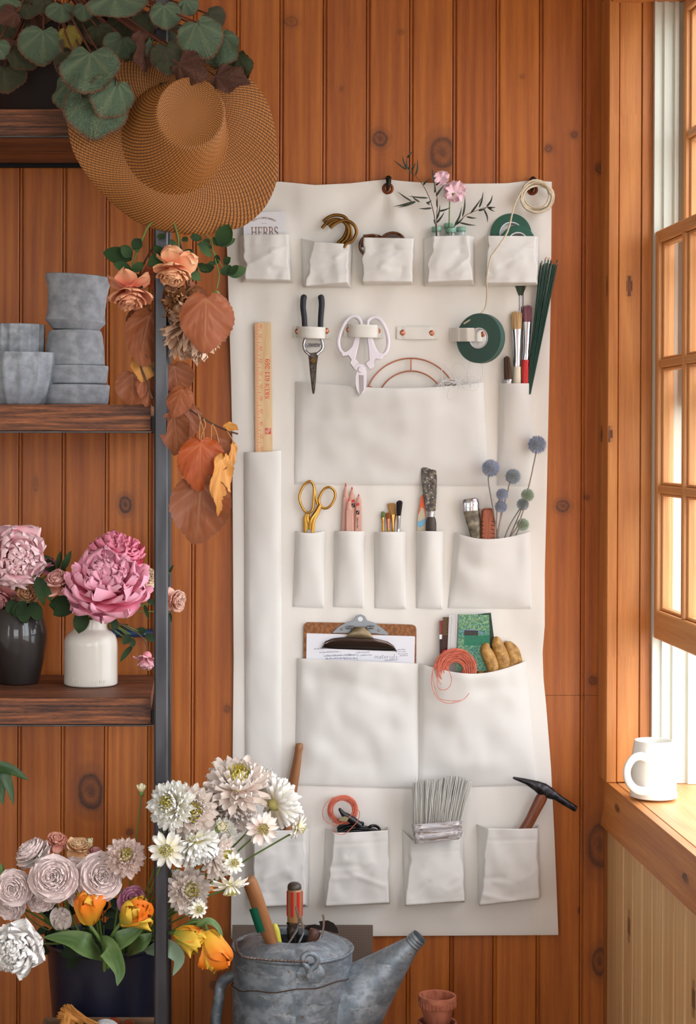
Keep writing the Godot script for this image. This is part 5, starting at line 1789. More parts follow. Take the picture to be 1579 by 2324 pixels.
func books() -> void:
	var x0 := 960.0
	var y0 := 1380.0
	var s := 6.316
	var z := zmax(995, 1395, 1120, 1500) + 0.002
	var o := thing("notebook", "slim red notebook with white band, edge behind photographs", "book", P(1000, 1580, z))
	var g := G.new()
	slab(g, v2(zz([[234, 182], [330, 178], [330, 1300], [240, 1300]], x0, y0, s)), z, z + 0.006, 0.0006)
	part(o, "cover", g, mat(rgb(136, 52, 46), 0.5))
	g = G.new()
	slab(g, v2(zz([[233, 380], [276, 380], [276, 445], [233, 445]], x0, y0, s)), z + 0.0058, z + 0.0064, 0.0001)
	part(o, "paper_band", g, M.paper_white)
	g = G.new()
	slab(g, v2(zz([[235, 450], [276, 450], [277, 640], [237, 640]], x0, y0, s)), z + 0.0058, z + 0.0063, 0.0001)
	part(o, "dark_panel", g, mat(rgb(44, 30, 30), 0.5))
	o = thing("photo_print", "brown and red photo print left of the magazine", "photo", P(1012, 1580, z + 0.008))
	g = G.new()
	photo_card(g, zz([[282, 130], [420, 132], [420, 700], [262, 700]], x0, y0, s), z + 0.0064, 0.0006)
	part(o, "print", g, mat(Color.WHITE, 0.25, 0.0, {"albedo_texture": scene_tex(2)}))
	o = thing("photo_print", "dark green photo print behind the magazine", "photo", P(1115, 1580, z + 0.004))
	g = G.new()
	photo_card(g, zz([[745, 92], [970, 65], [1040, 640], [760, 660]], x0, y0, s), z + 0.0045, 0.0006)
	part(o, "print", g, mat(Color.WHITE, 0.25, 0.0, {"albedo_texture": scene_tex(1)}))
	o = thing("garden_magazine", "thick magazine showing green garden pond with bridge", "magazine", P(1060, 1580, z + 0.014))
	g = G.new()
	photo_card(g, zz([[515, 88], [945, 96], [965, 900], [470, 900]], x0, y0, s), z + 0.0125, 0.0010)
	part(o, "cover", g, mat(Color.WHITE, 0.22, 0.0, {"albedo_texture": scene_tex(0)}))
	var tones := [rgb(236, 234, 232), rgb(222, 218, 214), rgb(244, 242, 240), rgb(206, 202, 200), rgb(238, 236, 234), rgb(228, 226, 226), rgb(120, 120, 124), rgb(214, 206, 190), rgb(150, 128, 84)]
	for k in 14:
		var t := k / 14.0
		var t2 := (k + 0.9) / 14.0
		g = G.new()
		slab(g, v2(zz([[370 + 148 * t, 100 - 12 * t], [370 + 148 * t2, 100 - 12 * t2], [345 + 150 * t2, 700], [345 + 150 * t, 700]], x0, y0, s)), z + 0.0074, z + 0.0096 + 0.0028 * t, 0.0002)
		part(o, "page_edge", g, mat(tones[(k * 5) % 9] if k > 9 else tones[k % 6], 0.7))
# a thin print whose texture runs from corner to corner
func photo_card(g: G, q: Array, z: float, th: float) -> void:
	var ids := []
	var uv := [Vector2(0, 0), Vector2(1, 0), Vector2(1, 1), Vector2(0, 1)]
	for i in 4: ids.append(g.add(P(q[i][0], q[i][1], z + th), uv[i]))
	g.quad(ids[3], ids[2], ids[1], ids[0])
	for i in 4:
		var j := (i + 1) % 4
		var e := [g.add(P(q[i][0], q[i][1], z + th), uv[i]), g.add(P(q[j][0], q[j][1], z + th), uv[j]), g.add(P(q[j][0], q[j][1], z), uv[j]), g.add(P(q[i][0], q[i][1], z), uv[i])]
		g.quad(e[0], e[1], e[2], e[3])
func scene_tex(kind: int) -> ImageTexture:
	var n := FastNoiseLite.new()
	n.seed = 60 + kind
	n.frequency = 0.06
	n.fractal_octaves = 4
	return tex(144, 256, func(x: int, y: int) -> Color:
		var a := n.get_noise_2d(x, y)
		var b := n.get_noise_2d(x * 2.2 + 200, y * 2.2)
		var v := y / 256.0
		if kind == 2:
			var c := rgb(112, 84, 40).lerp(rgb(70, 44, 20), a + 0.5)
			if v > 0.45: c = rgb(92, 44, 38).lerp(rgb(30, 16, 14), b + 0.5)
			if v > 0.8 and a > -0.1: c = rgb(170, 24, 30)
			return c
		if kind == 1: return rgb(14, 44, 36).lerp(rgb(34, 84, 62), clampf(a + 0.4 + b * 0.5, 0, 1))
		var g := rgb(8, 92, 92).lerp(rgb(96, 158, 120), clampf(a + 0.5, 0, 1))
		if b > 0.12: g = g.lerp(rgb(206, 202, 84), clampf((b - 0.12) * 4.0, 0, 1) * (0.9 if v < 0.28 or v > 0.42 and x < 50 else 0.25))
		if b < -0.25: g = g.lerp(rgb(196, 222, 214), 0.55)
		var arch := absf(v - 0.27 - 0.00002 * pow(x - 60, 2))
		if arch < 0.010 and x > 8 and x < 120: g = rgb(110, 140, 190)
		if v > 0.28 and v < 0.37 and absf(x - 62) < 34: g = g.lerp(rgb(40, 30, 30), 0.8)
		if v > 0.37 and v < 0.55 and x > 30: g = g.lerp(rgb(4, 112, 84), 0.8)
		return g)

func bottom_row_things() -> void:
	# turned wooden handle, left
	var z := cz(670, 1850) + 0.014
	var o := thing("garden_dibber", "worn turned wooden tool rising behind white chrysanthemums", "tool", P(655, 1960, z))
	M.old_wood = mat(Color.WHITE, 0.5, 0.0, {"albedo_texture": wood_tex(64, 256, 1, rgb(176, 120, 72), rgb(116, 70, 38), 29, [], 1.0), "uv1_scale": Vector3(1, 1, 1)})
	var g := G.new()
	oval(g, [[679, 1687, 5, 0.004, z], [679, 1689, 8, 0.007, z], [678.5, 1697, 9.2, 0.008, z], [677, 1703, 8.6, 0.0075, z], [676.5, 1706, 8.2, 0.0072, z], [674, 1726, 9.6, 0.0085, z], [669, 1756, 11, 0.010, z], [662, 1796, 12, 0.010, z], [655, 1840, 11, 0.010, z], [648, 1960, 9, 0.009, z]], 18)
	part(o, "turned_wood", g, M.old_wood)
	# coral wire and black cord
	var x0 := 720.0
	var y0 := 1790.0
	var s := 8.772
	z = cz(780, 1860) + 0.024
	o = thing("wire_coil", "coil of coral coloured wire over pocket with black cord", "wire", P(775, 1880, z))
	g = G.new()
	var rr := RandomNumberGenerator.new()
	rr.seed = 77
	for k in 42:
		var rad := rr.randf_range(24.0, 33.0)
		var c := Vector2(x0 + 500 / s + rr.randf_range(-3, 3), y0 + 420 / s + rr.randf_range(-3, 3))
		var tx := rr.randf_range(-1, 1)
		var ty := rr.randf_range(-1, 1)
		var ring := []
		for i in 22:
			var a := TAU * i / 22
			ring.append(P(c.x + rad * cos(a), c.y + rad * 0.98 * sin(a), z + 0.004 * (tx * cos(a) + ty * sin(a)) + 0.001))
		tube(g, ring, 0.00055, 4, false, Color.WHITE, 1.0, true)
	part(o, "windings", g, M.coral).set_meta("kind", "stuff")
	for l in [[[330, 170], [200, 260], [110, 420], [120, 580], [200, 670], [280, 700], [400, 720], [560, 640], [700, 500]], [[740, 370], [830, 450], [830, 570], [760, 700], [620, 840], [540, 900], [420, 905], [330, 840], [295, 720], [320, 640]]]:
		g = G.new()
		var p := []
		for q in zz(l, x0, y0, s): p.append(P(q[0], q[1], z + 0.016 + (0.006 if q[1] > 1880 else 0.0)))
		tube(g, curve(p, 5), 0.0007, 5)
		part(o, "loose_strand", g, M.coral)
	o = thing("power_cord", "black power cord with taped plug bundled in pocket", "cord", P(800, 1930, z))
	M.black_cord = mat(rgb(18, 18, 20), 0.3)
	for l in [[[400, 800], [480, 730], [650, 690], [880, 680], [885, 710], [700, 740], [450, 780]], [[400, 850], [600, 780], [900, 800], [1100, 810], [1200, 850]], [[1000, 790], [1080, 740], [1180, 750], [1240, 820], [1200, 900]], [[430, 900], [700, 840], [1000, 850], [1150, 900]], [[500, 860], [700, 790], [850, 760], [980, 770], [1060, 830]]]:
		g = G.new()
		var p := []
		for q in zz(l, x0, y0, s): p.append(P(q[0], q[1], z + 0.002 + 0.004 * sin(q[0] * 0.3)))
		tube(g, curve(p, 5), 0.0032, 7)
		part(o, "cable", g, M.black_cord)
	g = G.new()
	oval(g, [[x0 + 432 / s, y0 + 388 / s, 1.5, 0.0015, z + 0.010], [x0 + 445 / s, y0 + 410 / s, 3.6, 0.0035, z + 0.010], [x0 + 510 / s, y0 + 500 / s, 6, 0.005, z + 0.010], [x0 + 600 / s, y0 + 560 / s, 8.0, 0.007, z + 0.009], [x0 + 720 / s, y0 + 640 / s, 8.6, 0.008, z + 0.008], [x0 + 860 / s, y0 + 740 / s, 8, 0.007, z + 0.006]], 14)
	var pl := part(o, "plug", g, M.black_cord)
	g = G.new()
	slab(g, v2(zz([[420, 600], [540, 545], [620, 580], [590, 660], [480, 650], [430, 640]], x0, y0, s)), z + 0.0165, z + 0.0185, 0.0008)
	part(pl, "tape_scrap", g, mat(rgb(150, 134, 98), 0.7))
	# wide paint brush
	x0 = 900.0; y0 = 1740.0; s = 3.672
	z = cz(990, 1860) + 0.050
	o = thing("wide_paint_brush", "wide paint brush with stiff grey bristles and painted ferrule", "paint brush", P(990, 1960, z))
	g = G.new()
	var br := RandomNumberGenerator.new()
	br.seed = 8
	for k in 620:
		var u := br.randf()
		var w := br.randf_range(-1, 1)
		var top := look(u, [[0.0, 132], [0.25, 108], [0.45, 105], [0.62, 78], [0.75, 72], [0.9, 100], [1.0, 112]]) + br.randf_range(0, 40) * br.randf()
		var xt: float = lerp(135.0, 618.0, u) + br.randf_range(-14, 14)
		var xb: float = lerp(136.0, 535.0, u)
		var yb: float = lerp(485.0, 452.0, u)
		var a := zz([[xb, yb], [lerp(xb, xt, 0.45) + br.randf_range(-7, 7), lerp(yb, top, 0.5)], [xt, top]], x0, y0, s)
		var v := br.randf()
		var col := Color(0.42, 0.40, 0.34).lerp(Color(0.74, 0.73, 0.68), v)
		tube(g, px3([a[0] + [z + w * 0.008], a[1] + [z + w * 0.010], a[2] + [z + w * 0.012]]), [0.0012, 0.0012, 0.0006], 3, false, col)
	var bb := part(o, "bristles", g, M.vertex)
	bb.set_meta("kind", "stuff")
	g = G.new()
	var fr := []
	for j in 14:
		var t := j / 13.0
		var r := []
		var bulge := 0.0012 * (exp(-pow((t - 0.22) * 18, 2)) + exp(-pow((t - 0.30) * 18, 2)) + exp(-pow((t - 0.72) * 18, 2)) + exp(-pow((t - 0.80) * 18, 2)))
		for i in 28:
			var a := TAU * i / 28
			var cu := signf(cos(a)) * pow(absf(cos(a)), 0.4)
			var sv := signf(sin(a)) * pow(absf(sin(a)), 0.6)
			var xl: float = lerp(124.0, 150.0, t)
			var xr: float = lerp(545.0, 540.0, t)
			var yl: float = lerp(484.0, 645.0, t)
			var yr: float = lerp(448.0, 592.0, t)
			var u := cu * 0.5 + 0.5
			r.append(P(x0 + lerp(xl, xr, u) / s, y0 + lerp(yl, yr, u) / s, z + sv * (0.0115 + bulge)))
		fr.append(r)
	g.grid(fr, true)
	part(o, "ferrule", g, mat(Color.WHITE, 0.4, 0.35, {"albedo_texture": smear_tex([rgb(206, 202, 202), rgb(178, 174, 176), rgb(120, 98, 78), rgb(240, 240, 242), rgb(226, 224, 226)], 15), "uv1_scale": Vector3(2, 1, 1)}))
	g = G.new()
	oval(g, [[994, 1884, 40, 0.006, z - 0.006], [992, 1894, 24, 0.006, z - 0.022], [990, 1904, 15, 0.005, z - 0.038], [990, 1960, 14, 0.005, z - 0.040]], 16)
	part(o, "handle", g, M.old_wood)
	# hammer
	z = cz(1190, 1850) + 0.026
	o = thing("tack_hammer", "old tack hammer with curved dark iron head over pocket", "hammer", P(1180, 1990, z))
	g = G.new()
	var hw := curve([Vector3(1222, 228, 34), Vector3(1205, 262, 48), Vector3(1160, 350, 46), Vector3(1110, 450, 44), Vector3(1055, 545, 46), Vector3(960, 720, 50)], 4)
	var rows := []
	for v in hw: rows.append([x0 + v.x / s, y0 + v.y / s, v.z / s, 0.0085, z])
	oval(g, rows, 14)
	part(o, "handle", g, mat(Color.WHITE, 0.4, 0.0, {"albedo_texture": wood_tex(64, 256, 1, rgb(150, 86, 52), rgb(84, 40, 24), 37, [], 1.0)}))
	g = G.new()
	rows = []
	for q in [[970, 92, 8], [985, 96, 12], [1080, 124, 24], [1160, 158, 42], [1215, 190, 56], [1270, 218, 50], [1330, 250, 32], [1400, 296, 30], [1470, 340, 27], [1492, 354, 25]]:
		rows.append([x0 + q[0] / s, y0 + q[1] / s, q[2] / s, clamp(q[2] / s * 0.0010, 0.004, 0.0095), z + 0.001])
	oval(g, rows, 16)
	part(o, "head", g, mat(Color.WHITE, 0.42, 0.7, {"albedo_texture": mottled(rgb(34, 32, 34), rgb(74, 72, 76), 0.04, 4, 128, 19), "uv1_scale": Vector3(1, 2, 1)}))

# ---------- watering can, pots, mug, hat ----------
func can_and_pots() -> void:
	# a low bench below the picture carries the can and the pots
	var o := thing("potting_bench", "low plank bench against the wall under the organizer", "bench", Vector3(0.3, 0, 0.29))
	var g := G.new()
	box(g, Vector3(0.0, 0.235, 0.06), Vector3(0.80, 0.265, 0.50), 0.003, 0)
	part(o, "top", g, M.bench)
	for x in [0.03, 0.72]:
		for zz1 in [0.08, 0.43]:
			g = G.new()
			box(g, Vector3(x, 0.0, zz1), Vector3(x + 0.05, 0.235, zz1 + 0.05), 0.002)
			part(o, "leg", g, M.bench)
	# woven screen leaning behind the can
	o = thing("mesh_screen", "dark woven mesh screen standing behind the watering can", "screen", P(690, 2500, 0.05))
	M.mesh_cloth = mat(Color.WHITE, 0.9, 0.0, {"albedo_texture": tex(32, 32, func(x: int, y: int) -> Color: return rgb(160, 140, 122) if (x + y) % 4 == 0 else (rgb(92, 80, 74) if (x / 2 + y) % 2 == 0 else rgb(120, 102, 90))), "uv1_scale": Vector3(24, 24, 1)})
	g = G.new()
	var rows := []
	for y in [2100.0, 2250.0, 2400.0]:
		rows.append([P(527, y, 0.032), P(650, y, 0.034), P(846, y, 0.032)])
	cloth_sheet(g, rows, 0.003)
	part(o, "mesh", g, M.mesh_cloth)
	g = G.new()
	box(g, Vector3(P(527, 0, 0.03).x, 0.265, 0.024), Vector3(P(846, 0, 0.03).x, P(0, 2400, 0.032).y, 0.040), 0.002)
	part(o, "foot_rail", g, M.bench)
	# can
	var zc := 0.30
	var k := S(zc)
	var c := P(664, 2152, zc)
	M.galvanized = mat(Color.WHITE, 0.5, 0.45, {"albedo_texture": galv_tex(), "uv1_triplanar": true, "uv1_scale": Vector3(3.4, 3.4, 3.4)})
	o = thing("watering_can", "weathered galvanized watering can with tools standing in it", "watering can", Vector3(c.x, 0.265, zc))
	var R := 137.0 * k
	var h := c.y - 0.265
	g = G.new()
	var prof := [[0.0, 0.0], [R * 0.94, 0.0], [R * 0.96, 0.006]]
	for i in 30:
		var t := i / 29.0
		var y := lerpf(0.012, h - 0.006, t)
		var rr := R * lerpf(0.965, 0.985, t)
		for q in [0.180, 0.150]:
			rr += 0.0022 * exp(-pow((y - q) / 0.004, 2))
		prof.append([rr, y])
	for q in [[R * 0.985, h]]: prof.append(q)
	lathe(g, Vector3(c.x, 0.265, zc), prof, 48)
	part(o, "body", g, M.galvanized)
	g = G.new()
	lathe(g, c, [[R * 0.99, -0.002], [R * 1.012, 0.001], [R * 1.016, 0.004], [R * 1.0, 0.0058], [R * 0.97, 0.004], [R * 0.93, 0.002]], 48)
	part(o, "rolled_rim", g, M.galvanized)
	g = G.new()
	var mouth := 68.0 * k
	lathe(g, c, [[R * 0.95, 0.001], [R * 0.84, 0.012], [R * 0.70, 0.0205], [mouth * 1.05, 0.0245], [mouth, 0.0255], [mouth * 0.985, 0.024], [mouth * 0.97, 0.012]], 48)
	part(o, "shoulder", g, M.galvanized)
	# spout: a long cone
	g = G.new()
	var a := P(812, 2262, zc + 0.02)
	var b := P(934, 2143, zc + 0.05)
	var ax := (b - a).normalized()
	var sp := []
	for i in 12:
		var t := i / 11.0
		sp.append(a.lerp(b, t))
	var rad := []
	for i in 12: rad.append(lerpf(0.066, 0.0165, pow(i / 11.0, 0.92)))
	sp.push_front(a - ax * 0.05)
	rad.push_front(0.075)
	tube(g, sp, rad, 32, false)
	part(o, "spout", g, M.galvanized)
	g = G.new()
	var q0 := b + ax * -0.004
	var nz := []
	var nr := []
	for i in 15:
		var t := i / 14.0
		nz.append(q0 + ax * 0.026 * t)
		nr.append(0.0165 - 0.001 * t + 0.0014 * sin(t * TAU * 4.0))
	tube(g, nz, nr, 24, false)
	tube(g, [nz[-1], nz[-1] - ax * 0.02], [0.014, 0.0135], 20, false)
	part(o, "spout_collar", g, M.galvanized)
	# bail wire from its ear round to the back
	g = G.new()
	var z4 := func(l: Array, z: float) -> Array: return px3(zz(l, 470, 1970, 4.386), z)
	var w: Array = z4.call([[1010, 935], [880, 928], [700, 922], [500, 905], [345, 880]], zc + 0.128)
	w += z4.call([[300, 820]], zc + 0.10)
	w += z4.call([[283, 745]], zc + 0.05)
	w += z4.call([[330, 728]], zc + 0.0)
	w += z4.call([[540, 690]], zc - 0.07)
	tube(g, curve(w, 5), 0.0024, 8)
	part(o, "bail_handle", g, mat(Color.WHITE, 0.55, 0.6, {"albedo_texture": mottled(rgb(78, 56, 46), rgb(140, 134, 130), 0.05, 3, 64, 8), "uv1_scale": Vector3(1, 3, 1)}))
	g = G.new()
	var ear := []
	for p in curve(z4.call([[1010, 1090], [1010, 1010], [965, 950], [955, 890], [1000, 850], [1065, 862], [1098, 920], [1075, 980], [1035, 1010], [1035, 1090]], zc + 0.125), 5): ear.append(p)
	tube(g, ear, 0.0055, 8)
	part(o, "bail_ear", g, M.galvanized)
	g = G.new()
	oval(g, [[702, 2192, 24, 0.003, zc + 0.114], [704, 2206, 33, 0.004, zc + 0.115], [704, 2218, 32, 0.004, zc + 0.115], [703, 2228, 22, 0.003, zc + 0.114]], 20)
	part(o, "ear_plate", g, M.galvanized)
	# rusty wire tied round the body
	g = G.new()
	var tie := []
	for i in 40:
		var an := TAU * i / 40
		tie.append(Vector3(c.x + cos(an) * (R + 0.0015), c.y - 0.058 - 0.018 * cos(an + 2.4) + 0.002 * sin(an * 9.0), zc + sin(an) * (R + 0.0015)))
	tube(g, tie, 0.0011, 5, false, Color.WHITE, 1.0, true)
	part(o, "tie_wire", g, mat(rgb(84, 58, 44), 0.7, 0.4))
	# back handle, a bent tube
	g = G.new()
	tube(g, curve([P(545, 2205, zc - 0.02), P(522, 2216, zc - 0.03), P(503, 2232, zc - 0.04), P(496, 2270, zc - 0.04), P(490, 2330, zc - 0.04), P(500, 2430, zc - 0.03), P(540, 2480, zc - 0.02)], 6), [0.008, 0.008, 0.008, 0.008, 0.009, 0.010, 0.0105, 0.011, 0.011, 0.011, 0.011, 0.011, 0.011, 0.011, 0.011, 0.011, 0.011, 0.011, 0.011, 0.011, 0.011, 0.011, 0.011, 0.011, 0.011, 0.011, 0.011, 0.011, 0.011, 0.011, 0.011, 0.011, 0.011, 0.011, 0.011, 0.011, 0.011], 14)
	part(o, "back_handle", g, M.galvanized)
	can_tools(zc)
	# terracotta
	var tz := 0.26
	var tc := P(992, 2258, tz)
	M.terracotta = mat(Color.WHITE, 0.85, 0.0, {"albedo_texture": mottled(rgb(164, 92, 66), rgb(196, 122, 92), 0.03, 4, 128, 31), "uv1_scale": Vector3(2, 1, 1)})
	for i in 3:
		var rt := (42.5 if i == 0 else 43.8) * S(tz) * 1.0
		var top := tc.y - i * 0.0508
		var n := thing("terracotta_pot", ["small terracotta pot on top of the stack", "middle terracotta pot of the stack", "lowest terracotta pot of the stack on the bench"][i], "pot", Vector3(tc.x, top - 0.058, tz))
		g = G.new()
		var hh := 0.0625 if i == 2 else 0.055
		if i == 2: hh = top - 0.265
		lathe(g, Vector3(tc.x, top, tz), [[0.0, -hh], [rt * 0.66, -hh], [rt * 0.86, -0.024], [rt * 0.87, -0.0225], [rt * 0.97, -0.022], [rt * 0.99, -0.010], [rt * 1.01, -0.009], [rt * 1.01, -0.001], [rt * 0.99, 0.0], [rt * 0.92, 0.0], [rt * 0.90, -0.002], [rt * 0.82, -0.022], [rt * 0.6, -hh + 0.006], [0.0, -hh + 0.006]], 40)
		part(n, "pot_wall", g, M.terracotta)
		for q in 30:
			var an := TAU * q / 30
			g = G.new()
			box(g, Vector3(-0.0014, -0.0205, -0.001), Vector3(0.0014, -0.0105, 0.0012), 0.0006)
			inst(n, "flute", g.mesh(), M.terracotta, Transform3D(Basis(Vector3.UP, an + PI / 2), Vector3(cos(an) * rt * 0.985, 0, -sin(an) * rt * 0.985) + Vector3(tc.x, top, tz) - n.position))

func galv_tex() -> ImageTexture:
	var n := FastNoiseLite.new()
	n.seed = 5
	n.frequency = 0.02
	n.fractal_octaves = 5
	return tex(320, 320, func(x: int, y: int) -> Color:
		var a := n.get_noise_2d(x, y)
		var b := n.get_noise_2d(x * 2.5 + 400, y * 2.5)
		var c := rgb(118, 128, 136).lerp(rgb(164, 172, 178), clampf(a * 1.6 + 0.5, 0, 1))
		c = c.lerp(rgb(100, 108, 112), clampf(b * 1.4, 0, 0.5))
		# flaked white paint on the lower bands
		var v := 1.0 - y / 320.0
		if n.get_noise_2d(x * 0.7 + 50, y * 2.0) > 0.40 and v > 0.1: c = c.lerp(rgb(200, 204, 208), 0.5)
		if n.get_noise_2d(x * 3.0 + 900, y * 3.0) > 0.50: c = c.lerp(rgb(120, 76, 48), 0.7)
		return c)

func can_tools(zc: float) -> void:
	var x0 := 470.0
	var y0 := 1970.0
	var s := 4.386
	var o := thing("hand_trowel", "hand trowel with round wooden handle and green label in can", "trowel", P(625, 2170, zc))
	var g := G.new()
	var z := zc + 0.02
	oval(g, [[561, 1990, 3, 0.003, z + 0.05], [562, 1992, 13, 0.012, z + 0.05], [566, 2000, 16.5, 0.0145, z + 0.05], [580, 2036, 16.5, 0.0145, z + 0.044], [594, 2078, 16.5, 0.0145, z + 0.036], [608, 2118, 16, 0.014, z + 0.028], [616, 2138, 14, 0.0125, z + 0.024], [626, 2180, 9, 0.009, z + 0.016]], 20)
	part(o, "handle", g, M.old_wood)
	g = G.new()
	var lab := []
	for i in 7:
		var t := i / 6.0
		var r := []
		for j in 7:
			var an := lerpf(1.5, 3.4, j / 6.0)
			var cx: float = lerp(582.0, 600.0, t)
			var cy: float = lerp(2060.0, 2114.0, t)
			r.append(P(cx + cos(an) * 16.9, cy - cos(an) * 4.0, lerpf(z + 0.041, z + 0.030, t) + sin(an) * 0.0150))
		lab.append(r)
	g.grid(lab)
	part(o, "green_label", g, mat(rgb(0, 98, 72), 0.5))
	o = thing("yellow_handle_tool", "tool with yellow plastic handle beside wooden trowel", "tool", P(632, 2180, zc))
	g = G.new()
	oval(g, [[620, 2097, 3, 0.003, z], [622, 2100, 7, 0.006, z], [626, 2112, 8.5, 0.007, z], [631, 2140, 8.5, 0.007, z], [634, 2180, 8, 0.006, z]], 14)
	part(o, "handle", g, mat(rgb(214, 206, 74), 0.4))
	o = thing("screwdriver", "amber handled screwdriver with red stripes in can", "screwdriver", P(668, 2190, zc))
	z = zc - 0.01
	g = G.new()
	lathe(g, P(668.5, 2094, z), fluted_profile(18.0 * S(z), 78.0 * S(z)), 30, func(a, r, _y): return r * (1.0 - 0.06 * (0.5 + 0.5 * cos(a * 6.0))))
	part(o, "handle", g, mat(rgb(158, 116, 74), 0.1, 0.0, {"clearcoat_enabled": true, "clearcoat": 0.6}))
	for an in [1.15, 1.95, 0.3, 2.8]:
		g = G.new()
		var c := P(668.5, 2094, z)
		var r := 17.9 * S(z)
		var d := Vector3(cos(an), 0, sin(an))
		box(g, Vector3(-0.0028, 0.014, -0.0008), Vector3(0.0028, 0.062, 0.0012), 0.0006)
		inst(o, "red_stripe", g.mesh(), mat(rgb(196, 40, 42), 0.25), Transform3D(Basis(Vector3.UP, PI / 2 - an), c + d * (r - 0.0006) - o.position))
	g = G.new()
	lathe(g, P(668, 2017, z), [[0.0, 0.013], [0.008, 0.012], [0.0128, 0.008], [0.0138, 0.002], [0.0125, -0.005], [0.0, -0.006]], 20)
	part(o, "end_cap", g, mat(rgb(72, 60, 52), 0.4))
	g = G.new()
	lathe(g, P(664, 2096, z), [[0.006, -0.05], [0.011, -0.022], [0.012, -0.010], [0.010, -0.004], [0.0125, 0.001], [0.010, 0.003]], 20)
	part(o, "collar", g, M.old_steel)
	o = thing("hand_fork", "garden hand fork with bright steel tines sticking up", "fork", P(690, 2170, zc))
	for l in [[[885, 385, 0.07], [900, 460, 0.07], [912, 520, 0.068], [895, 610, 0.064], [850, 690, 0.058], [800, 785, 0.05]], [[925, 500, 0.06], [945, 560, 0.06], [960, 625, 0.06], [935, 700, 0.055], [890, 790, 0.05]], [[1150, 462, 0.05], [1160, 520, 0.05], [1158, 590, 0.05], [1140, 660, 0.05], [1085, 735, 0.048]]]:
		g = G.new()
		var p := []
		for q in l: p.append(P(x0 + q[0] / s, y0 + q[1] / s, zc + q[2]))
		p.append(P(668, 2160, zc + 0.03))
		tube(g, curve(p, 5), 0.0021, 8)
		part(o, "tine", g, M.chrome)
	o = thing("bulb_planter", "dark curved steel blade tool resting on can rim", "tool", P(720, 2180, zc))
	g = G.new()
	slab(g, v2(zz([[955, 600], [1010, 568], [1070, 560], [1125, 572], [1112, 530], [1200, 520], [1260, 548], [1295, 595], [1306, 652], [1250, 642], [1180, 622], [1100, 618], [1020, 625]], x0, y0, s)), zc + 0.006, zc + 0.0085, 0.0006)
	part(o, "blade", g, mat(rgb(46, 38, 36), 0.35, 0.7))
	g = G.new()
	oval(g, [[x0 + 1070 / s, y0 + 612 / s, 11, 0.010, zc + 0.02], [x0 + 1060 / s, y0 + 660 / s, 12, 0.011, zc + 0.024], [x0 + 1030 / s, y0 + 750 / s, 10, 0.009, zc + 0.02]], 14)
	part(o, "handle", g, mat(rgb(92, 62, 50), 0.45))
func fluted_profile(r: float, h: float) -> Array:
	return [[0.0, 0.0], [r * 0.8, 0.0], [r, 0.004], [r, h * 0.93], [r * 0.86, h], [0.0, h]]

func sill_things() -> void:
	var c := Vector3(0.892, 0.8522, 0.24)
	var o := thing("beer_mug", "cream glazed ceramic mug with loop handle on window sill", "mug", c)
	M.cream_glaze = mat(rgb(246, 243, 232), 0.16, 0.0, {"clearcoat_enabled": true, "clearcoat": 0.5})
	var k := 3.61 / F
	var g := G.new()
	var P1 := [[0.0, 0.001], [50, 0.0], [52.5, 2.0], [52.5, 12], [51.5, 13.5], [50.2, 15], [50.5, 40], [50.0, 70], [48.5, 95], [46, 110], [43.5, 124], [43, 127], [41.5, 128.5], [40, 127], [42.5, 112], [46, 92], [47, 50], [46.5, 14], [0.0, 12]]
	var prof := []
	for q in P1: prof.append([q[0] * k, q[1] * k])
	lathe(g, c, prof, 44)
	part(o, "body", g, M.cream_glaze)
	g = G.new()
	var hz := 0.24
	var l := [[1468, 1722], [1452, 1716], [1436, 1722], [1425, 1738], [1422, 1756], [1427, 1775], [1440, 1790], [1455, 1795], [1470, 1796]]
	var pts := []
	for i in l.size(): pts.append(P(l[i][0], l[i][1], hz + [0.030, 0.050, 0.058, 0.062, 0.062, 0.062, 0.058, 0.050, 0.034][i]))
	tube(g, curve(pts, 5), 0.0085, 12, true, Color.WHITE, 0.8)
	part(o, "handle", g, M.cream_glaze)

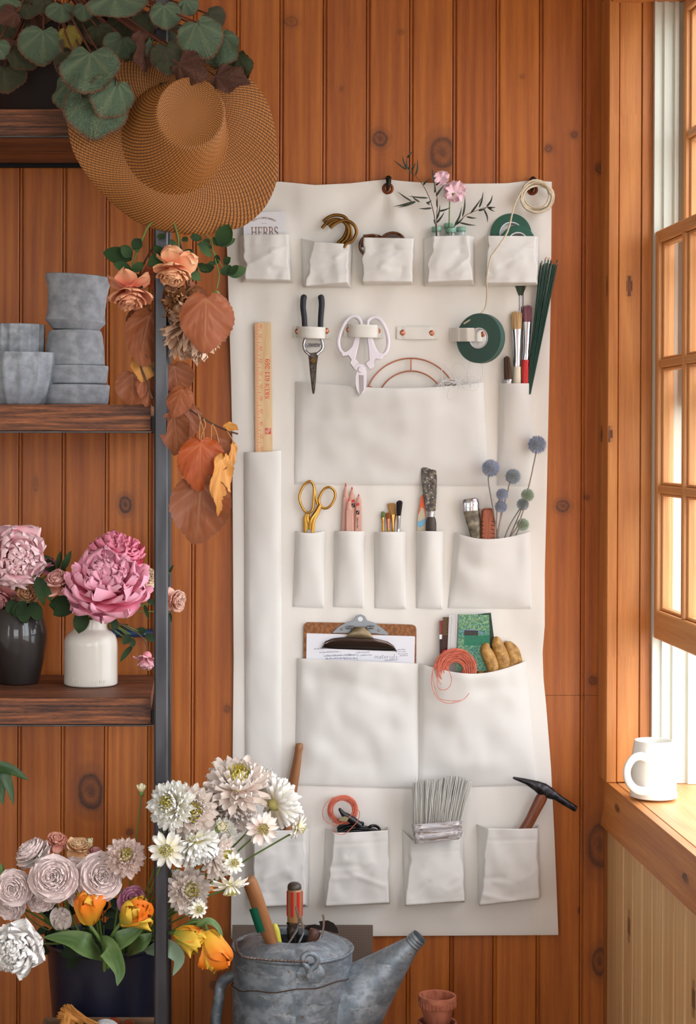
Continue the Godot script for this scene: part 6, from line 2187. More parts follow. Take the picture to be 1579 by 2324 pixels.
func hat() -> void:
	var s := 2.467
	var o := thing("straw_hat", "wide brimmed woven brown straw hat hung on the shelf post", "hat", P(430, 530, 0.48))
	var weave := tex(32, 32, func(x: int, y: int) -> Color:
		var u := fposmod(x + (y * 0.5), 16.0) / 16.0
		var v := fposmod(y, 16.0) / 16.0
		var h := pow(sin(PI * u), 0.6) * (0.55 + 0.45 * sin(PI * fposmod(v + (0.5 if fposmod(x + y * 0.5, 32.0) > 16.0 else 0.0), 1.0)))
		return Color(0.20, 0.085, 0.022).lerp(Color(0.80, 0.52, 0.23), clampf(h * 1.05, 0, 1)))
	var im := weave.get_image().duplicate() as Image
	im.bump_map_to_normal_map(2.0)
	var mm := mat(Color.WHITE, 0.6, 0.0, {"albedo_texture": weave, "normal_enabled": true, "normal_texture": ImageTexture.create_from_image(im), "normal_scale": 1.0})
	var out := [[1550, 850], [1552, 1000], [1490, 1150], [1385, 1252], [1280, 1290], [1100, 1315], [900, 1290], [760, 1240], [620, 1130], [500, 1000], [410, 850], [376, 680], [392, 560], [450, 440], [560, 330], [680, 270], [800, 235], [950, 235], [1120, 290], [1270, 350], [1400, 440], [1490, 560], [1535, 700]]
	var bc := Vector2(970, 790)
	var tab := []
	for q in curve(v2(out), 5, true):
		var d: Vector2 = q - bc
		tab.append([fposmod(d.angle(), TAU), d.length()])
	tab.sort_custom(func(a, b): return a[0] < b[0])
	tab.push_front([tab[-1][0] - TAU, tab[-1][1]])
	tab.append([tab[1][0] + TAU, tab[1][1]])
	var Z := 0.500
	var rings := [[1050, 635, 2, 2, 0.062], [1053, 637, 45, 47, 0.061], [1056, 638, 95, 100, 0.061], [1060, 634, 150, 160, 0.065], [1064, 628, 178, 188, 0.0705], [1066, 630, 190, 198, 0.0715], [1063, 642, 199, 208, 0.068], [1050, 665, 212, 226, 0.058], [1025, 705, 240, 260, 0.038], [1000, 740, 264, 285, 0.018], [985, 762, 280, 300, 0.002], [980, 772, 300, 318, -0.006]]
	var n := 120
	var build := func(from: int, to: int, brim: bool) -> G:
		var rows := []
		for k in range(from, to):
			var q = rings[k]
			var r := []
			for i in n:
				var a := -TAU * i / n
				r.append(P((q[0] + q[2] * cos(a)) / s, (q[1] + q[3] * sin(a)) / s, Z + q[4]))
			rows.append(r)
		if brim:
			var q = rings[-1]
			for k in range(1, 13):
				var t := k / 12.0
				var r := []
				for i in n:
					var a := -TAU * i / n
					var inner := Vector2(q[0] + q[2] * cos(a), q[1] + q[3] * sin(a))
					var outer := bc + Vector2.from_angle(a) * look(fposmod(a, TAU), tab)
					var p := inner.lerp(outer, t)
					var w := 0.016 * sin(a * 2.0 + 0.7) * t * t + 0.006 * sin(a * 5.0) * t * t
					r.append(P(p.x / s, p.y / s, Z - 0.006 - 0.018 * t + w + 0.010 * (1.0 - pow(2.0 * t - 1.0, 2)) * 0.4))
				rows.append(r)
			# turned edge
			var last := []
			for p in rows[-1]: last.append(p + Vector3(0, 0, -0.003))
			rows.append(last)
		var g := G.new()
		g.grid(rows, true, 1.0, 1.0)
		# the weave runs round and outwards, metres along the cloth
		var nu := n + 1
		for j in rows.size():
			for i in nu:
				var rr: float = rows[j][i % n].distance_to(rows[0][0])
				g.uv[j * nu + i] = Vector2(float(i) / n * (76.0 if brim else 44.0), 0)
		var v := 0.0
		for j in rows.size():
			if j > 0: v += rows[j][0].distance_to(rows[j - 1][0]) / 0.0085
			for i in nu: g.uv[j * nu + i].y = v
		return g
	part(o, "crown", build.call(0, 12, false), mm)
	part(o, "brim", build.call(11, 12, true), mm)
	var g := G.new()
	tube(g, [Vector3(-0.068, P(0, 200, 0.46).y, 0.455), Vector3(-0.068, P(0, 200, 0.46).y, 0.50)], 0.003, 8)
	part(o, "hanging_peg", g, M.iron)

func concrete_pots() -> void:
	var z := 0.26
	var k := S(z)
	var y0 := 1.617
	M.concrete = mat(Color.WHITE, 0.88, 0.0, {"albedo_texture": mottled(rgb(142, 146, 152), rgb(186, 190, 198), 0.02, 5, 256, 17), "normal_enabled": true, "normal_texture": bumps(0.08, 5, 4, 128, 2.0), "normal_scale": 0.35, "uv1_triplanar": true, "uv1_scale": Vector3(7, 7, 7)})
	var cx := P(170, 0, z).x
	var stack := [["concrete_saucer", "lowest grey concrete saucer under the stacked pots", "saucer", [[0, 0], [60, 0], [71, 2], [76, 8], [79, 40], [79, 46], [76, 48], [72, 46], [70, 10], [0, 6]], 0.0, 48], ["concrete_saucer", "upper grey concrete saucer under the barrel pot", "saucer", [[0, 0], [62, 0], [69, 2], [72, 6], [76.5, 38], [76, 42], [73, 43], [69, 41], [66, 8], [0, 5]], 48.0, 43], ["concrete_pot", "barrel shaped grey concrete pot in the tall stack", "pot", [[0, 0], [60, 0], [67.5, 1], [67, 15], [66, 40], [63, 65], [60, 77], [57, 80], [53, 79], [55, 20], [0, 6]], 91.0, 80], ["concrete_pot", "flared grey concrete pot on top of the stack", "pot", [[0, 0], [50, 0], [52, 1], [68, 20], [68.5, 22], [66, 34], [65.5, 50], [67, 80], [71, 102], [76.5, 120], [77, 122], [75, 124], [72, 122], [66, 100], [60, 60], [58, 24], [44, 6], [0, 5]], 171.0, 124]]
	for q in stack:
		var n := thing(q[0], q[1], q[2], Vector3(cx, y0 + q[4] * k + 0.0004, z))
		var prof := []
		for p in q[3]: prof.append([p[0] * k, p[1] * k])
		var g := G.new()
		lathe(g, n.position, prof, 48)
		part(n, "shell", g, M.concrete)
		if q[4] > 160.0: n.rotation.z = -0.07
	# fluted bowls at the left edge
	var bx := P(40, 0, z).x
	for q in [["fluted_bowl", "large fluted grey concrete bowl on upper shelf board", 0.0, [[0, 0], [58, 0], [70, 6], [88, 30], [97, 60], [101, 90], [103, 117], [102, 119], [96, 119], [93, 115], [90, 60], [62, 12], [0, 8]], 0.30], ["fluted_bowl", "smaller fluted grey concrete cup standing in the bowl", 12.0, [[0, 0], [50, 0], [56, 4], [60, 60], [62, 120], [63, 170], [62, 173], [57, 173], [55, 165], [50, 20], [0, 12]], 0.28]]:
		var n := thing(q[0], q[1], "bowl", Vector3(bx, y0 + q[2] * k, z + q[4] - 0.28))
		var prof := []
		for p in q[3]: prof.append([p[0] * k, p[1] * k])
		var g := G.new()
		lathe(g, n.position, prof, 96, func(a, r, _y): return r * (1.0 - 0.085 * pow(abs(cos(a * 8.0)), 0.55)))
		part(n, "shell", g, M.concrete)

# ---------- plants ----------
var petals := {}
# a petal of length 1 along +y, its inner face +z
func petal(key: String, w: float, cup: float, curl: float, wave: float, c0: Color, c1: Color, o := {}) -> ArrayMesh:
	if petals.has(key): return petals[key]
	var nu: int = o.get("nu", 9)
	var nv: int = o.get("nv", 10)
	var tm: float = o.get("tm", 0.62)
	var sd: float = o.get("sd", 0.0)
	var pw: float = o.get("pw", 0.7)
	var notch: float = o.get("notch", 0.0)
	var streak: Color = o.get("streak", Color(0, 0, 0, 0))
	var foot: float = o.get("foot", 0.22)
	var rho: float = o.get("rho", 0.0)   # wraps the petal round the heart of its flower
	var rows := []
	var cols := []
	for j in nv:
		var t := 1.0 - pow(1.0 - float(j) / (nv - 1), 1.5)
		var r := []
		var cc := []
		for i in nu:
			var u := float(i) / (nu - 1) * 2.0 - 1.0
			var ww := w * (foot + (1.0 - foot) * pow(sin(PI * 0.5 * t / tm), pw)) if t < tm else w * sqrt(maxf(0.012, 1.0 - pow((t - tm) / (1.0 - tm), 2.0)))
			var y: float = t * (1.0 - 0.06 * u * u * t - o.get("frill", 0.0) * t * absf(sin(u * 5.0 + sd))) - notch * t * t * exp(-u * u * 10.0) + wave * 0.4 * t * noise.get_noise_2d(u * 2.5 + sd * 3.0, 5.0) * 0.6
			var z := cup * w * u * u * (0.4 + 0.6 * t) + curl * t * t + wave * w * t * t * (sin(u * 4.5 + sd) * 0.55 + 0.8 * noise.get_noise_2d(u * 0.9 + sd * 5.0, t * 1.2 + sd))
			if rho > 0.0:
				z += rho * (1.0 - cos(u * ww / rho)) - cup * w * u * u * (0.4 + 0.6 * t)
				r.append(Vector3(rho * sin(u * ww / rho), y, z))
			else: r.append(Vector3(u * ww, y, z))
			var c := c0.lerp(c1, smoothstep(0.0, 1.0, t))
			if streak.a > 0.0: c = c.lerp(Color(streak.r, streak.g, streak.b), streak.a * exp(-u * u * 5.0) * (0.5 + 0.5 * sin(sd * 3.0)) * sin(PI * t))
			cc.append(c)
		rows.append(r)
		cols.append(cc)
	var g := G.new()
	g.grid(rows, false, 1.0, 1.0, cols)
	petals[key] = g.mesh()
	return petals[key]
# put a petal on a flower: axis A, angle round it, how far it opens from the axis, its length, its foot off the axis and along it
func set_petal(n: Node3D, mesh: Mesh, at: Vector3, A: Vector3, phi: float, open: float, len: float, r0 := 0.0, h0 := 0.0, roll := 0.0, m: Material = null, called := "petal", sx := 1.0) -> void:
	var x := A.cross(Vector3(0.13, 0.29, 0.95)).normalized()
	var y := A.cross(x)
	var R := x * cos(phi) + y * sin(phi)
	var d := A * cos(open) + R * sin(open)
	var nr := A * sin(open) - R * cos(open)
	if roll != 0.0: nr = nr.rotated(d, roll)
	var side := d.cross(nr)
	inst(n, called, mesh, m if m else M.petal, Transform3D(Basis(side * len * sx, d * len, nr * len), at + R * r0 + A * h0 - n.position))
func stalk(n: Node3D, pts: Array, r: float, m: Material, called := "stem") -> void:
	var g := G.new()
	tube(g, curve(pts, 5), r, 6)
	part(n, called, g, m)
func lin(r: int, g: int, b: int) -> Color:
	return Color8(r, g, b).srgb_to_linear()
# rings of petals: [count, open in degrees, length, petal mesh variants]
func rings_of(n: Node3D, at: Vector3, A: Vector3, R: float, rings: Array, r: RandomNumberGenerator, jit := 0.12) -> void:
	var off := 0.0
	for q in rings:
		for i in q[0]:
			var ms: Array = q[3]
			set_petal(n, ms[r.randi() % ms.size()], at, A, off + TAU * i / q[0] + r.randf_range(-jit, jit), deg_to_rad(q[1]) + r.randf_range(-jit, jit) * 0.8, R * q[2] * r.randf_range(0.9, 1.08), R * (q[4] if q.size() > 4 else 0.05), R * (q[5] if q.size() > 5 else 0.0), r.randf_range(-jit, jit), null, "petal", r.randf_range(0.9, 1.12))
		off += 1.1
func variants(key: String, n: int, w: float, cup: float, curl: float, wave: float, c0: Color, c1: Color, o := {}) -> Array:
	var out := []
	for i in n:
		var oo := o.duplicate()
		oo.sd = i * 1.7 + 0.3
		out.append(petal(key + str(i), w, cup, curl, wave, c0, c1, oo))
	return out

# rings [count, open, length, half width, height] whose petals wrap the heart
func wrapped(key: String, rings: Array, curl: float, wave: float, c0: Color, c1: Color, frill: float, tm := 0.66) -> Array:
	var out := []
	for q in rings:
		var th := deg_to_rad(q[1])
		var rho := clampf(sin(th) * 0.95 + 0.06, 0.16, 1.1)
		var ms := variants("%s_%d_" % [key, q[1]], 3, minf(q[3] * 1.1, rho * 1.9), 0.3, curl * (0.35 + 0.65 * sin(th)), wave, c0, c1, {"pw": 0.5, "tm": tm, "rho": rho, "frill": frill, "nu": 11, "nv": 9})
		out.append([q[0], q[1], q[2], ms, 0.03, q[4]])
	return out
func peony(n: Node3D, at: Vector3, A: Vector3, R: float, key: String, deep: Color, pale: Color, sd: int) -> void:
	var r := RandomNumberGenerator.new()
	r.seed = sd
	var rs := wrapped(key, [[7, 112, 0.95, 0.5, 0.0], [8, 92, 1.0, 0.46, 0.0], [9, 76, 0.98, 0.42, 0.0], [10, 61, 0.96, 0.38, 0.0], [11, 47, 0.94, 0.34, 0.0], [11, 35, 0.92, 0.30, 0.0], [11, 24, 0.90, 0.30, 0.0], [9, 14, 0.88, 0.28, 0.0], [5, 5, 0.86, 0.25, 0.0]], 0.34, 0.42, deep, pale, 0.06, 0.5)
	rings_of(n, at, A, R, rs, r, 0.15)
	core(n, at, A, R * 0.35, mat(deep.linear_to_srgb(), 0.7))
func core(n: Node3D, at: Vector3, A: Vector3, R: float, m: Material) -> void:
	var g := G.new()
	lathe(g, Vector3.ZERO, [[0.0, -1.0], [0.6, -0.8], [0.95, -0.3], [1.0, 0.1], [0.75, 0.6], [0.35, 0.92], [0.0, 1.0]], 14)
	var x := A.cross(Vector3(0.13, 0.29, 0.95)).normalized()
	inst(n, "flower_core", g.mesh(), m, Transform3D(Basis(x * R, A * R, x.cross(A) * R), at - n.position))
func mum(n: Node3D, at: Vector3, A: Vector3, R: float, key: String, c0: Color, c1: Color, sd: int, full := true, eye := true, back := false) -> void:
	var r := RandomNumberGenerator.new()
	r.seed = sd
	var ps := variants(key, 4, 0.155, 0.8, 0.30, 0.30, c0, c1, {"nu": 5, "nv": 7, "pw": 0.6})
	var lax := variants(key + "x", 3, 0.165, 0.6, -0.10, 0.3, c0, c1, {"nu": 5, "nv": 7, "pw": 0.6})
	if full: rings_of(n, at, A, R, [[17, 118, 0.95, ps], [19, 98, 1.0, ps], [20, 80, 0.98, ps], [20, 63, 0.92, ps], [18, 47, 0.84, ps], [14, 32, 0.72, ps], [9, 18, 0.55, ps]], r, 0.11)
	else: rings_of(n, at, A, R, [[11, 100, 1.0, lax], [11, 80, 0.92, lax], [9, 55, 0.62, ps], [7, 28, 0.5, ps]], r, 0.13)
	if eye:
		var h := 0.50 if full else 0.24
		var yl := variants("floret", 2, 0.2, 0.8, 0.3, 0.2, lin(196, 178, 36), lin(224, 208, 92), {"nu": 5, "nv": 5})
		for k in 26:
			var q := sqrt((k + 0.5) / 26.0)
			set_petal(n, yl[k % 2], at, A, k * 2.4, 0.15 + 0.5 * q, R * 0.26, R * 0.30 * q, R * (h + 0.08 * (1.0 - q)), 0.0, null, "floret")
	core(n, at, A, R * (0.30 if full else 0.20), M.mum_core)
func ranunculus(n: Node3D, at: Vector3, A: Vector3, R: float, key: String, edge: Color, body: Color, sd: int) -> void:
	var r := RandomNumberGenerator.new()
	r.seed = sd
	var rs := wrapped(key, [[6, 104, 0.92, 0.58, -0.18], [7, 90, 0.94, 0.56, -0.1], [7, 79, 0.92, 0.54, -0.03], [8, 69, 0.88, 0.52, 0.0], [8, 60, 0.83, 0.50, 0.02], [8, 52, 0.79, 0.48, 0.04], [8, 44, 0.75, 0.46, 0.05], [8, 37, 0.71, 0.42, 0.06], [8, 30, 0.67, 0.38, 0.06], [7, 24, 0.63, 0.34, 0.06], [7, 18, 0.59, 0.3, 0.05], [6, 12, 0.56, 0.24, 0.04], [4, 6, 0.53, 0.2, 0.03]], 0.30, 0.12, body, edge, 0.02)
	rings_of(n, at, A, R, rs, r, 0.08)
	core(n, at + A * R * 0.1, A, R * 0.22, M.ranunculus_eye)
func rose(n: Node3D, at: Vector3, A: Vector3, R: float, key: String, outer: Color, inner: Color, sd: int, open := 1.0) -> void:
	var r := RandomNumberGenerator.new()
	r.seed = sd
	var bk := variants(key + "b", 3, 0.46, 0.2, -0.28, 0.3, inner, outer, {"pw": 0.5, "tm": 0.68})
	var rs := wrapped(key, [[5, 84 * open, 0.95, 0.5, 0.0], [6, 64 * open, 0.92, 0.46, 0.0], [6, 49 * open, 0.89, 0.42, 0.0], [7, 36 * open, 0.86, 0.38, 0.0], [7, 25 * open, 0.83, 0.32, 0.0], [6, 15 * open, 0.80, 0.26, 0.0], [4, 6, 0.77, 0.2, 0.0]], 0.24, 0.2, inner, outer, 0.03)
	rings_of(n, at, A, R, [[5, 115 * open, 0.92, bk]] + rs, r, 0.13)
	core(n, at, A, R * 0.3, mat(inner.linear_to_srgb(), 0.7))
func tulip(n: Node3D, at: Vector3, A: Vector3, R: float, sd: int, yellow := false) -> void:
	var r := RandomNumberGenerator.new()
	r.seed = sd
	var ps := variants("tulip", 5, 0.34, 0.8, 0.12, 0.5, lin(232, 176, 50), lin(246, 128, 20), {"streak": Color(0.80, 0.55, 0.10, 0.7), "pw": 0.55, "foot": 0.4, "nu": 11, "nv": 10, "tm": 0.66, "frill": 0.14})
	var yl := variants("tulipy", 4, 0.33, 0.8, 0.10, 0.5, lin(150, 160, 60), lin(236, 190, 60), {"streak": Color(0.75, 0.30, 0.02, 0.6), "pw": 0.55, "foot": 0.4, "nu": 11, "nv": 10, "tm": 0.66, "frill": 0.14})
	rings_of(n, at, A, R, [[3, 34, 0.98, yl if yellow else ps, 0.10], [4, 24, 1.0, ps + yl, 0.08], [4, 14, 1.0, ps, 0.05], [3, 5, 0.95, ps, 0.02]], r, 0.2)
# broad leaves: shape given as a blade along points
func leaf_part(n: Node, pts: Array, w: float, m: Material, face := Vector3(0, 0, 1), fold := 0.25, called := "leaf", shape := 0.62) -> MeshInstance3D:
	var g := G.new()
	blade(g, curve(pts, 5), w, face, fold, Color.WHITE, shape)
	return part(n, called, g, m)
# a small pointed leaf mesh with a midrib, length 1 along y
func leaflet_mesh(key: String, w: float, cup: float, curl: float, c0: Color, c1: Color, o := {}) -> ArrayMesh:
	return petal(key, w, cup, curl, 0.12, c0, c1, {"nu": 7, "nv": 10, "pw": 0.8, "foot": 0.04, "sd": 2.0, "tm": 0.42}.merged(o, true))
func leaf_at(n: Node, mesh: Mesh, at: Vector3, to: Vector3, face: Vector3, m: Material, sx := 1.0) -> MeshInstance3D:
	var d := to - at
	var len := d.length()
	d = d.normalized()
	var side := d.cross(face).normalized()
	var nr := side.cross(d)
	return inst(n, "leaf", mesh, m, Transform3D(Basis(side * len * sx, d * len, nr * len), at - origin_of(n)))

# round leaf, stalk at the notch; length 1 from stalk to tip; wobbly, toothed, with veins
func round_leaf(key: String, green: Color, vein: Color, edge: Color, o := {}) -> ArrayMesh:
	if petals.has(key): return petals[key]
	var g := G.new()
	var na := 72
	var nr := 9
	var sd: float = o.get("sd", 0.0)
	var teeth: float = o.get("teeth", 26.0)
	var notch: float = o.get("notch", 0.36)
	var tip: float = o.get("tip", 0.10)
	var dish: float = o.get("dish", -0.12)
	var wav: float = o.get("wave", 0.05)
	var rim: float = o.get("rim", 0.07)
	var rows := []
	var cols := []
	for j in nr + 1:
		var t := float(j) / nr
		var r := []
		var c := []
		for i in na:
			var a := TAU * i / na   # 0 points to the tip (-y)
			var e := 0.60 + 0.05 * cos(a) + tip * exp(-pow(wrapf(a, -PI, PI) / 0.35, 2)) - notch * exp(-pow((absf(wrapf(a, -PI, PI)) - PI) / 0.22, 2))
			e *= 1.0 + 0.025 * sin(a * teeth) * t + 0.04 * noise.get_noise_2d(cos(a) * 1.5 + sd * 5.0, sin(a) * 1.5)
			e *= 1.0 + 0.10 * sin(a) * o.get("skew", 0.5)
			var ctr := Vector2(0, -0.36)
			# the fan of veins starts at the stalk, a little above the middle
			var p := Vector2(0, -0.02).lerp(ctr + Vector2(sin(a), -cos(a)) * e, t)
			var va := atan2(p.x, -p.y)
			var ridge := pow(absf(cos(va * 4.5 + 0.5 * noise.get_noise_2d(p.x * 3.0, p.y * 3.0 + sd))), 9.0)
			if o.get("pinnate", false): ridge = maxf(exp(-pow(p.x / 0.018, 2)), 0.8 * pow(absf(cos((p.y + absf(p.x) * 0.9) * 11.0)), 14.0))
			var z: float = dish * (p.x * p.x + (p.y + 0.36) * (p.y + 0.36)) + wav * t * t * sin(a * 5.0 + sd) + o.get("relief", 0.007) * (1.0 - ridge) * sin(PI * t) + 0.035 * noise.get_noise_2d(p.x * 7.0 + sd, p.y * 7.0) * t
			r.append(Vector3(p.x, p.y, z))
			var k := green.lerp(vein, ridge * 0.55 * (1.0 - t * 0.6))
			k = k.lerp(green * 1.35, clampf(noise.get_noise_2d(p.x * 9.0, p.y * 9.0 + sd) * 0.8, 0, 0.5))
			k = k.lerp(edge, smoothstep(1.0 - rim, 1.0, t) * 0.9)
			k.a = 1.0
			c.append(k)
		rows.append(r)
		cols.append(c)
	g.grid(rows, true, 1.0, 1.0, cols)
	petals[key] = g.mesh()
	return petals[key]
# a round leaf by its picture: stalk point, tip point, width factor, turn about its length, lean towards the eye
func put_round(n: Node, mesh: Mesh, a: Array, b: Array, z: float, sx := 1.0, yaw := 0.0, pitch := 0.0, m: Material = null) -> void:
	var p := P(a[0], a[1], z)
	var q := P(b[0], b[1], z + pitch)
	var y := -(q - p)
	var len := y.length() / 1.0
	y = y.normalized()
	var f := Vector3(0, 0, 1).rotated(y, yaw)
	var x := y.cross(f).normalized()
	f = x.cross(y)
	inst(n, "leaf", mesh, m if m else M.waxy, Transform3D(Basis(x * len * sx, y * len, f * len), p - origin_of(n)))

func plant_materials() -> void:
	if M.has("petal"): return
	M.petal = mat(Color.WHITE, 0.6, 0.0, {"vertex_color_use_as_albedo": true, "backlight": Color(0.95, 0.95, 0.95)})
	M.waxy = mat(Color.WHITE, 0.36, 0.0, {"vertex_color_use_as_albedo": true, "backlight": Color(0.18, 0.18, 0.18), "normal_enabled": true, "normal_texture": bumps(0.06, 4, 3, 128, 10.0), "normal_scale": 1.4, "uv1_scale": Vector3(9, 3, 1)})
	M.dry = mat(Color.WHITE, 0.55, 0.0, {"vertex_color_use_as_albedo": true, "backlight": Color(0.35, 0.35, 0.35)})
	M.mum_core = mat(rgb(206, 196, 120), 0.8)
	M.ranunculus_eye = mat(rgb(150, 160, 84), 0.7)
	M.leaf_mid = mat(Color.WHITE, 0.45, 0.0, {"albedo_texture": mottled(rgb(44, 70, 36), rgb(70, 98, 50), 0.03, 3, 64, 2), "backlight": Color(0.16, 0.2, 0.06)})
	M.leaf_tulip = mat(Color.WHITE, 0.42, 0.0, {"albedo_texture": mottled(rgb(78, 108, 56), rgb(116, 142, 84), 0.02, 3, 64, 3, Vector2(1, 1)), "backlight": Color(0.2, 0.26, 0.08)})
	M.leaf_pale = mat(rgb(150, 176, 146), 0.5, 0.0, {"backlight": Color(0.3, 0.36, 0.25)})
	M.branch = mat(rgb(92, 66, 52), 0.7)

func begonia() -> void:
	plant_materials()
	var z0 := 0.26
	var o := thing("begonia", "trailing begonia with round toothed green leaves on top shelf", "plant", Vector3(P(110, 0, z0).x, shelf_y[3] + 0.0005, z0))
	var g := G.new()
	lathe(g, o.position, [[0.0, 0.0], [0.095, 0.0], [0.103, 0.01], [0.122, 0.16], [0.130, 0.163], [0.130, 0.185], [0.122, 0.185], [0.115, 0.165], [0.0, 0.16]], 36)
	part(o, "pot", g, mat(rgb(44, 28, 24), 0.7))
	var G1 := lin(92, 112, 88)
	var V1 := lin(150, 160, 122)
	var E1 := lin(120, 64, 40)
	var A := []
	for i in 4: A.append(round_leaf("begonia%d" % i, G1, V1, E1, {"sd": i * 2.3, "skew": [-0.8, 0.8, 0.3, -0.3][i], "wave": 0.05 + 0.015 * i, "dish": [-0.18, 0.1, -0.25, -0.1][i]}))
	var dk := round_leaf("begoniadark", lin(62, 66, 44), lin(104, 92, 60), lin(110, 60, 38), {"sd": 5.0, "wave": 0.07})
	var red := round_leaf("begoniared", lin(92, 54, 40), lin(140, 92, 72), lin(104, 60, 42), {"sd": 3.0, "wave": 0.10, "tip": 0.3, "notch": 0.2})
	var yel := round_leaf("begoniayellow", lin(150, 128, 52), lin(176, 156, 80), lin(140, 96, 44), {"sd": 4.0})
	# [stalk x, y, tip x, y, which, z, width, yaw, pitch]
	var L := [[98, 68, 96, 142, 0, 0.47, 1.0, 0.15, 0.0], [206, 120, 190, 208, 1, 0.56, 1.0, -0.25, 0.02], [268, 186, 232, 258, 2, 0.57, 0.95, 0.4, 0.0], [228, 206, 216, 306, 0, 0.545, 1.0, 0.0, 0.01], [160, 180, 148, 252, 3, 0.53, 0.85, -0.6, 0.0], [278, 84, 262, 130, 2, 0.50, 1.15, 0.3, 0.0], [372, 12, 374, 64, 1, 0.52, 1.0, 0.2, 0.0], [446, 50, 478, 122, 0, 0.545, 0.9, 0.1, 0.01], [498, 78, 496, 150, 3, 0.535, 1.0, -0.4, 0.0], [430, 88, 438, 146, 2, 0.525, 1.2, 0.0, 0.0], [540, 120, 540, 182, 1, 0.515, 1.1, -0.9, -0.02], [260, -10, 262, 40, 1, 0.53, 1.4, 0.0, 0.03], [375, 103, 384, 166, 4, 0.55, 0.85, 0.1, 0.0], [405, 145, 452, 172, 5, 0.56, 0.9, -0.3, 0.02], [490, 172, 548, 184, 5, 0.555, 0.9, 0.5, 0.02], [322, 80, 330, 160, 5, 0.54, 0.6, 1.0, 0.0], [345, 92, 340, 150, 0, 0.52, 0.5, 1.2, 0.0], [150, 66, 172, 108, 6, 0.46, 0.8, 0.3, 0.0], [36, 28, 6, 44, 5, 0.46, 1.1, 0.2, 0.0], [28, 92, 20, 118, 5, 0.45, 1.5, 0.0, 0.0], [30, 112, 76, 150, 4, 0.455, 0.8, 0.3, 0.0], [8, 150, 14, 206, 4, 0.44, 1.2, 0.0, 0.0], [140, 10, 142, 48, 0, 0.45, 1.3, 0.1, 0.0], [190, 12, 190, 46, 3, 0.46, 1.0, 0.4, 0.0], [170, 130, 150, 180, 4, 0.51, 1.1, 0.2, 0.0], [60, 10, 64, 40, 4, 0.44, 1.5, 0.0, 0.0], [-10, 100, 10, 130, 2, 0.46, 1.0, 0.0, 0.0], [330, 30, 335, 70, 4, 0.48, 1.2, 0.3, 0.0], [300, 120, 300, 160, 4, 0.49, 1.3, 0.0, 0.0], [420, 0, 440, 30, 3, 0.49, 1.0, 0.2, 0.0], [220, 60, 226, 100, 4, 0.47, 1.2, -0.3, 0.0], [100, 0, 90, 30, 4, 0.44, 1.5, 0.0, 0.0], [12, 0, 20, 34, 3, 0.45, 1.4, 0.2, 0.0], [470, 30, 500, 60, 4, 0.48, 1.1, 0.2, 0.0]]
	var br := RandomNumberGenerator.new()
	br.seed = 17
	for k in 22:
		var bx := br.randf_range(-20, 400)
		var by := br.randf_range(-20, 110 - maxf(0, bx - 250) * 0.3)
		L.append([bx, by, bx + br.randf_range(-20, 20), by + br.randf_range(38, 56), 4 + (1 if k % 5 == 0 else 0), br.randf_range(0.38, 0.43), 1.1, br.randf_range(-0.6, 0.6), 0.0])
	var hub := o.position + Vector3(0, 0.19, 0.04)
	for q in L:
		var mesh: Mesh = (A + [dk, red, yel])[q[4]]
		put_round(o, mesh, [q[0], q[1]], [q[2], q[3]], q[5], q[6] * 1.22, q[7], q[8])
		var p := P(q[0], q[1], q[5] - 0.003)
		g = G.new()
		tube(g, curve([hub + Vector3(clampf(p.x - hub.x, -0.06, 0.08), 0.02 + 0.03 * sin(q[0]), 0.02), hub.lerp(p, 0.55) + Vector3(0, 0.045, 0.01), p], 5), 0.0019, 5)
		part(o, "leaf_stalk", g, mat_once("stalk_red", rgb(112, 58, 40)))
func mat_once(k: String, c: Color, rough := 0.6) -> Material:
	if not M.has(k): M[k] = mat(c, rough)
	return M[k]

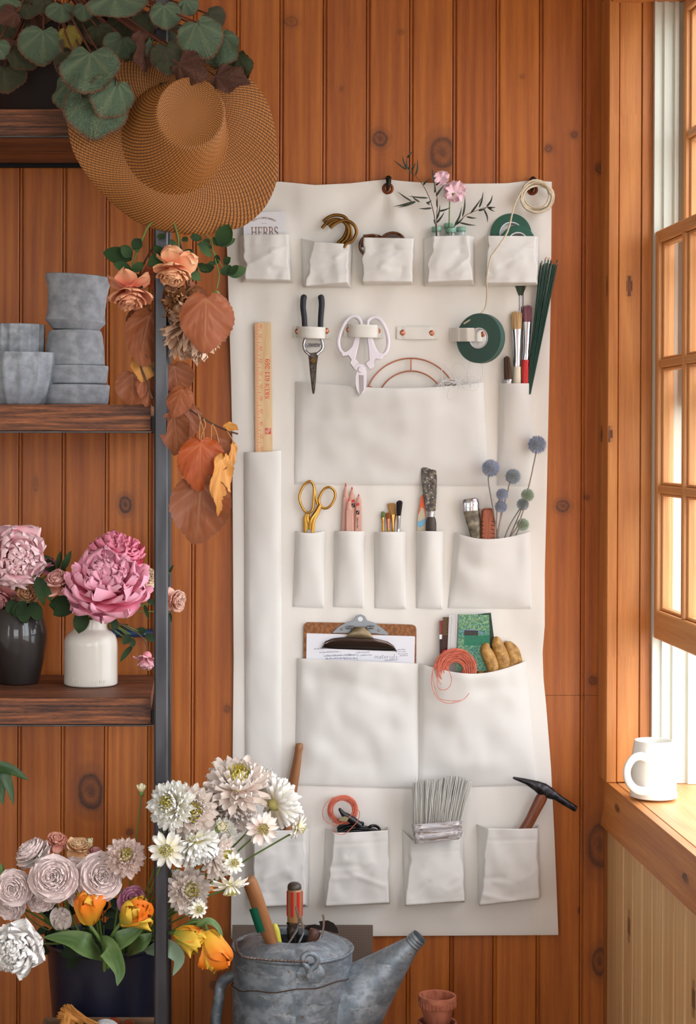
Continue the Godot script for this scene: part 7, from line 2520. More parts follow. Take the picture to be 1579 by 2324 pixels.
func hanging_bunch() -> void:
	plant_materials()
	var x0 := 230.0
	var y0 := 500.0
	var s := 4.785
	var grn := [leaflet_mesh("roseleaf0", 0.30, 0.3, -0.06, lin(36, 62, 30), lin(52, 84, 40)), leaflet_mesh("roseleaf1", 0.26, 0.5, 0.08, lin(40, 70, 34), lin(64, 98, 48)), leaflet_mesh("roseleaf2", 0.22, 0.2, -0.12, lin(52, 84, 44), lin(84, 116, 62))]
	var spray := func(n: Node3D, leaves: Array, z: float) -> void:
		for i in leaves.size():
			var l = leaves[i]
			var p: Array = zz([[l[0], l[1]], [l[2], l[3]]], x0, y0, s)
			leaf_at(n, grn[i % 3], P(p[0][0], p[0][1], z), P(p[1][0], p[1][1], z + 0.01 * sin(i * 2.0)), Vector3(0.3 * sin(i * 3.1), 0.2, 1).normalized(), M.waxy, 1.0 + 0.4 * (i % 2))
	# peach roses hung head down
	var Z := 0.47
	var top := P(395, 505, Z + 0.01)
	var o := thing("garden_rose", "peach rose hanging head down left of the steel post", "flower", top)
	stalk(o, [top, P(345, 505, Z), P(320, 550, Z), P(300, 605, Z), P(297, 648, Z)], 0.0016, M.stem_green)
	rose(o, P(296, 655, Z + 0.015), Vector3(-0.02, -0.95, 0.32).normalized(), 0.046, "peach", lin(246, 176, 136), lin(232, 130, 104), 3, 0.92)
	spray.call(o, [[330, 420, 15, 345], [330, 400, 205, 275], [360, 330, 430, 330], [330, 380, 260, 440], [330, 550, 120, 470], [335, 560, 460, 450], [320, 600, 225, 575], [315, 680, 460, 610], [310, 690, 240, 590], [430, 200, 340, 320], [360, 700, 460, 740]], Z + 0.01)
	o = thing("garden_rose", "peach rose with yellow heart hanging across the steel post", "flower", top)
	stalk(o, [top, P(405, 545, Z + 0.02), P(403, 590, Z + 0.02)], 0.0016, M.stem_green)
	var rp := P(393, 605, Z + 0.03)
	rose(o, rp, Vector3(-0.12, -0.93, 0.36).normalized(), 0.040, "peachb", lin(250, 188, 142), lin(240, 150, 110), 8, 0.95)
	for q in [[-0.2, 1.0, 0.15, 0.040], [0.15, 1.0, 0.2, 0.038], [0.95, 0.25, 0.3, 0.046], [0.9, 0.0, 0.5, 0.040]]:
		var d := Vector3(q[0], q[1], q[2]).normalized()
		leaf_at(o, petals["peachbb0"], rp, rp + d * q[3], Vector3(0.2, -0.2, 1), M.petal).name = "petal"
	spray.call(o, [[700, 390, 560, 280], [720, 395, 500, 500], [740, 210, 830, 290], [850, 380, 1000, 450], [870, 370, 1015, 340], [860, 400, 900, 560], [960, 180, 1100, 200], [880, 190, 940, 240], [1060, 250, 1205, 400], [1000, 450, 940, 620], [1050, 470, 1165, 560], [930, 520, 1080, 650], [700, 180, 600, 170]], Z + 0.022)
	o = thing("rose_spray", "rose twig with green leaves and one bud beside canvas", "sprig", top)
	stalk(o, [top, P(470, 535, Z), P(482, 565, Z), P(490, 595, Z), P(497, 625, Z), P(492, 655, Z)], 0.0012, M.stem_green)
	stalk(o, [P(485, 570, Z), P(498, 595, Z), P(508, 608, Z)], 0.0009, M.stem_green)
	spray.call(o, [[1270, 280, 1210, 180], [1280, 280, 1395, 40], [1290, 285, 1460, 190], [1180, 250, 1100, 215], [1200, 300, 1030, 260], [1240, 480, 1150, 460], [1230, 510, 1060, 540], [1330, 470, 1410, 400], [1330, 600, 1290, 520], [1340, 600, 1400, 480], [1380, 590, 1500, 490], [1375, 600, 1575, 515], [1260, 370, 1250, 480]], Z + 0.005)
	var bud := P(490, 660, Z)
	for i in 5: set_petal(o, grn[1], bud, Vector3(-0.1, -1, 0.1).normalized(), TAU * i / 5, 0.25, 0.024, 0.002, 0.0, 0.0, M.waxy, "sepal")
	core(o, bud + Vector3(0, -0.006, 0), Vector3(0, -1, 0), 0.0075, mat_once("bud_green", rgb(120, 142, 74)))
	# dried chrysanthemums
	for q in [[437, 775, 0.056, Vector3(0.0, -0.85, 0.5), "large dried pink chrysanthemum hanging upside down", 5, 0.46], [412, 690, 0.038, Vector3(0.1, -0.6, 0.7), "smaller tan dried chrysanthemum beside the post", 9, 0.45]]:
		var n := thing("dried_chrysanthemum", q[4], "flower", top)
		var at := P(q[0], q[1] - (30 if q[5] == 5 else 5), q[6])
		stalk(n, [top, P(415, 600, q[6]), P(q[0] - 5, q[1] - 80, q[6]), at], 0.0016, M.branch)
		var r := RandomNumberGenerator.new()
		r.seed = q[5]
		var c := variants("dried%d" % q[5], 4, 0.16, 1.0, 0.45, 0.9, lin(214, 160, 126) if q[5] == 5 else lin(176, 118, 76), lin(232, 196, 168) if q[5] == 5 else lin(206, 158, 112), {"nu": 5, "nv": 6, "pw": 0.6})
		rings_of(n, at, q[3].normalized(), q[2], [[16, 128, 0.9, c], [18, 105, 1.0, c], [19, 84, 1.0, c], [18, 64, 0.95, c], [15, 44, 0.9, c], [10, 25, 0.85, c]], r, 0.25)
		core(n, at, q[3].normalized(), q[2] * 0.45, mat_once("dried_core", rgb(150, 100, 70)))
	# branch with copper leaves
	o = thing("copper_leaf_branch", "bare branch with large dry copper coloured leaves hanging down", "branch", top)
	stalk(o, [top, P(330, 590, 0.44), P(300, 700, 0.43), P(305, 790, 0.44), P(330, 860, 0.45), P(345, 905, 0.46)], 0.0017, M.branch, "twig")
	stalk(o, [top, P(430, 640, 0.44), P(400, 700, 0.43), P(375, 860, 0.43), P(420, 920, 0.45), P(470, 955, 0.47), P(510, 975, 0.48), P(540, 985, 0.48)], 0.0019, M.branch, "twig")
	stalk(o, [P(330, 805, 0.45), P(345, 835, 0.45), P(352, 850, 0.45)], 0.0016, M.branch, "twig")
	var C := []
	for i in 4: C.append(round_leaf("copper%d" % i, [lin(156, 82, 44), lin(172, 74, 20), lin(146, 80, 44), lin(206, 140, 62)][i], [lin(206, 140, 96), lin(206, 116, 52), lin(198, 140, 106), lin(226, 172, 96)][i], [lin(150, 80, 44), lin(160, 72, 24), lin(140, 84, 56), lin(196, 124, 54)][i], {"sd": i * 3.1 + 1.0, "pinnate": true, "notch": 0.12, "tip": 0.16, "teeth": 40.0, "wave": 0.035 + 0.02 * (i % 2), "dish": [-0.25, -0.2, 0.35, 0.1][i], "rim": 0.05}))
	var cl := [[468, 678, 466, 782, 0, 0.545, 1.0, 0.1], [338, 716, 314, 815, 2, 0.44, 0.95, 0.5], [332, 700, 290, 724, 2, 0.43, 0.7, 0.3], [405, 605, 330, 632, 1, 0.45, 0.9, 0.0], [330, 805, 322, 858, 3, 0.44, 1.0, 0.2], [300, 850, 302, 912, 2, 0.43, 1.1, -0.2], [338, 852, 335, 912, 0, 0.44, 0.8, 0.4], [395, 832, 406, 890, 2, 0.43, 1.1, 0.0], [414, 884, 394, 938, 0, 0.47, 0.9, -0.3], [428, 928, 426, 985, 2, 0.45, 0.9, 0.3], [396, 945, 404, 1022, 2, 0.46, 0.8, -0.4], [456, 1006, 454, 1100, 1, 0.50, 1.0, 0.1], [479, 1002, 502, 1060, 2, 0.485, 0.9, 0.2], [456, 1098, 449, 1216, 2, 0.49, 1.0, -0.15], [504, 1044, 494, 1152, 3, 0.505, 0.45, 0.6], [512, 965, 536, 975, 3, 0.49, 0.9, 0.8], [530, 1010, 524, 1056, 3, 0.49, 0.35, 0.6], [400, 650, 378, 700, 2, 0.45, 0.8, 0.3], [430, 650, 470, 690, 2, 0.45, 0.5, 0.9]]
	for q in cl: put_round(o, C[q[4]], [q[0], q[1]], [q[2], q[3]], q[5], q[6], q[7], 0.006, M.dry)
	for l in [[[462, 950], [466, 965], [457, 990], [455, 1006]], [[480, 965], [479, 1002]], [[482, 962], [492, 985], [504, 1044]], [[515, 978], [528, 1000], [530, 1012]], [[450, 940], [462, 980], [461, 1010]], [[455, 945], [452, 1000], [456, 1100]]]:
		stalk(o, px3(l, 0.49), 0.0009, mat_once("straw_stalk", rgb(196, 140, 92)), "leaf_stalk")

func vase_shelf() -> void:
	plant_materials()
	var y := 1.0725
	# glazed crock
	var zc := 0.245
	var k := S(zc)
	var c := Vector3(P(206, 0, zc).x, y, zc)
	var o := thing("stoneware_crock", "cream glazed stoneware crock stamped LAB Lagny holding pink peony", "vase", c)
	var g := G.new()
	var prof := []
	for q in [[0, 1], [57, 0], [60, 2], [61, 5], [61, 92], [60, 102], [56, 112], [48, 120], [40, 125], [38, 130], [38, 150], [36, 151], [34, 149], [34, 128], [54, 100], [56, 8], [0, 6]]: prof.append([q[0] * k, q[1] * k])
	lathe(g, c, prof, 56)
	part(o, "body", g, mat(rgb(226, 220, 208), 0.14, 0.0, {"clearcoat_enabled": true, "clearcoat": 0.6}))
	var s := "LAB·Lagny"
	for i in s.length():
		var an := -0.62 + i * 0.145 + (0.03 if i > 3 else 0.0)
		var cap := 11.0 if i < 5 else 9.0
		var t := text_mesh(s[i], cap * k / 0.71, 0.0012, "Droid Sans", 400)
		inst(o, "stamped_letter", t, mat_once("crock_letter", rgb(226, 220, 208), 0.2), Transform3D(Basis(Vector3.UP, an), Vector3(sin(an) * 61.0 * k, 15.0 * k - (0.001 if i > 4 else 0.0), cos(an) * 61.0 * k)))
	# dark vase
	zc = 0.22
	k = S(zc)
	var dv := Vector3(P(42, 0, zc).x, y, zc)
	o = thing("dark_glass_vase", "tall glossy dark brown vase at the shelf edge", "vase", dv)
	g = G.new()
	prof = []
	for q in [[0, 1], [42, 0], [46, 3], [58, 50], [65, 95], [64, 125], [56, 155], [46, 178], [44, 186], [42, 187], [41, 180], [58, 120], [42, 10], [0, 6]]: prof.append([q[0] * k, q[1] * k])
	lathe(g, dv, prof, 56)
	part(o, "body", g, mat(rgb(34, 28, 26), 0.07, 0.0, {"clearcoat_enabled": true, "clearcoat": 0.8}))
	# blue bar on the wall behind
	o = thing("blue_bar", "blue bar clamped to the wall behind the crock", "bar", P(300, 1437, 0.02))
	g = G.new()
	tube(g, [P(240, 1437, 0.02), P(347, 1437, 0.02)], 0.0085, 14)
	part(o, "bar", g, mat(rgb(38, 66, 104), 0.4))
	g = G.new()
	box(g, P(276, 1416, 0.0) + Vector3(0, 0, 0.0005), P(289, 1448, 0.031) + Vector3(0, 0, 0), 0.001)
	part(o, "clamp", g, mat(rgb(48, 40, 38), 0.5, 0.3))
	var deep := lin(252, 84, 132)
	var pale := lin(255, 182, 202)
	var mouth := c + Vector3(0, 0.12, 0)
	var dm := dv + Vector3(0, 0.155, 0)
	o = thing("pink_peony", "huge open hot pink peony in the cream crock", "flower", mouth)
	var pb := P(240, 1345, 0.27)
	stalk(o, [mouth + Vector3(0, -0.05, 0), mouth, pb], 0.003, M.stem_green)
	peony(o, pb, Vector3(0.05, 0.80, 0.60).normalized(), 0.086, "peony", deep, pale, 21)
	o = thing("pink_peony", "pink peony partly hidden behind the huge one", "flower", mouth)
	pb = P(262, 1268, 0.20)
	stalk(o, [mouth + Vector3(0, -0.05, 0), mouth, pb], 0.003, M.stem_green)
	peony(o, pb, Vector3(0.25, 0.85, 0.1).normalized(), 0.056, "peony2", deep, deep.lerp(pale, 0.6), 22)
	o = thing("pink_peony", "ruffled pale pink peony in the dark vase", "flower", dm)
	pb = P(28, 1262, 0.27)
	stalk(o, [dm + Vector3(0, -0.05, 0), dm, pb], 0.003, M.stem_green)
	peony(o, pb, Vector3(0.42, -0.05, 0.9).normalized(), 0.066, "peony3", lin(244, 120, 142), lin(255, 218, 220), 24)
	# roses
	for q in [[66, 1347, 0.25, 0.028, Vector3(-0.1, 0.2, 1), lin(206, 150, 110), lin(150, 84, 52), "toffee brown rose under the ruffled pink peony", 0, 0.85], [133, 1330, 0.26, 0.036, Vector3(-0.1, 0.75, 0.6), lin(238, 178, 166), lin(226, 156, 120), "cupped blush rose between the two vases", 0, 0.62], [12, 1352, 0.24, 0.032, Vector3(-0.4, -0.5, 0.6), lin(206, 140, 138), lin(180, 100, 100), "dusky pink rose low at the dark vase", 0, 0.9], [108, 1290, 0.20, 0.024, Vector3(0, 0.8, 0.3), lin(206, 130, 152), lin(180, 96, 120), "mauve pink rose behind the blush rose", 0, 0.8], [333, 1312, 0.22, 0.024, Vector3(0.3, 0.4, 0.7), lin(246, 222, 192), lin(236, 196, 150), "cream rose beside the steel post", 1, 0.85], [392, 1362, 0.22, 0.028, Vector3(0.8, 0.0, 0.6), lin(246, 206, 188), lin(240, 170, 146), "blush rose showing beyond the steel post", 1, 0.85], [334, 1488, 0.25, 0.030, Vector3(-0.1, -0.95, 0.3), lin(244, 190, 196), lin(236, 150, 160), "pink rose hanging down beside the crock", 1, 0.55]]:
		var from: Vector3 = mouth if q[8] == 1 else dm
		var n := thing("shrub_rose", q[7], "flower", from)
		var at := P(q[0], q[1], q[2])
		if q[1] > 1450: stalk(n, [from + Vector3(0, -0.04, 0), from + Vector3(0, 0.01, 0), P(262, 1412, 0.25), P(310, 1435, 0.25), P(332, 1462, 0.25), at + Vector3(0, 0.004, 0)], 0.0013, M.branch)
		else: stalk(n, [from + Vector3(0, -0.04, 0), from, from.lerp(at, 0.6) + Vector3(0, 0.005, -0.01), at], 0.0016, M.stem_green)
		rose(n, at, q[4].normalized(), q[3], "rose" + str(q[0]), q[5], q[6], int(q[0]), q[9])
	# leaves in both vases
	var lm := leaflet_mesh("vaseleaf", 0.30, 0.35, -0.08, lin(36, 56, 30), lin(52, 78, 42))
	var lm2 := leaflet_mesh("vaseleaf2", 0.13, 0.6, -0.2, lin(40, 64, 34), lin(66, 96, 54))
	for q in [[1, "glossy dark leaf spray drooping over the crock", [[190, 1385, 178, 1438, 0.30, 0], [200, 1392, 160, 1370, 0.28, 0], [170, 1370, 120, 1395, 0.27, 0], [180, 1372, 110, 1372, 0.26, 0]]], [0, "dark green leaf spray in the dark vase", [[80, 1305, 100, 1375, 0.29, 1], [88, 1310, 120, 1365, 0.285, 1], [60, 1365, 30, 1400, 0.28, 0], [45, 1370, 60, 1415, 0.28, 0], [30, 1360, 20, 1395, 0.27, 0], [132, 1295, 134, 1252, 0.23, 1], [138, 1298, 162, 1252, 0.24, 1], [120, 1300, 108, 1268, 0.21, 0], [90, 1262, 116, 1266, 0.22, 1], [70, 1365, 90, 1410, 0.27, 0]]], [1, "thin leafy twig hanging right of the crock", [[296, 1440, 278, 1462, 0.25, 0], [300, 1448, 300, 1470, 0.25, 0], [302, 1465, 270, 1500, 0.25, 1], [310, 1436, 332, 1428, 0.24, 0], [330, 1440, 352, 1455, 0.24, 0], [328, 1372, 336, 1405, 0.25, 1], [335, 1360, 350, 1372, 0.24, 0], [384, 1300, 392, 1282, 0.21, 1], [386, 1390, 388, 1412, 0.22, 1], [262, 1405, 258, 1432, 0.25, 0]]]]:
		var from: Vector3 = mouth if q[0] == 1 else dm
		var n := thing("leaf_spray", q[1], "leaves", from)
		for i in q[2].size():
			var l = q[2][i]
			var a := P(l[0], l[1], l[4])
			leaf_at(n, lm if l[5] == 0 else lm2, a, P(l[2], l[3], l[4] + 0.008), Vector3(0.4 * sin(i * 2.3), 0.3, 1).normalized(), M.waxy, 1.15)
			stalk(n, [from + Vector3(0, -0.03, 0), from + Vector3(0, 0.012, 0), from.lerp(a, 0.6) + Vector3(0, 0.01, 0), a], 0.0011, M.stem_green)
	# leaf tips at the left edge, from a plant on the board below
	o = thing("palm_leaves", "dark green pointed leaves entering over the flower bucket", "leaves", P(-30, 1760, 0.30))
	for l in [[[-30, 1738], [10, 1742], [40, 1755], [66, 1771]], [[-30, 1745], [5, 1752], [22, 1790], [31, 1828]], [[-30, 1750], [-4, 1770], [2, 1800], [6, 1828]]]:
		leaf_part(o, px3(l, 0.30), 0.011, M.leaf_mid, Vector3(0.2, 0.5, 1).normalized())
	stalk(o, [P(-30, 1740, 0.30), P(-70, 1900, 0.28), P(-75, 2300, 0.26), Vector3(P(-75, 0, 0.26).x, 0.31, 0.26)], 0.003, M.stem_green)

func bucket_flowers() -> void:
	plant_materials()
	var zc := 0.25
	var k := S(zc)
	var rim := P(236, 2128, zc)
	var base := Vector3(rim.x, 0.3005, zc)
	var h := rim.y - base.y
	var o := thing("flower_bucket", "dark navy plastic flower bucket full of spring flowers", "bucket", base)
	var g := G.new()
	var R := 134.0 * k
	lathe(g, base, [[0.0, 0.0], [R * 0.78, 0.0], [R * 0.79, 0.003], [R * 0.97, h - 0.012], [R * 1.0, h - 0.011], [R * 1.015, h - 0.006], [R * 1.01, h - 0.001], [R * 0.99, h], [R * 0.97, h - 0.002], [R * 0.95, h - 0.02], [R * 0.77, 0.006], [0.0, 0.006]], 56)
	part(o, "shell", g, mat(rgb(26, 28, 44), 0.3))
	var w := base + Vector3(0, 0.12, 0)
	var mouth := func(at: Vector3) -> Vector3:
		var d := Vector3(at.x - base.x, 0, at.z - base.z)
		return rim + d.normalized() * min(d.length() * 0.5, R * 0.75) + Vector3(0, -0.004, 0)
	var stem := func(n: Node3D, at: Vector3, A: Vector3, r := 0.0022, m: Material = null) -> void:
		var mm: Vector3 = mouth.call(at)
		stalk(n, [w + Vector3((mm.x - w.x) * 0.5, 0, (mm.z - w.z) * 0.5), mm, mm.lerp(at, 0.55) - A * 0.02, at - A * 0.004], r, m if m else M.stem_green)
	# chrysanthemums: enlarged view 280,1680 x 3.4326
	var cream := [lin(252, 242, 200), lin(255, 252, 246)]
	var blush := [lin(252, 226, 212), lin(255, 244, 234)]
	var mums := [[365, 505, 150, 0.50, Vector3(-0.35, 0.35, 0.85), 0, 1, "full white chrysanthemum overlapping the steel post"], [515, 560, 175, 0.45, Vector3(0.2, 0.2, 0.95), 1, 1, "full blush chrysanthemum with yellow eye beside the post"], [890, 340, 200, 0.40, Vector3(0.05, 0.80, 0.60), 1, 1, "largest blush chrysanthemum facing upwards"], [860, 575, 135, 0.38, Vector3(0.0, -0.3, 0.95), 1, 2, "pink blush chrysanthemum under the largest one"], [1215, 470, 165, 0.36, Vector3(0.75, 0.35, -0.45), 0, 2, "cream chrysanthemum turned away beside wooden handle"], [1085, 690, 112, 0.43, Vector3(0.1, 0.1, 1.0), 1, 0, "open blush daisy chrysanthemum above screwdriver pocket"], [1395, 690, 88, 0.36, Vector3(0.85, -0.35, 0.3), 0, 0, "yellowish side view chrysanthemum reaching furthest over the canvas"], [335, 858, 128, 0.52, Vector3(-0.2, 0.15, 0.95), 0, 0, "white daisy chrysanthemum in front of the post"], [575, 850, 150, 0.49, Vector3(0.3, -0.75, 0.5), 0, 2, "white chrysanthemum with drooping petals"], [750, 905, 140, 0.45, Vector3(0.75, 0.1, 0.65), 1, 1, "blush chrysanthemum facing the watering can"], [780, 730, 100, 0.42, Vector3(0.3, 0.1, 0.9), 0, 2, "small white chrysanthemum behind a bud"], [868, 955, 72, 0.48, Vector3(0.2, 0.3, 0.9), 0, 0, "small yellow centred daisy with long petals"], [835, 1170, 120, 0.47, Vector3(0.15, -0.85, 0.4), 0, 0, "white star shaped chrysanthemum hanging down over wooden trowel"], [505, 1170, 145, 0.44, Vector3(0.3, 0.25, 0.9), 1, 1, "pink chrysanthemum low beside the post"], [598, 1320, 68, 0.47, Vector3(0.35, 0.1, 0.9), 0, 0, "small yellow chrysanthemum just above orange tulip"], [1080, 300, 120, 0.34, Vector3(0.3, 0.8, 0.2), 0, 2, "cream chrysanthemum behind the largest one"], [650, 480, 110, 0.38, Vector3(0.1, 0.6, 0.6), 0, 1, "white chrysanthemum between blush ones"]]
	for q in mums:
		var at := P(280 + q[0] / 3.4326, 1680 + q[1] / 3.4326, q[3])
		var A: Vector3 = q[4].normalized()
		var n := thing("chrysanthemum", q[7], "flower", mouth.call(at))
		stem.call(n, at, A, 0.0018)
		var c: Array = [cream, blush][q[5]]
		mum(n, at - A * 0.010, A, q[2] / 3.4326 * S(q[3]) * 1.24, "mum%d" % q[5], c[0], c[1], int(q[0]), q[6] > 0, q[6] < 2)
	for q in [[284, 1948, 0.47, Vector3(0.1, 0.45, 0.85), 46.0, lin(242, 208, 184), lin(252, 232, 222), "beige chrysanthemum with big yellow eye left of the post"]]:
		var at := P(q[0], q[1], q[2])
		var n := thing("chrysanthemum", q[7], "flower", mouth.call(at))
		stem.call(n, at, q[3].normalized(), 0.0018)
		mum(n, at, q[3].normalized(), q[4] * S(q[2]), "mumbeige", q[5], q[6], 5)
	# closed buds
	for q in [[321, 1790, 0.44, 15.0, Vector3(0, 1, 0.2), "closed cream chrysanthemum bud on long stem left of the post"], [495, 1868, 0.48, 18.0, Vector3(0.5, 0.4, 0.7), "half open yellow chrysanthemum bud among the white blooms"], [206, 1911, 0.36, 12.0, Vector3(-0.2, 0.9, 0.3), "small closed bud above the peach roses"]]:
		var at := P(q[0], q[1] + q[3] * 0.7, q[2])
		var n := thing("chrysanthemum_bud", q[5], "bud", mouth.call(at))
		stem.call(n, at, q[4].normalized(), 0.0013)
		var r := RandomNumberGenerator.new()
		r.seed = int(q[0])
		var ps := variants("budp", 3, 0.22, 0.9, 0.25, 0.1, lin(206, 190, 110), lin(248, 238, 200), {"nu": 5, "nv": 6})
		rings_of(n, at, q[4].normalized(), q[3] * 1.5 * S(q[2]), [[9, 42, 0.95, ps], [8, 24, 1.0, ps], [6, 10, 0.9, ps]], r)
		core(n, at, q[4].normalized(), q[3] * 0.45 * S(q[2]), mat_once("bud_green", rgb(120, 142, 74)))
	# ranunculus
	for q in [[28, 2017, 0.455, 42.0, Vector3(-0.1, 0.15, 1.0), "white ranunculus at the edge of the bouquet"], [121, 1992, 0.47, 54.0, Vector3(-0.05, 0.35, 0.95), "pink edged ranunculus in the middle of the bouquet"], [230, 1990, 0.46, 52.0, Vector3(0.25, 0.30, 0.9), "pale pink ranunculus beside the beige chrysanthemum"], [68, 1930, 0.39, 42.0, Vector3(-0.55, 0.8, 0.25), "white ranunculus tilted sideways above the others"], [172, 1968, 0.40, 38.0, Vector3(0.2, 0.9, 0.4), "pale ranunculus behind the pink edged one"], [20, 2060, 0.43, 36.0, Vector3(-0.2, -0.3, 0.9), "white ranunculus above the white peony"], [92, 2046, 0.43, 34.0, Vector3(0.1, -0.35, 0.9), "white ranunculus tucked under the pink edged one"], [186, 2036, 0.42, 36.0, Vector3(0.1, -0.3, 0.9), "white ranunculus tucked above the upright orange tulip"]]:
		var at := P(q[0], q[1], q[2])
		var A: Vector3 = q[4].normalized()
		var n := thing("ranunculus", q[5], "flower", mouth.call(at))
		stem.call(n, at - A * 0.01, A)
		ranunculus(n, at - A * 0.014, A, q[3] * S(q[2]) * 1.1, "ranun", lin(255, 233, 227), lin(255, 252, 244), int(q[0]))
	o = thing("ranunculus", "tight round white ranunculus bud over the green leaves", "flower", mouth.call(P(140, 2092, 0.39)))
	stem.call(o, P(140, 2100, 0.39), Vector3.UP)
	var rr := RandomNumberGenerator.new()
	rr.seed = 3
	rings_of(o, P(140, 2108, 0.39), Vector3(0, 0.9, 0.4).normalized(), 0.030, [[6, 40, 1.0, variants("tight", 3, 0.60, 0.5, 0.75, 0.05, lin(252, 240, 230), lin(252, 240, 232), {"pw": 0.4})], [5, 22, 0.95, variants("tight", 3, 0.60, 0.5, 0.75, 0.05, lin(252, 240, 230), lin(252, 240, 232))]], rr)
	# peony, roses
	var wp := P(44, 2148, 0.50)
	o = thing("white_peony", "large white peony hanging over the bucket rim", "flower", mouth.call(wp))
	stem.call(o, wp, Vector3(-0.4, -0.2, 0.8))
	peony(o, wp, Vector3(-0.3, -0.05, 0.95).normalized(), 0.052, "wpeony", lin(254, 240, 234), lin(255, 251, 245), 60)
	for q in [[128, 1912, 0.36, 27.0, Vector3(0.1, 0.8, 0.5), lin(238, 172, 150), lin(226, 140, 120), "salmon garden rose behind the ranunculus"], [178, 1930, 0.37, 34.0, Vector3(0.1, 0.85, 0.35), lin(246, 206, 160), lin(240, 180, 120), "apricot garden rose under the small bud"], [215, 1940, 0.36, 20.0, Vector3(0.2, 0.8, 0.3), lin(232, 168, 168), lin(220, 130, 140), "small pink garden rose behind the ranunculus"], [300, 2045, 0.40, 40.0, Vector3(0.1, 0.4, 0.9), lin(222, 150, 176), lin(200, 116, 150), "mauve pink garden rose in the shade above tulip"]]:
		var at := P(q[0], q[1], q[2])
		var n := thing("garden_rose", q[7], "flower", mouth.call(at))
		stem.call(n, at, q[4].normalized())
		rose(n, at, q[4].normalized(), q[3] * S(q[2]), "broses%d" % q[0], q[5], q[6], int(q[0]), 0.9)
	# parrot tulips with their leaves
	for q in [[203, 2098, 0.46, Vector3(0.0, 0.98, 0.2), 74.0, "orange parrot tulip standing upright over the bucket"], [276, 2092, 0.45, Vector3(0.72, 0.55, 0.4), 72.0, "orange and yellow parrot tulip leaning towards the post"], [398, 2118, 0.46, Vector3(0.85, -0.15, 0.45), 70.0, "yellow green parrot tulip beyond the post"], [470, 2112, 0.47, Vector3(0.35, -0.9, 0.25), 84.0, "bright orange tulip hanging head down"], [462, 2030, 0.40, Vector3(0.5, 0.6, 0.1), 26.0, "small orange tulip behind pink chrysanthemum"]]:
		var at := P(q[0], q[1], q[2])
		var A: Vector3 = q[3].normalized()
		var n := thing("parrot_tulip", q[5], "tulip", mouth.call(at))
		var mm: Vector3 = mouth.call(at)
		if q[0] == 470: stalk(n, [w, mm, P(360, 2130, 0.40), P(430, 2095, 0.45), P(462, 2096, 0.47), at], 0.003, M.stem_green)
		elif q[0] == 203: stalk(n, [w, P(236, 2160, 0.40), P(225, 2130, 0.45), at], 0.0034, M.stem_green)
		elif q[0] == 276: stalk(n, [w, P(248, 2150, 0.40), P(256, 2120, 0.44), at], 0.0034, M.stem_green)
		else: stalk(n, [w, mm, mm.lerp(at, 0.6) + Vector3(0, 0.01, 0), at], 0.003, M.stem_green)
		tulip(n, at, A, q[4] * S(q[2]) * 1.08, int(q[0]), int(q[0]) in [398, 276])
	var lf := func(label: String, pts: Array, z: float, wd: float, m: Material, face: Vector3, fold := 0.25) -> void:
		var p := []
		for l in pts: p.append(P(l[0], l[1], z + (l[2] if l.size() > 2 else 0.0)))
		var n := thing("tulip_leaf", label, "leaf", p[0])
		leaf_part(n, p, wd, m, face.normalized(), fold)
	lf.call("broad tulip leaf lying along the bucket rim", [[232, 2172, -0.05], [200, 2150], [160, 2132], [97, 2127]], 0.44, 0.024, M.leaf_tulip, Vector3(0.1, 0.8, 0.9))
	lf.call("long tulip leaf hanging down over the bucket front", [[232, 2150, -0.06], [242, 2148], [258, 2170], [272, 2205], [266, 2238, 0.004]], 0.475, 0.020, M.leaf_tulip, Vector3(-0.3, 0.2, 1.0))
	lf.call("grey green tulip leaf under the leaning tulip", [[250, 2170, -0.05], [262, 2142], [300, 2120], [338, 2084]], 0.44, 0.019, M.leaf_tulip, Vector3(0.2, 0.7, 0.8))
	lf.call("pale green tulip leaf curling beyond the post", [[330, 2160, -0.08], [375, 2150], [405, 2175], [392, 2215]], 0.44, 0.016, M.leaf_pale, Vector3(0.3, 0.2, 1.0), 0.4)
	lf.call("green tulip leaf cupping the hanging tulip", [[440, 2112, -0.02], [470, 2092], [496, 2110], [506, 2150]], 0.478, 0.0075, M.leaf_tulip, Vector3(0.5, 0.6, 0.7), 0.5)
	lf.call("small tulip leaf behind the yellow green tulip", [[420, 2130, -0.03], [440, 2098], [462, 2090]], 0.44, 0.012, M.leaf_tulip, Vector3(0.2, 0.6, 0.8))
	lf.call("tulip leaf beside the post above the bucket", [[290, 2160, -0.05], [320, 2140], [345, 2118]], 0.43, 0.018, M.leaf_tulip, Vector3(0.1, 0.6, 0.9))
	# dark filler foliage between the stems
	var dark := leaflet_mesh("filler", 0.26, 0.4, -0.1, lin(26, 42, 20), lin(42, 62, 32))
	var fr := RandomNumberGenerator.new()
	fr.seed = 90
	for k2 in 7:
		var cx := lerpf(120, 350, k2 / 6.0)
		var ct := P(cx, 2160, fr.randf_range(0.24, 0.36))
		var n := thing("foliage_sprig", "dark green leafy filler sprig between the bouquet stems", "leaves", mouth.call(ct), "filler greenery in the bucket")
		stalk(n, [w, mouth.call(ct), P(cx, 2100, ct.z)], 0.0014, M.stem_green)
		for i in 9:
			var a := P(cx + fr.randf_range(-12, 12), fr.randf_range(2055, 2160), ct.z)
			var an := fr.randf_range(0, TAU)
			leaf_at(n, dark, a, a + Vector3(cos(an), sin(an) * 0.8 + 0.2, fr.randf_range(0.1, 0.9)).normalized() * fr.randf_range(0.028, 0.046), Vector3(fr.randf_range(-0.4, 0.4), 0.4, 1).normalized(), M.waxy, 1.1)
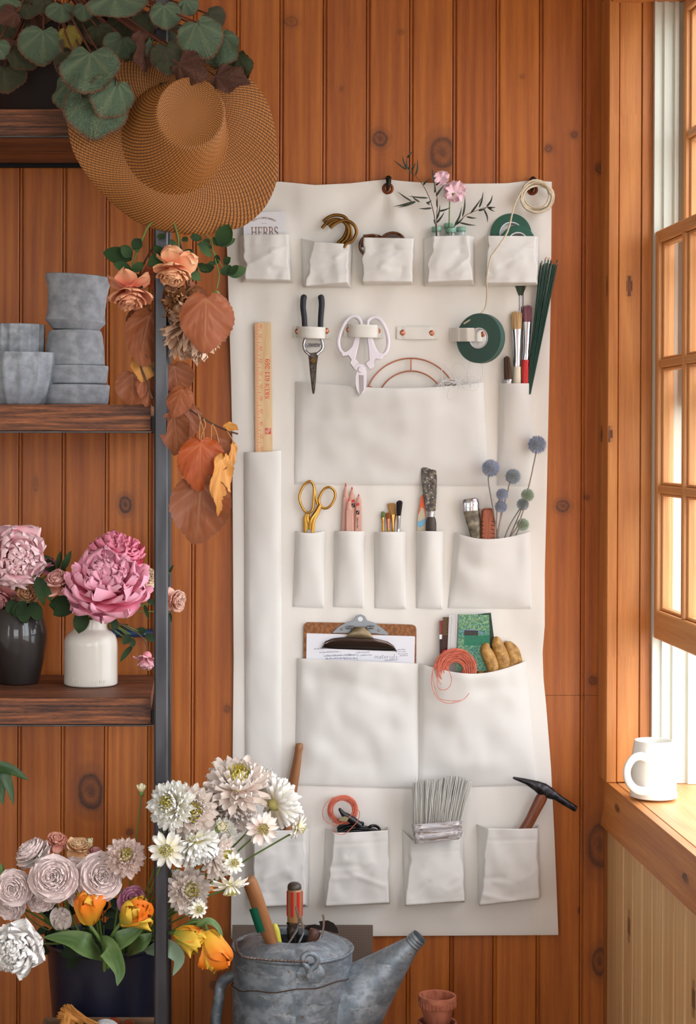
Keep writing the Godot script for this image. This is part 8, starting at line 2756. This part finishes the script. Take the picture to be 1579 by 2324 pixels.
	for q in [[48, 1963, 0.37], [91, 1953, 0.38], [0, 1982, 0.36]]:
		var at := P(q[0], q[1] + 6, q[2])
		var n := thing("green_bud", "round green unopened flower bud above the ranunculus", "bud", mouth.call(at), "green buds in the bouquet")
		stem.call(n, at, Vector3.UP, 0.0014)
		for i in 5: set_petal(n, leaflet_mesh("budsepal", 0.42, 0.9, 0.35, lin(96, 140, 60), lin(150, 186, 110)), at, Vector3.UP, TAU * i / 5, 0.5, 0.020, 0.001, 0.0, 0.0, M.waxy, "sepal")
		core(n, at + Vector3(0, 0.008, 0), Vector3.UP, 0.008, mat_once("bud_green", rgb(120, 142, 74)))
	# crate with raffia and twine in front of the bucket, mostly below the picture
	o = thing("wooden_crate", "shallow wooden crate in front of the flower bucket", "crate", Vector3(P(230, 0, 0.40).x, 0.3005, 0.395))
	var cxm := P(230, 0, 0.40).x
	for b in [[Vector3(cxm - 0.11, 0.3005, 0.367), Vector3(cxm + 0.11, 0.46, 0.372)], [Vector3(cxm - 0.11, 0.3005, 0.423), Vector3(cxm + 0.11, 0.46, 0.428)], [Vector3(cxm - 0.11, 0.3005, 0.372), Vector3(cxm - 0.105, 0.46, 0.423)], [Vector3(cxm + 0.105, 0.3005, 0.372), Vector3(cxm + 0.11, 0.46, 0.423)], [Vector3(cxm - 0.105, 0.435, 0.372), Vector3(cxm + 0.105, 0.440, 0.423)]]:
		g = G.new()
		box(g, b[0], b[1], 0.001, 0)
		part(o, "side", g, M.bench)
	M.raffia = mat(Color.WHITE, 0.7, 0.0, {"albedo_texture": mottled(rgb(168, 100, 34), rgb(216, 150, 70), 0.08, 3, 64, 6), "uv1_scale": Vector3(2, 1, 1)})
	o = thing("raffia_hank", "tied hank of golden raffia in the crate", "raffia", P(170, 2360, 0.40))
	g = G.new()
	var r2 := RandomNumberGenerator.new()
	r2.seed = 14
	for i in 150:
		var t := i / 149.0
		var a := P(lerpf(128, 184, t) + r2.randf_range(-3, 3), 2326 - 46.0 * pow(sin(PI * clampf(t * 0.9 + 0.08, 0, 1)), 0.8) + r2.randf_range(-2, 3), 0.385 + 0.03 * r2.randf())
		var b := P(196 + r2.randf_range(-4, 4), 2314 + r2.randf_range(-4, 8), 0.39 + 0.02 * r2.randf())
		tube(g, [a, a.lerp(b, 0.5) + Vector3(-0.002, 0.004, 0.006), b, b + Vector3(0.02, -0.01, 0.0)], 0.0009, 4, false)
	tube(g, [P(150, 2345, 0.40), P(160, 2300, 0.40), P(190, 2318, 0.40)], [0.017, 0.020, 0.008], 10)
	part(o, "strands", g, M.raffia)
	o = thing("twine_ball", "ball of grey white cotton twine in the crate", "twine", P(238, 2380, 0.40))
	g = G.new()
	for i in 34:
		var nrm := Vector3(r2.randfn(), r2.randfn(), r2.randfn()).normalized()
		var x := nrm.cross(Vector3(0.3, 0.5, 0.8)).normalized()
		tube(g, ring_of(P(240, 2352, 0.398), x * 0.0300, nrm.cross(x) * 0.0300, 22), 0.0017, 5, false, Color.WHITE, 1.0, true)
	lathe(g, P(240, 2352, 0.398), [[0.0, -0.029], [0.02, -0.021], [0.029, 0.0], [0.02, 0.021], [0.0, 0.029]], 16)
	part(o, "wound_twine", g, mat(rgb(206, 204, 202), 0.9))
	for q in [[292, 2340, "round copper tag leaning right of the twine ball", 26.0], [258, 2330, "copper disc behind the twine ball", 22.0]]:
		o = thing("copper_disc", q[2], "disc", P(q[0], 2370, 0.40))
		g = G.new()
		slab(g, circle2(Vector2(q[0], q[1]), 18.0, q[3], 24), 0.385 if q[0] < 280 else 0.405, (0.385 if q[0] < 280 else 0.405) + 0.003, 0.001)
		part(o, "disc", g, mat(rgb(170, 82, 50), 0.3, 0.9))
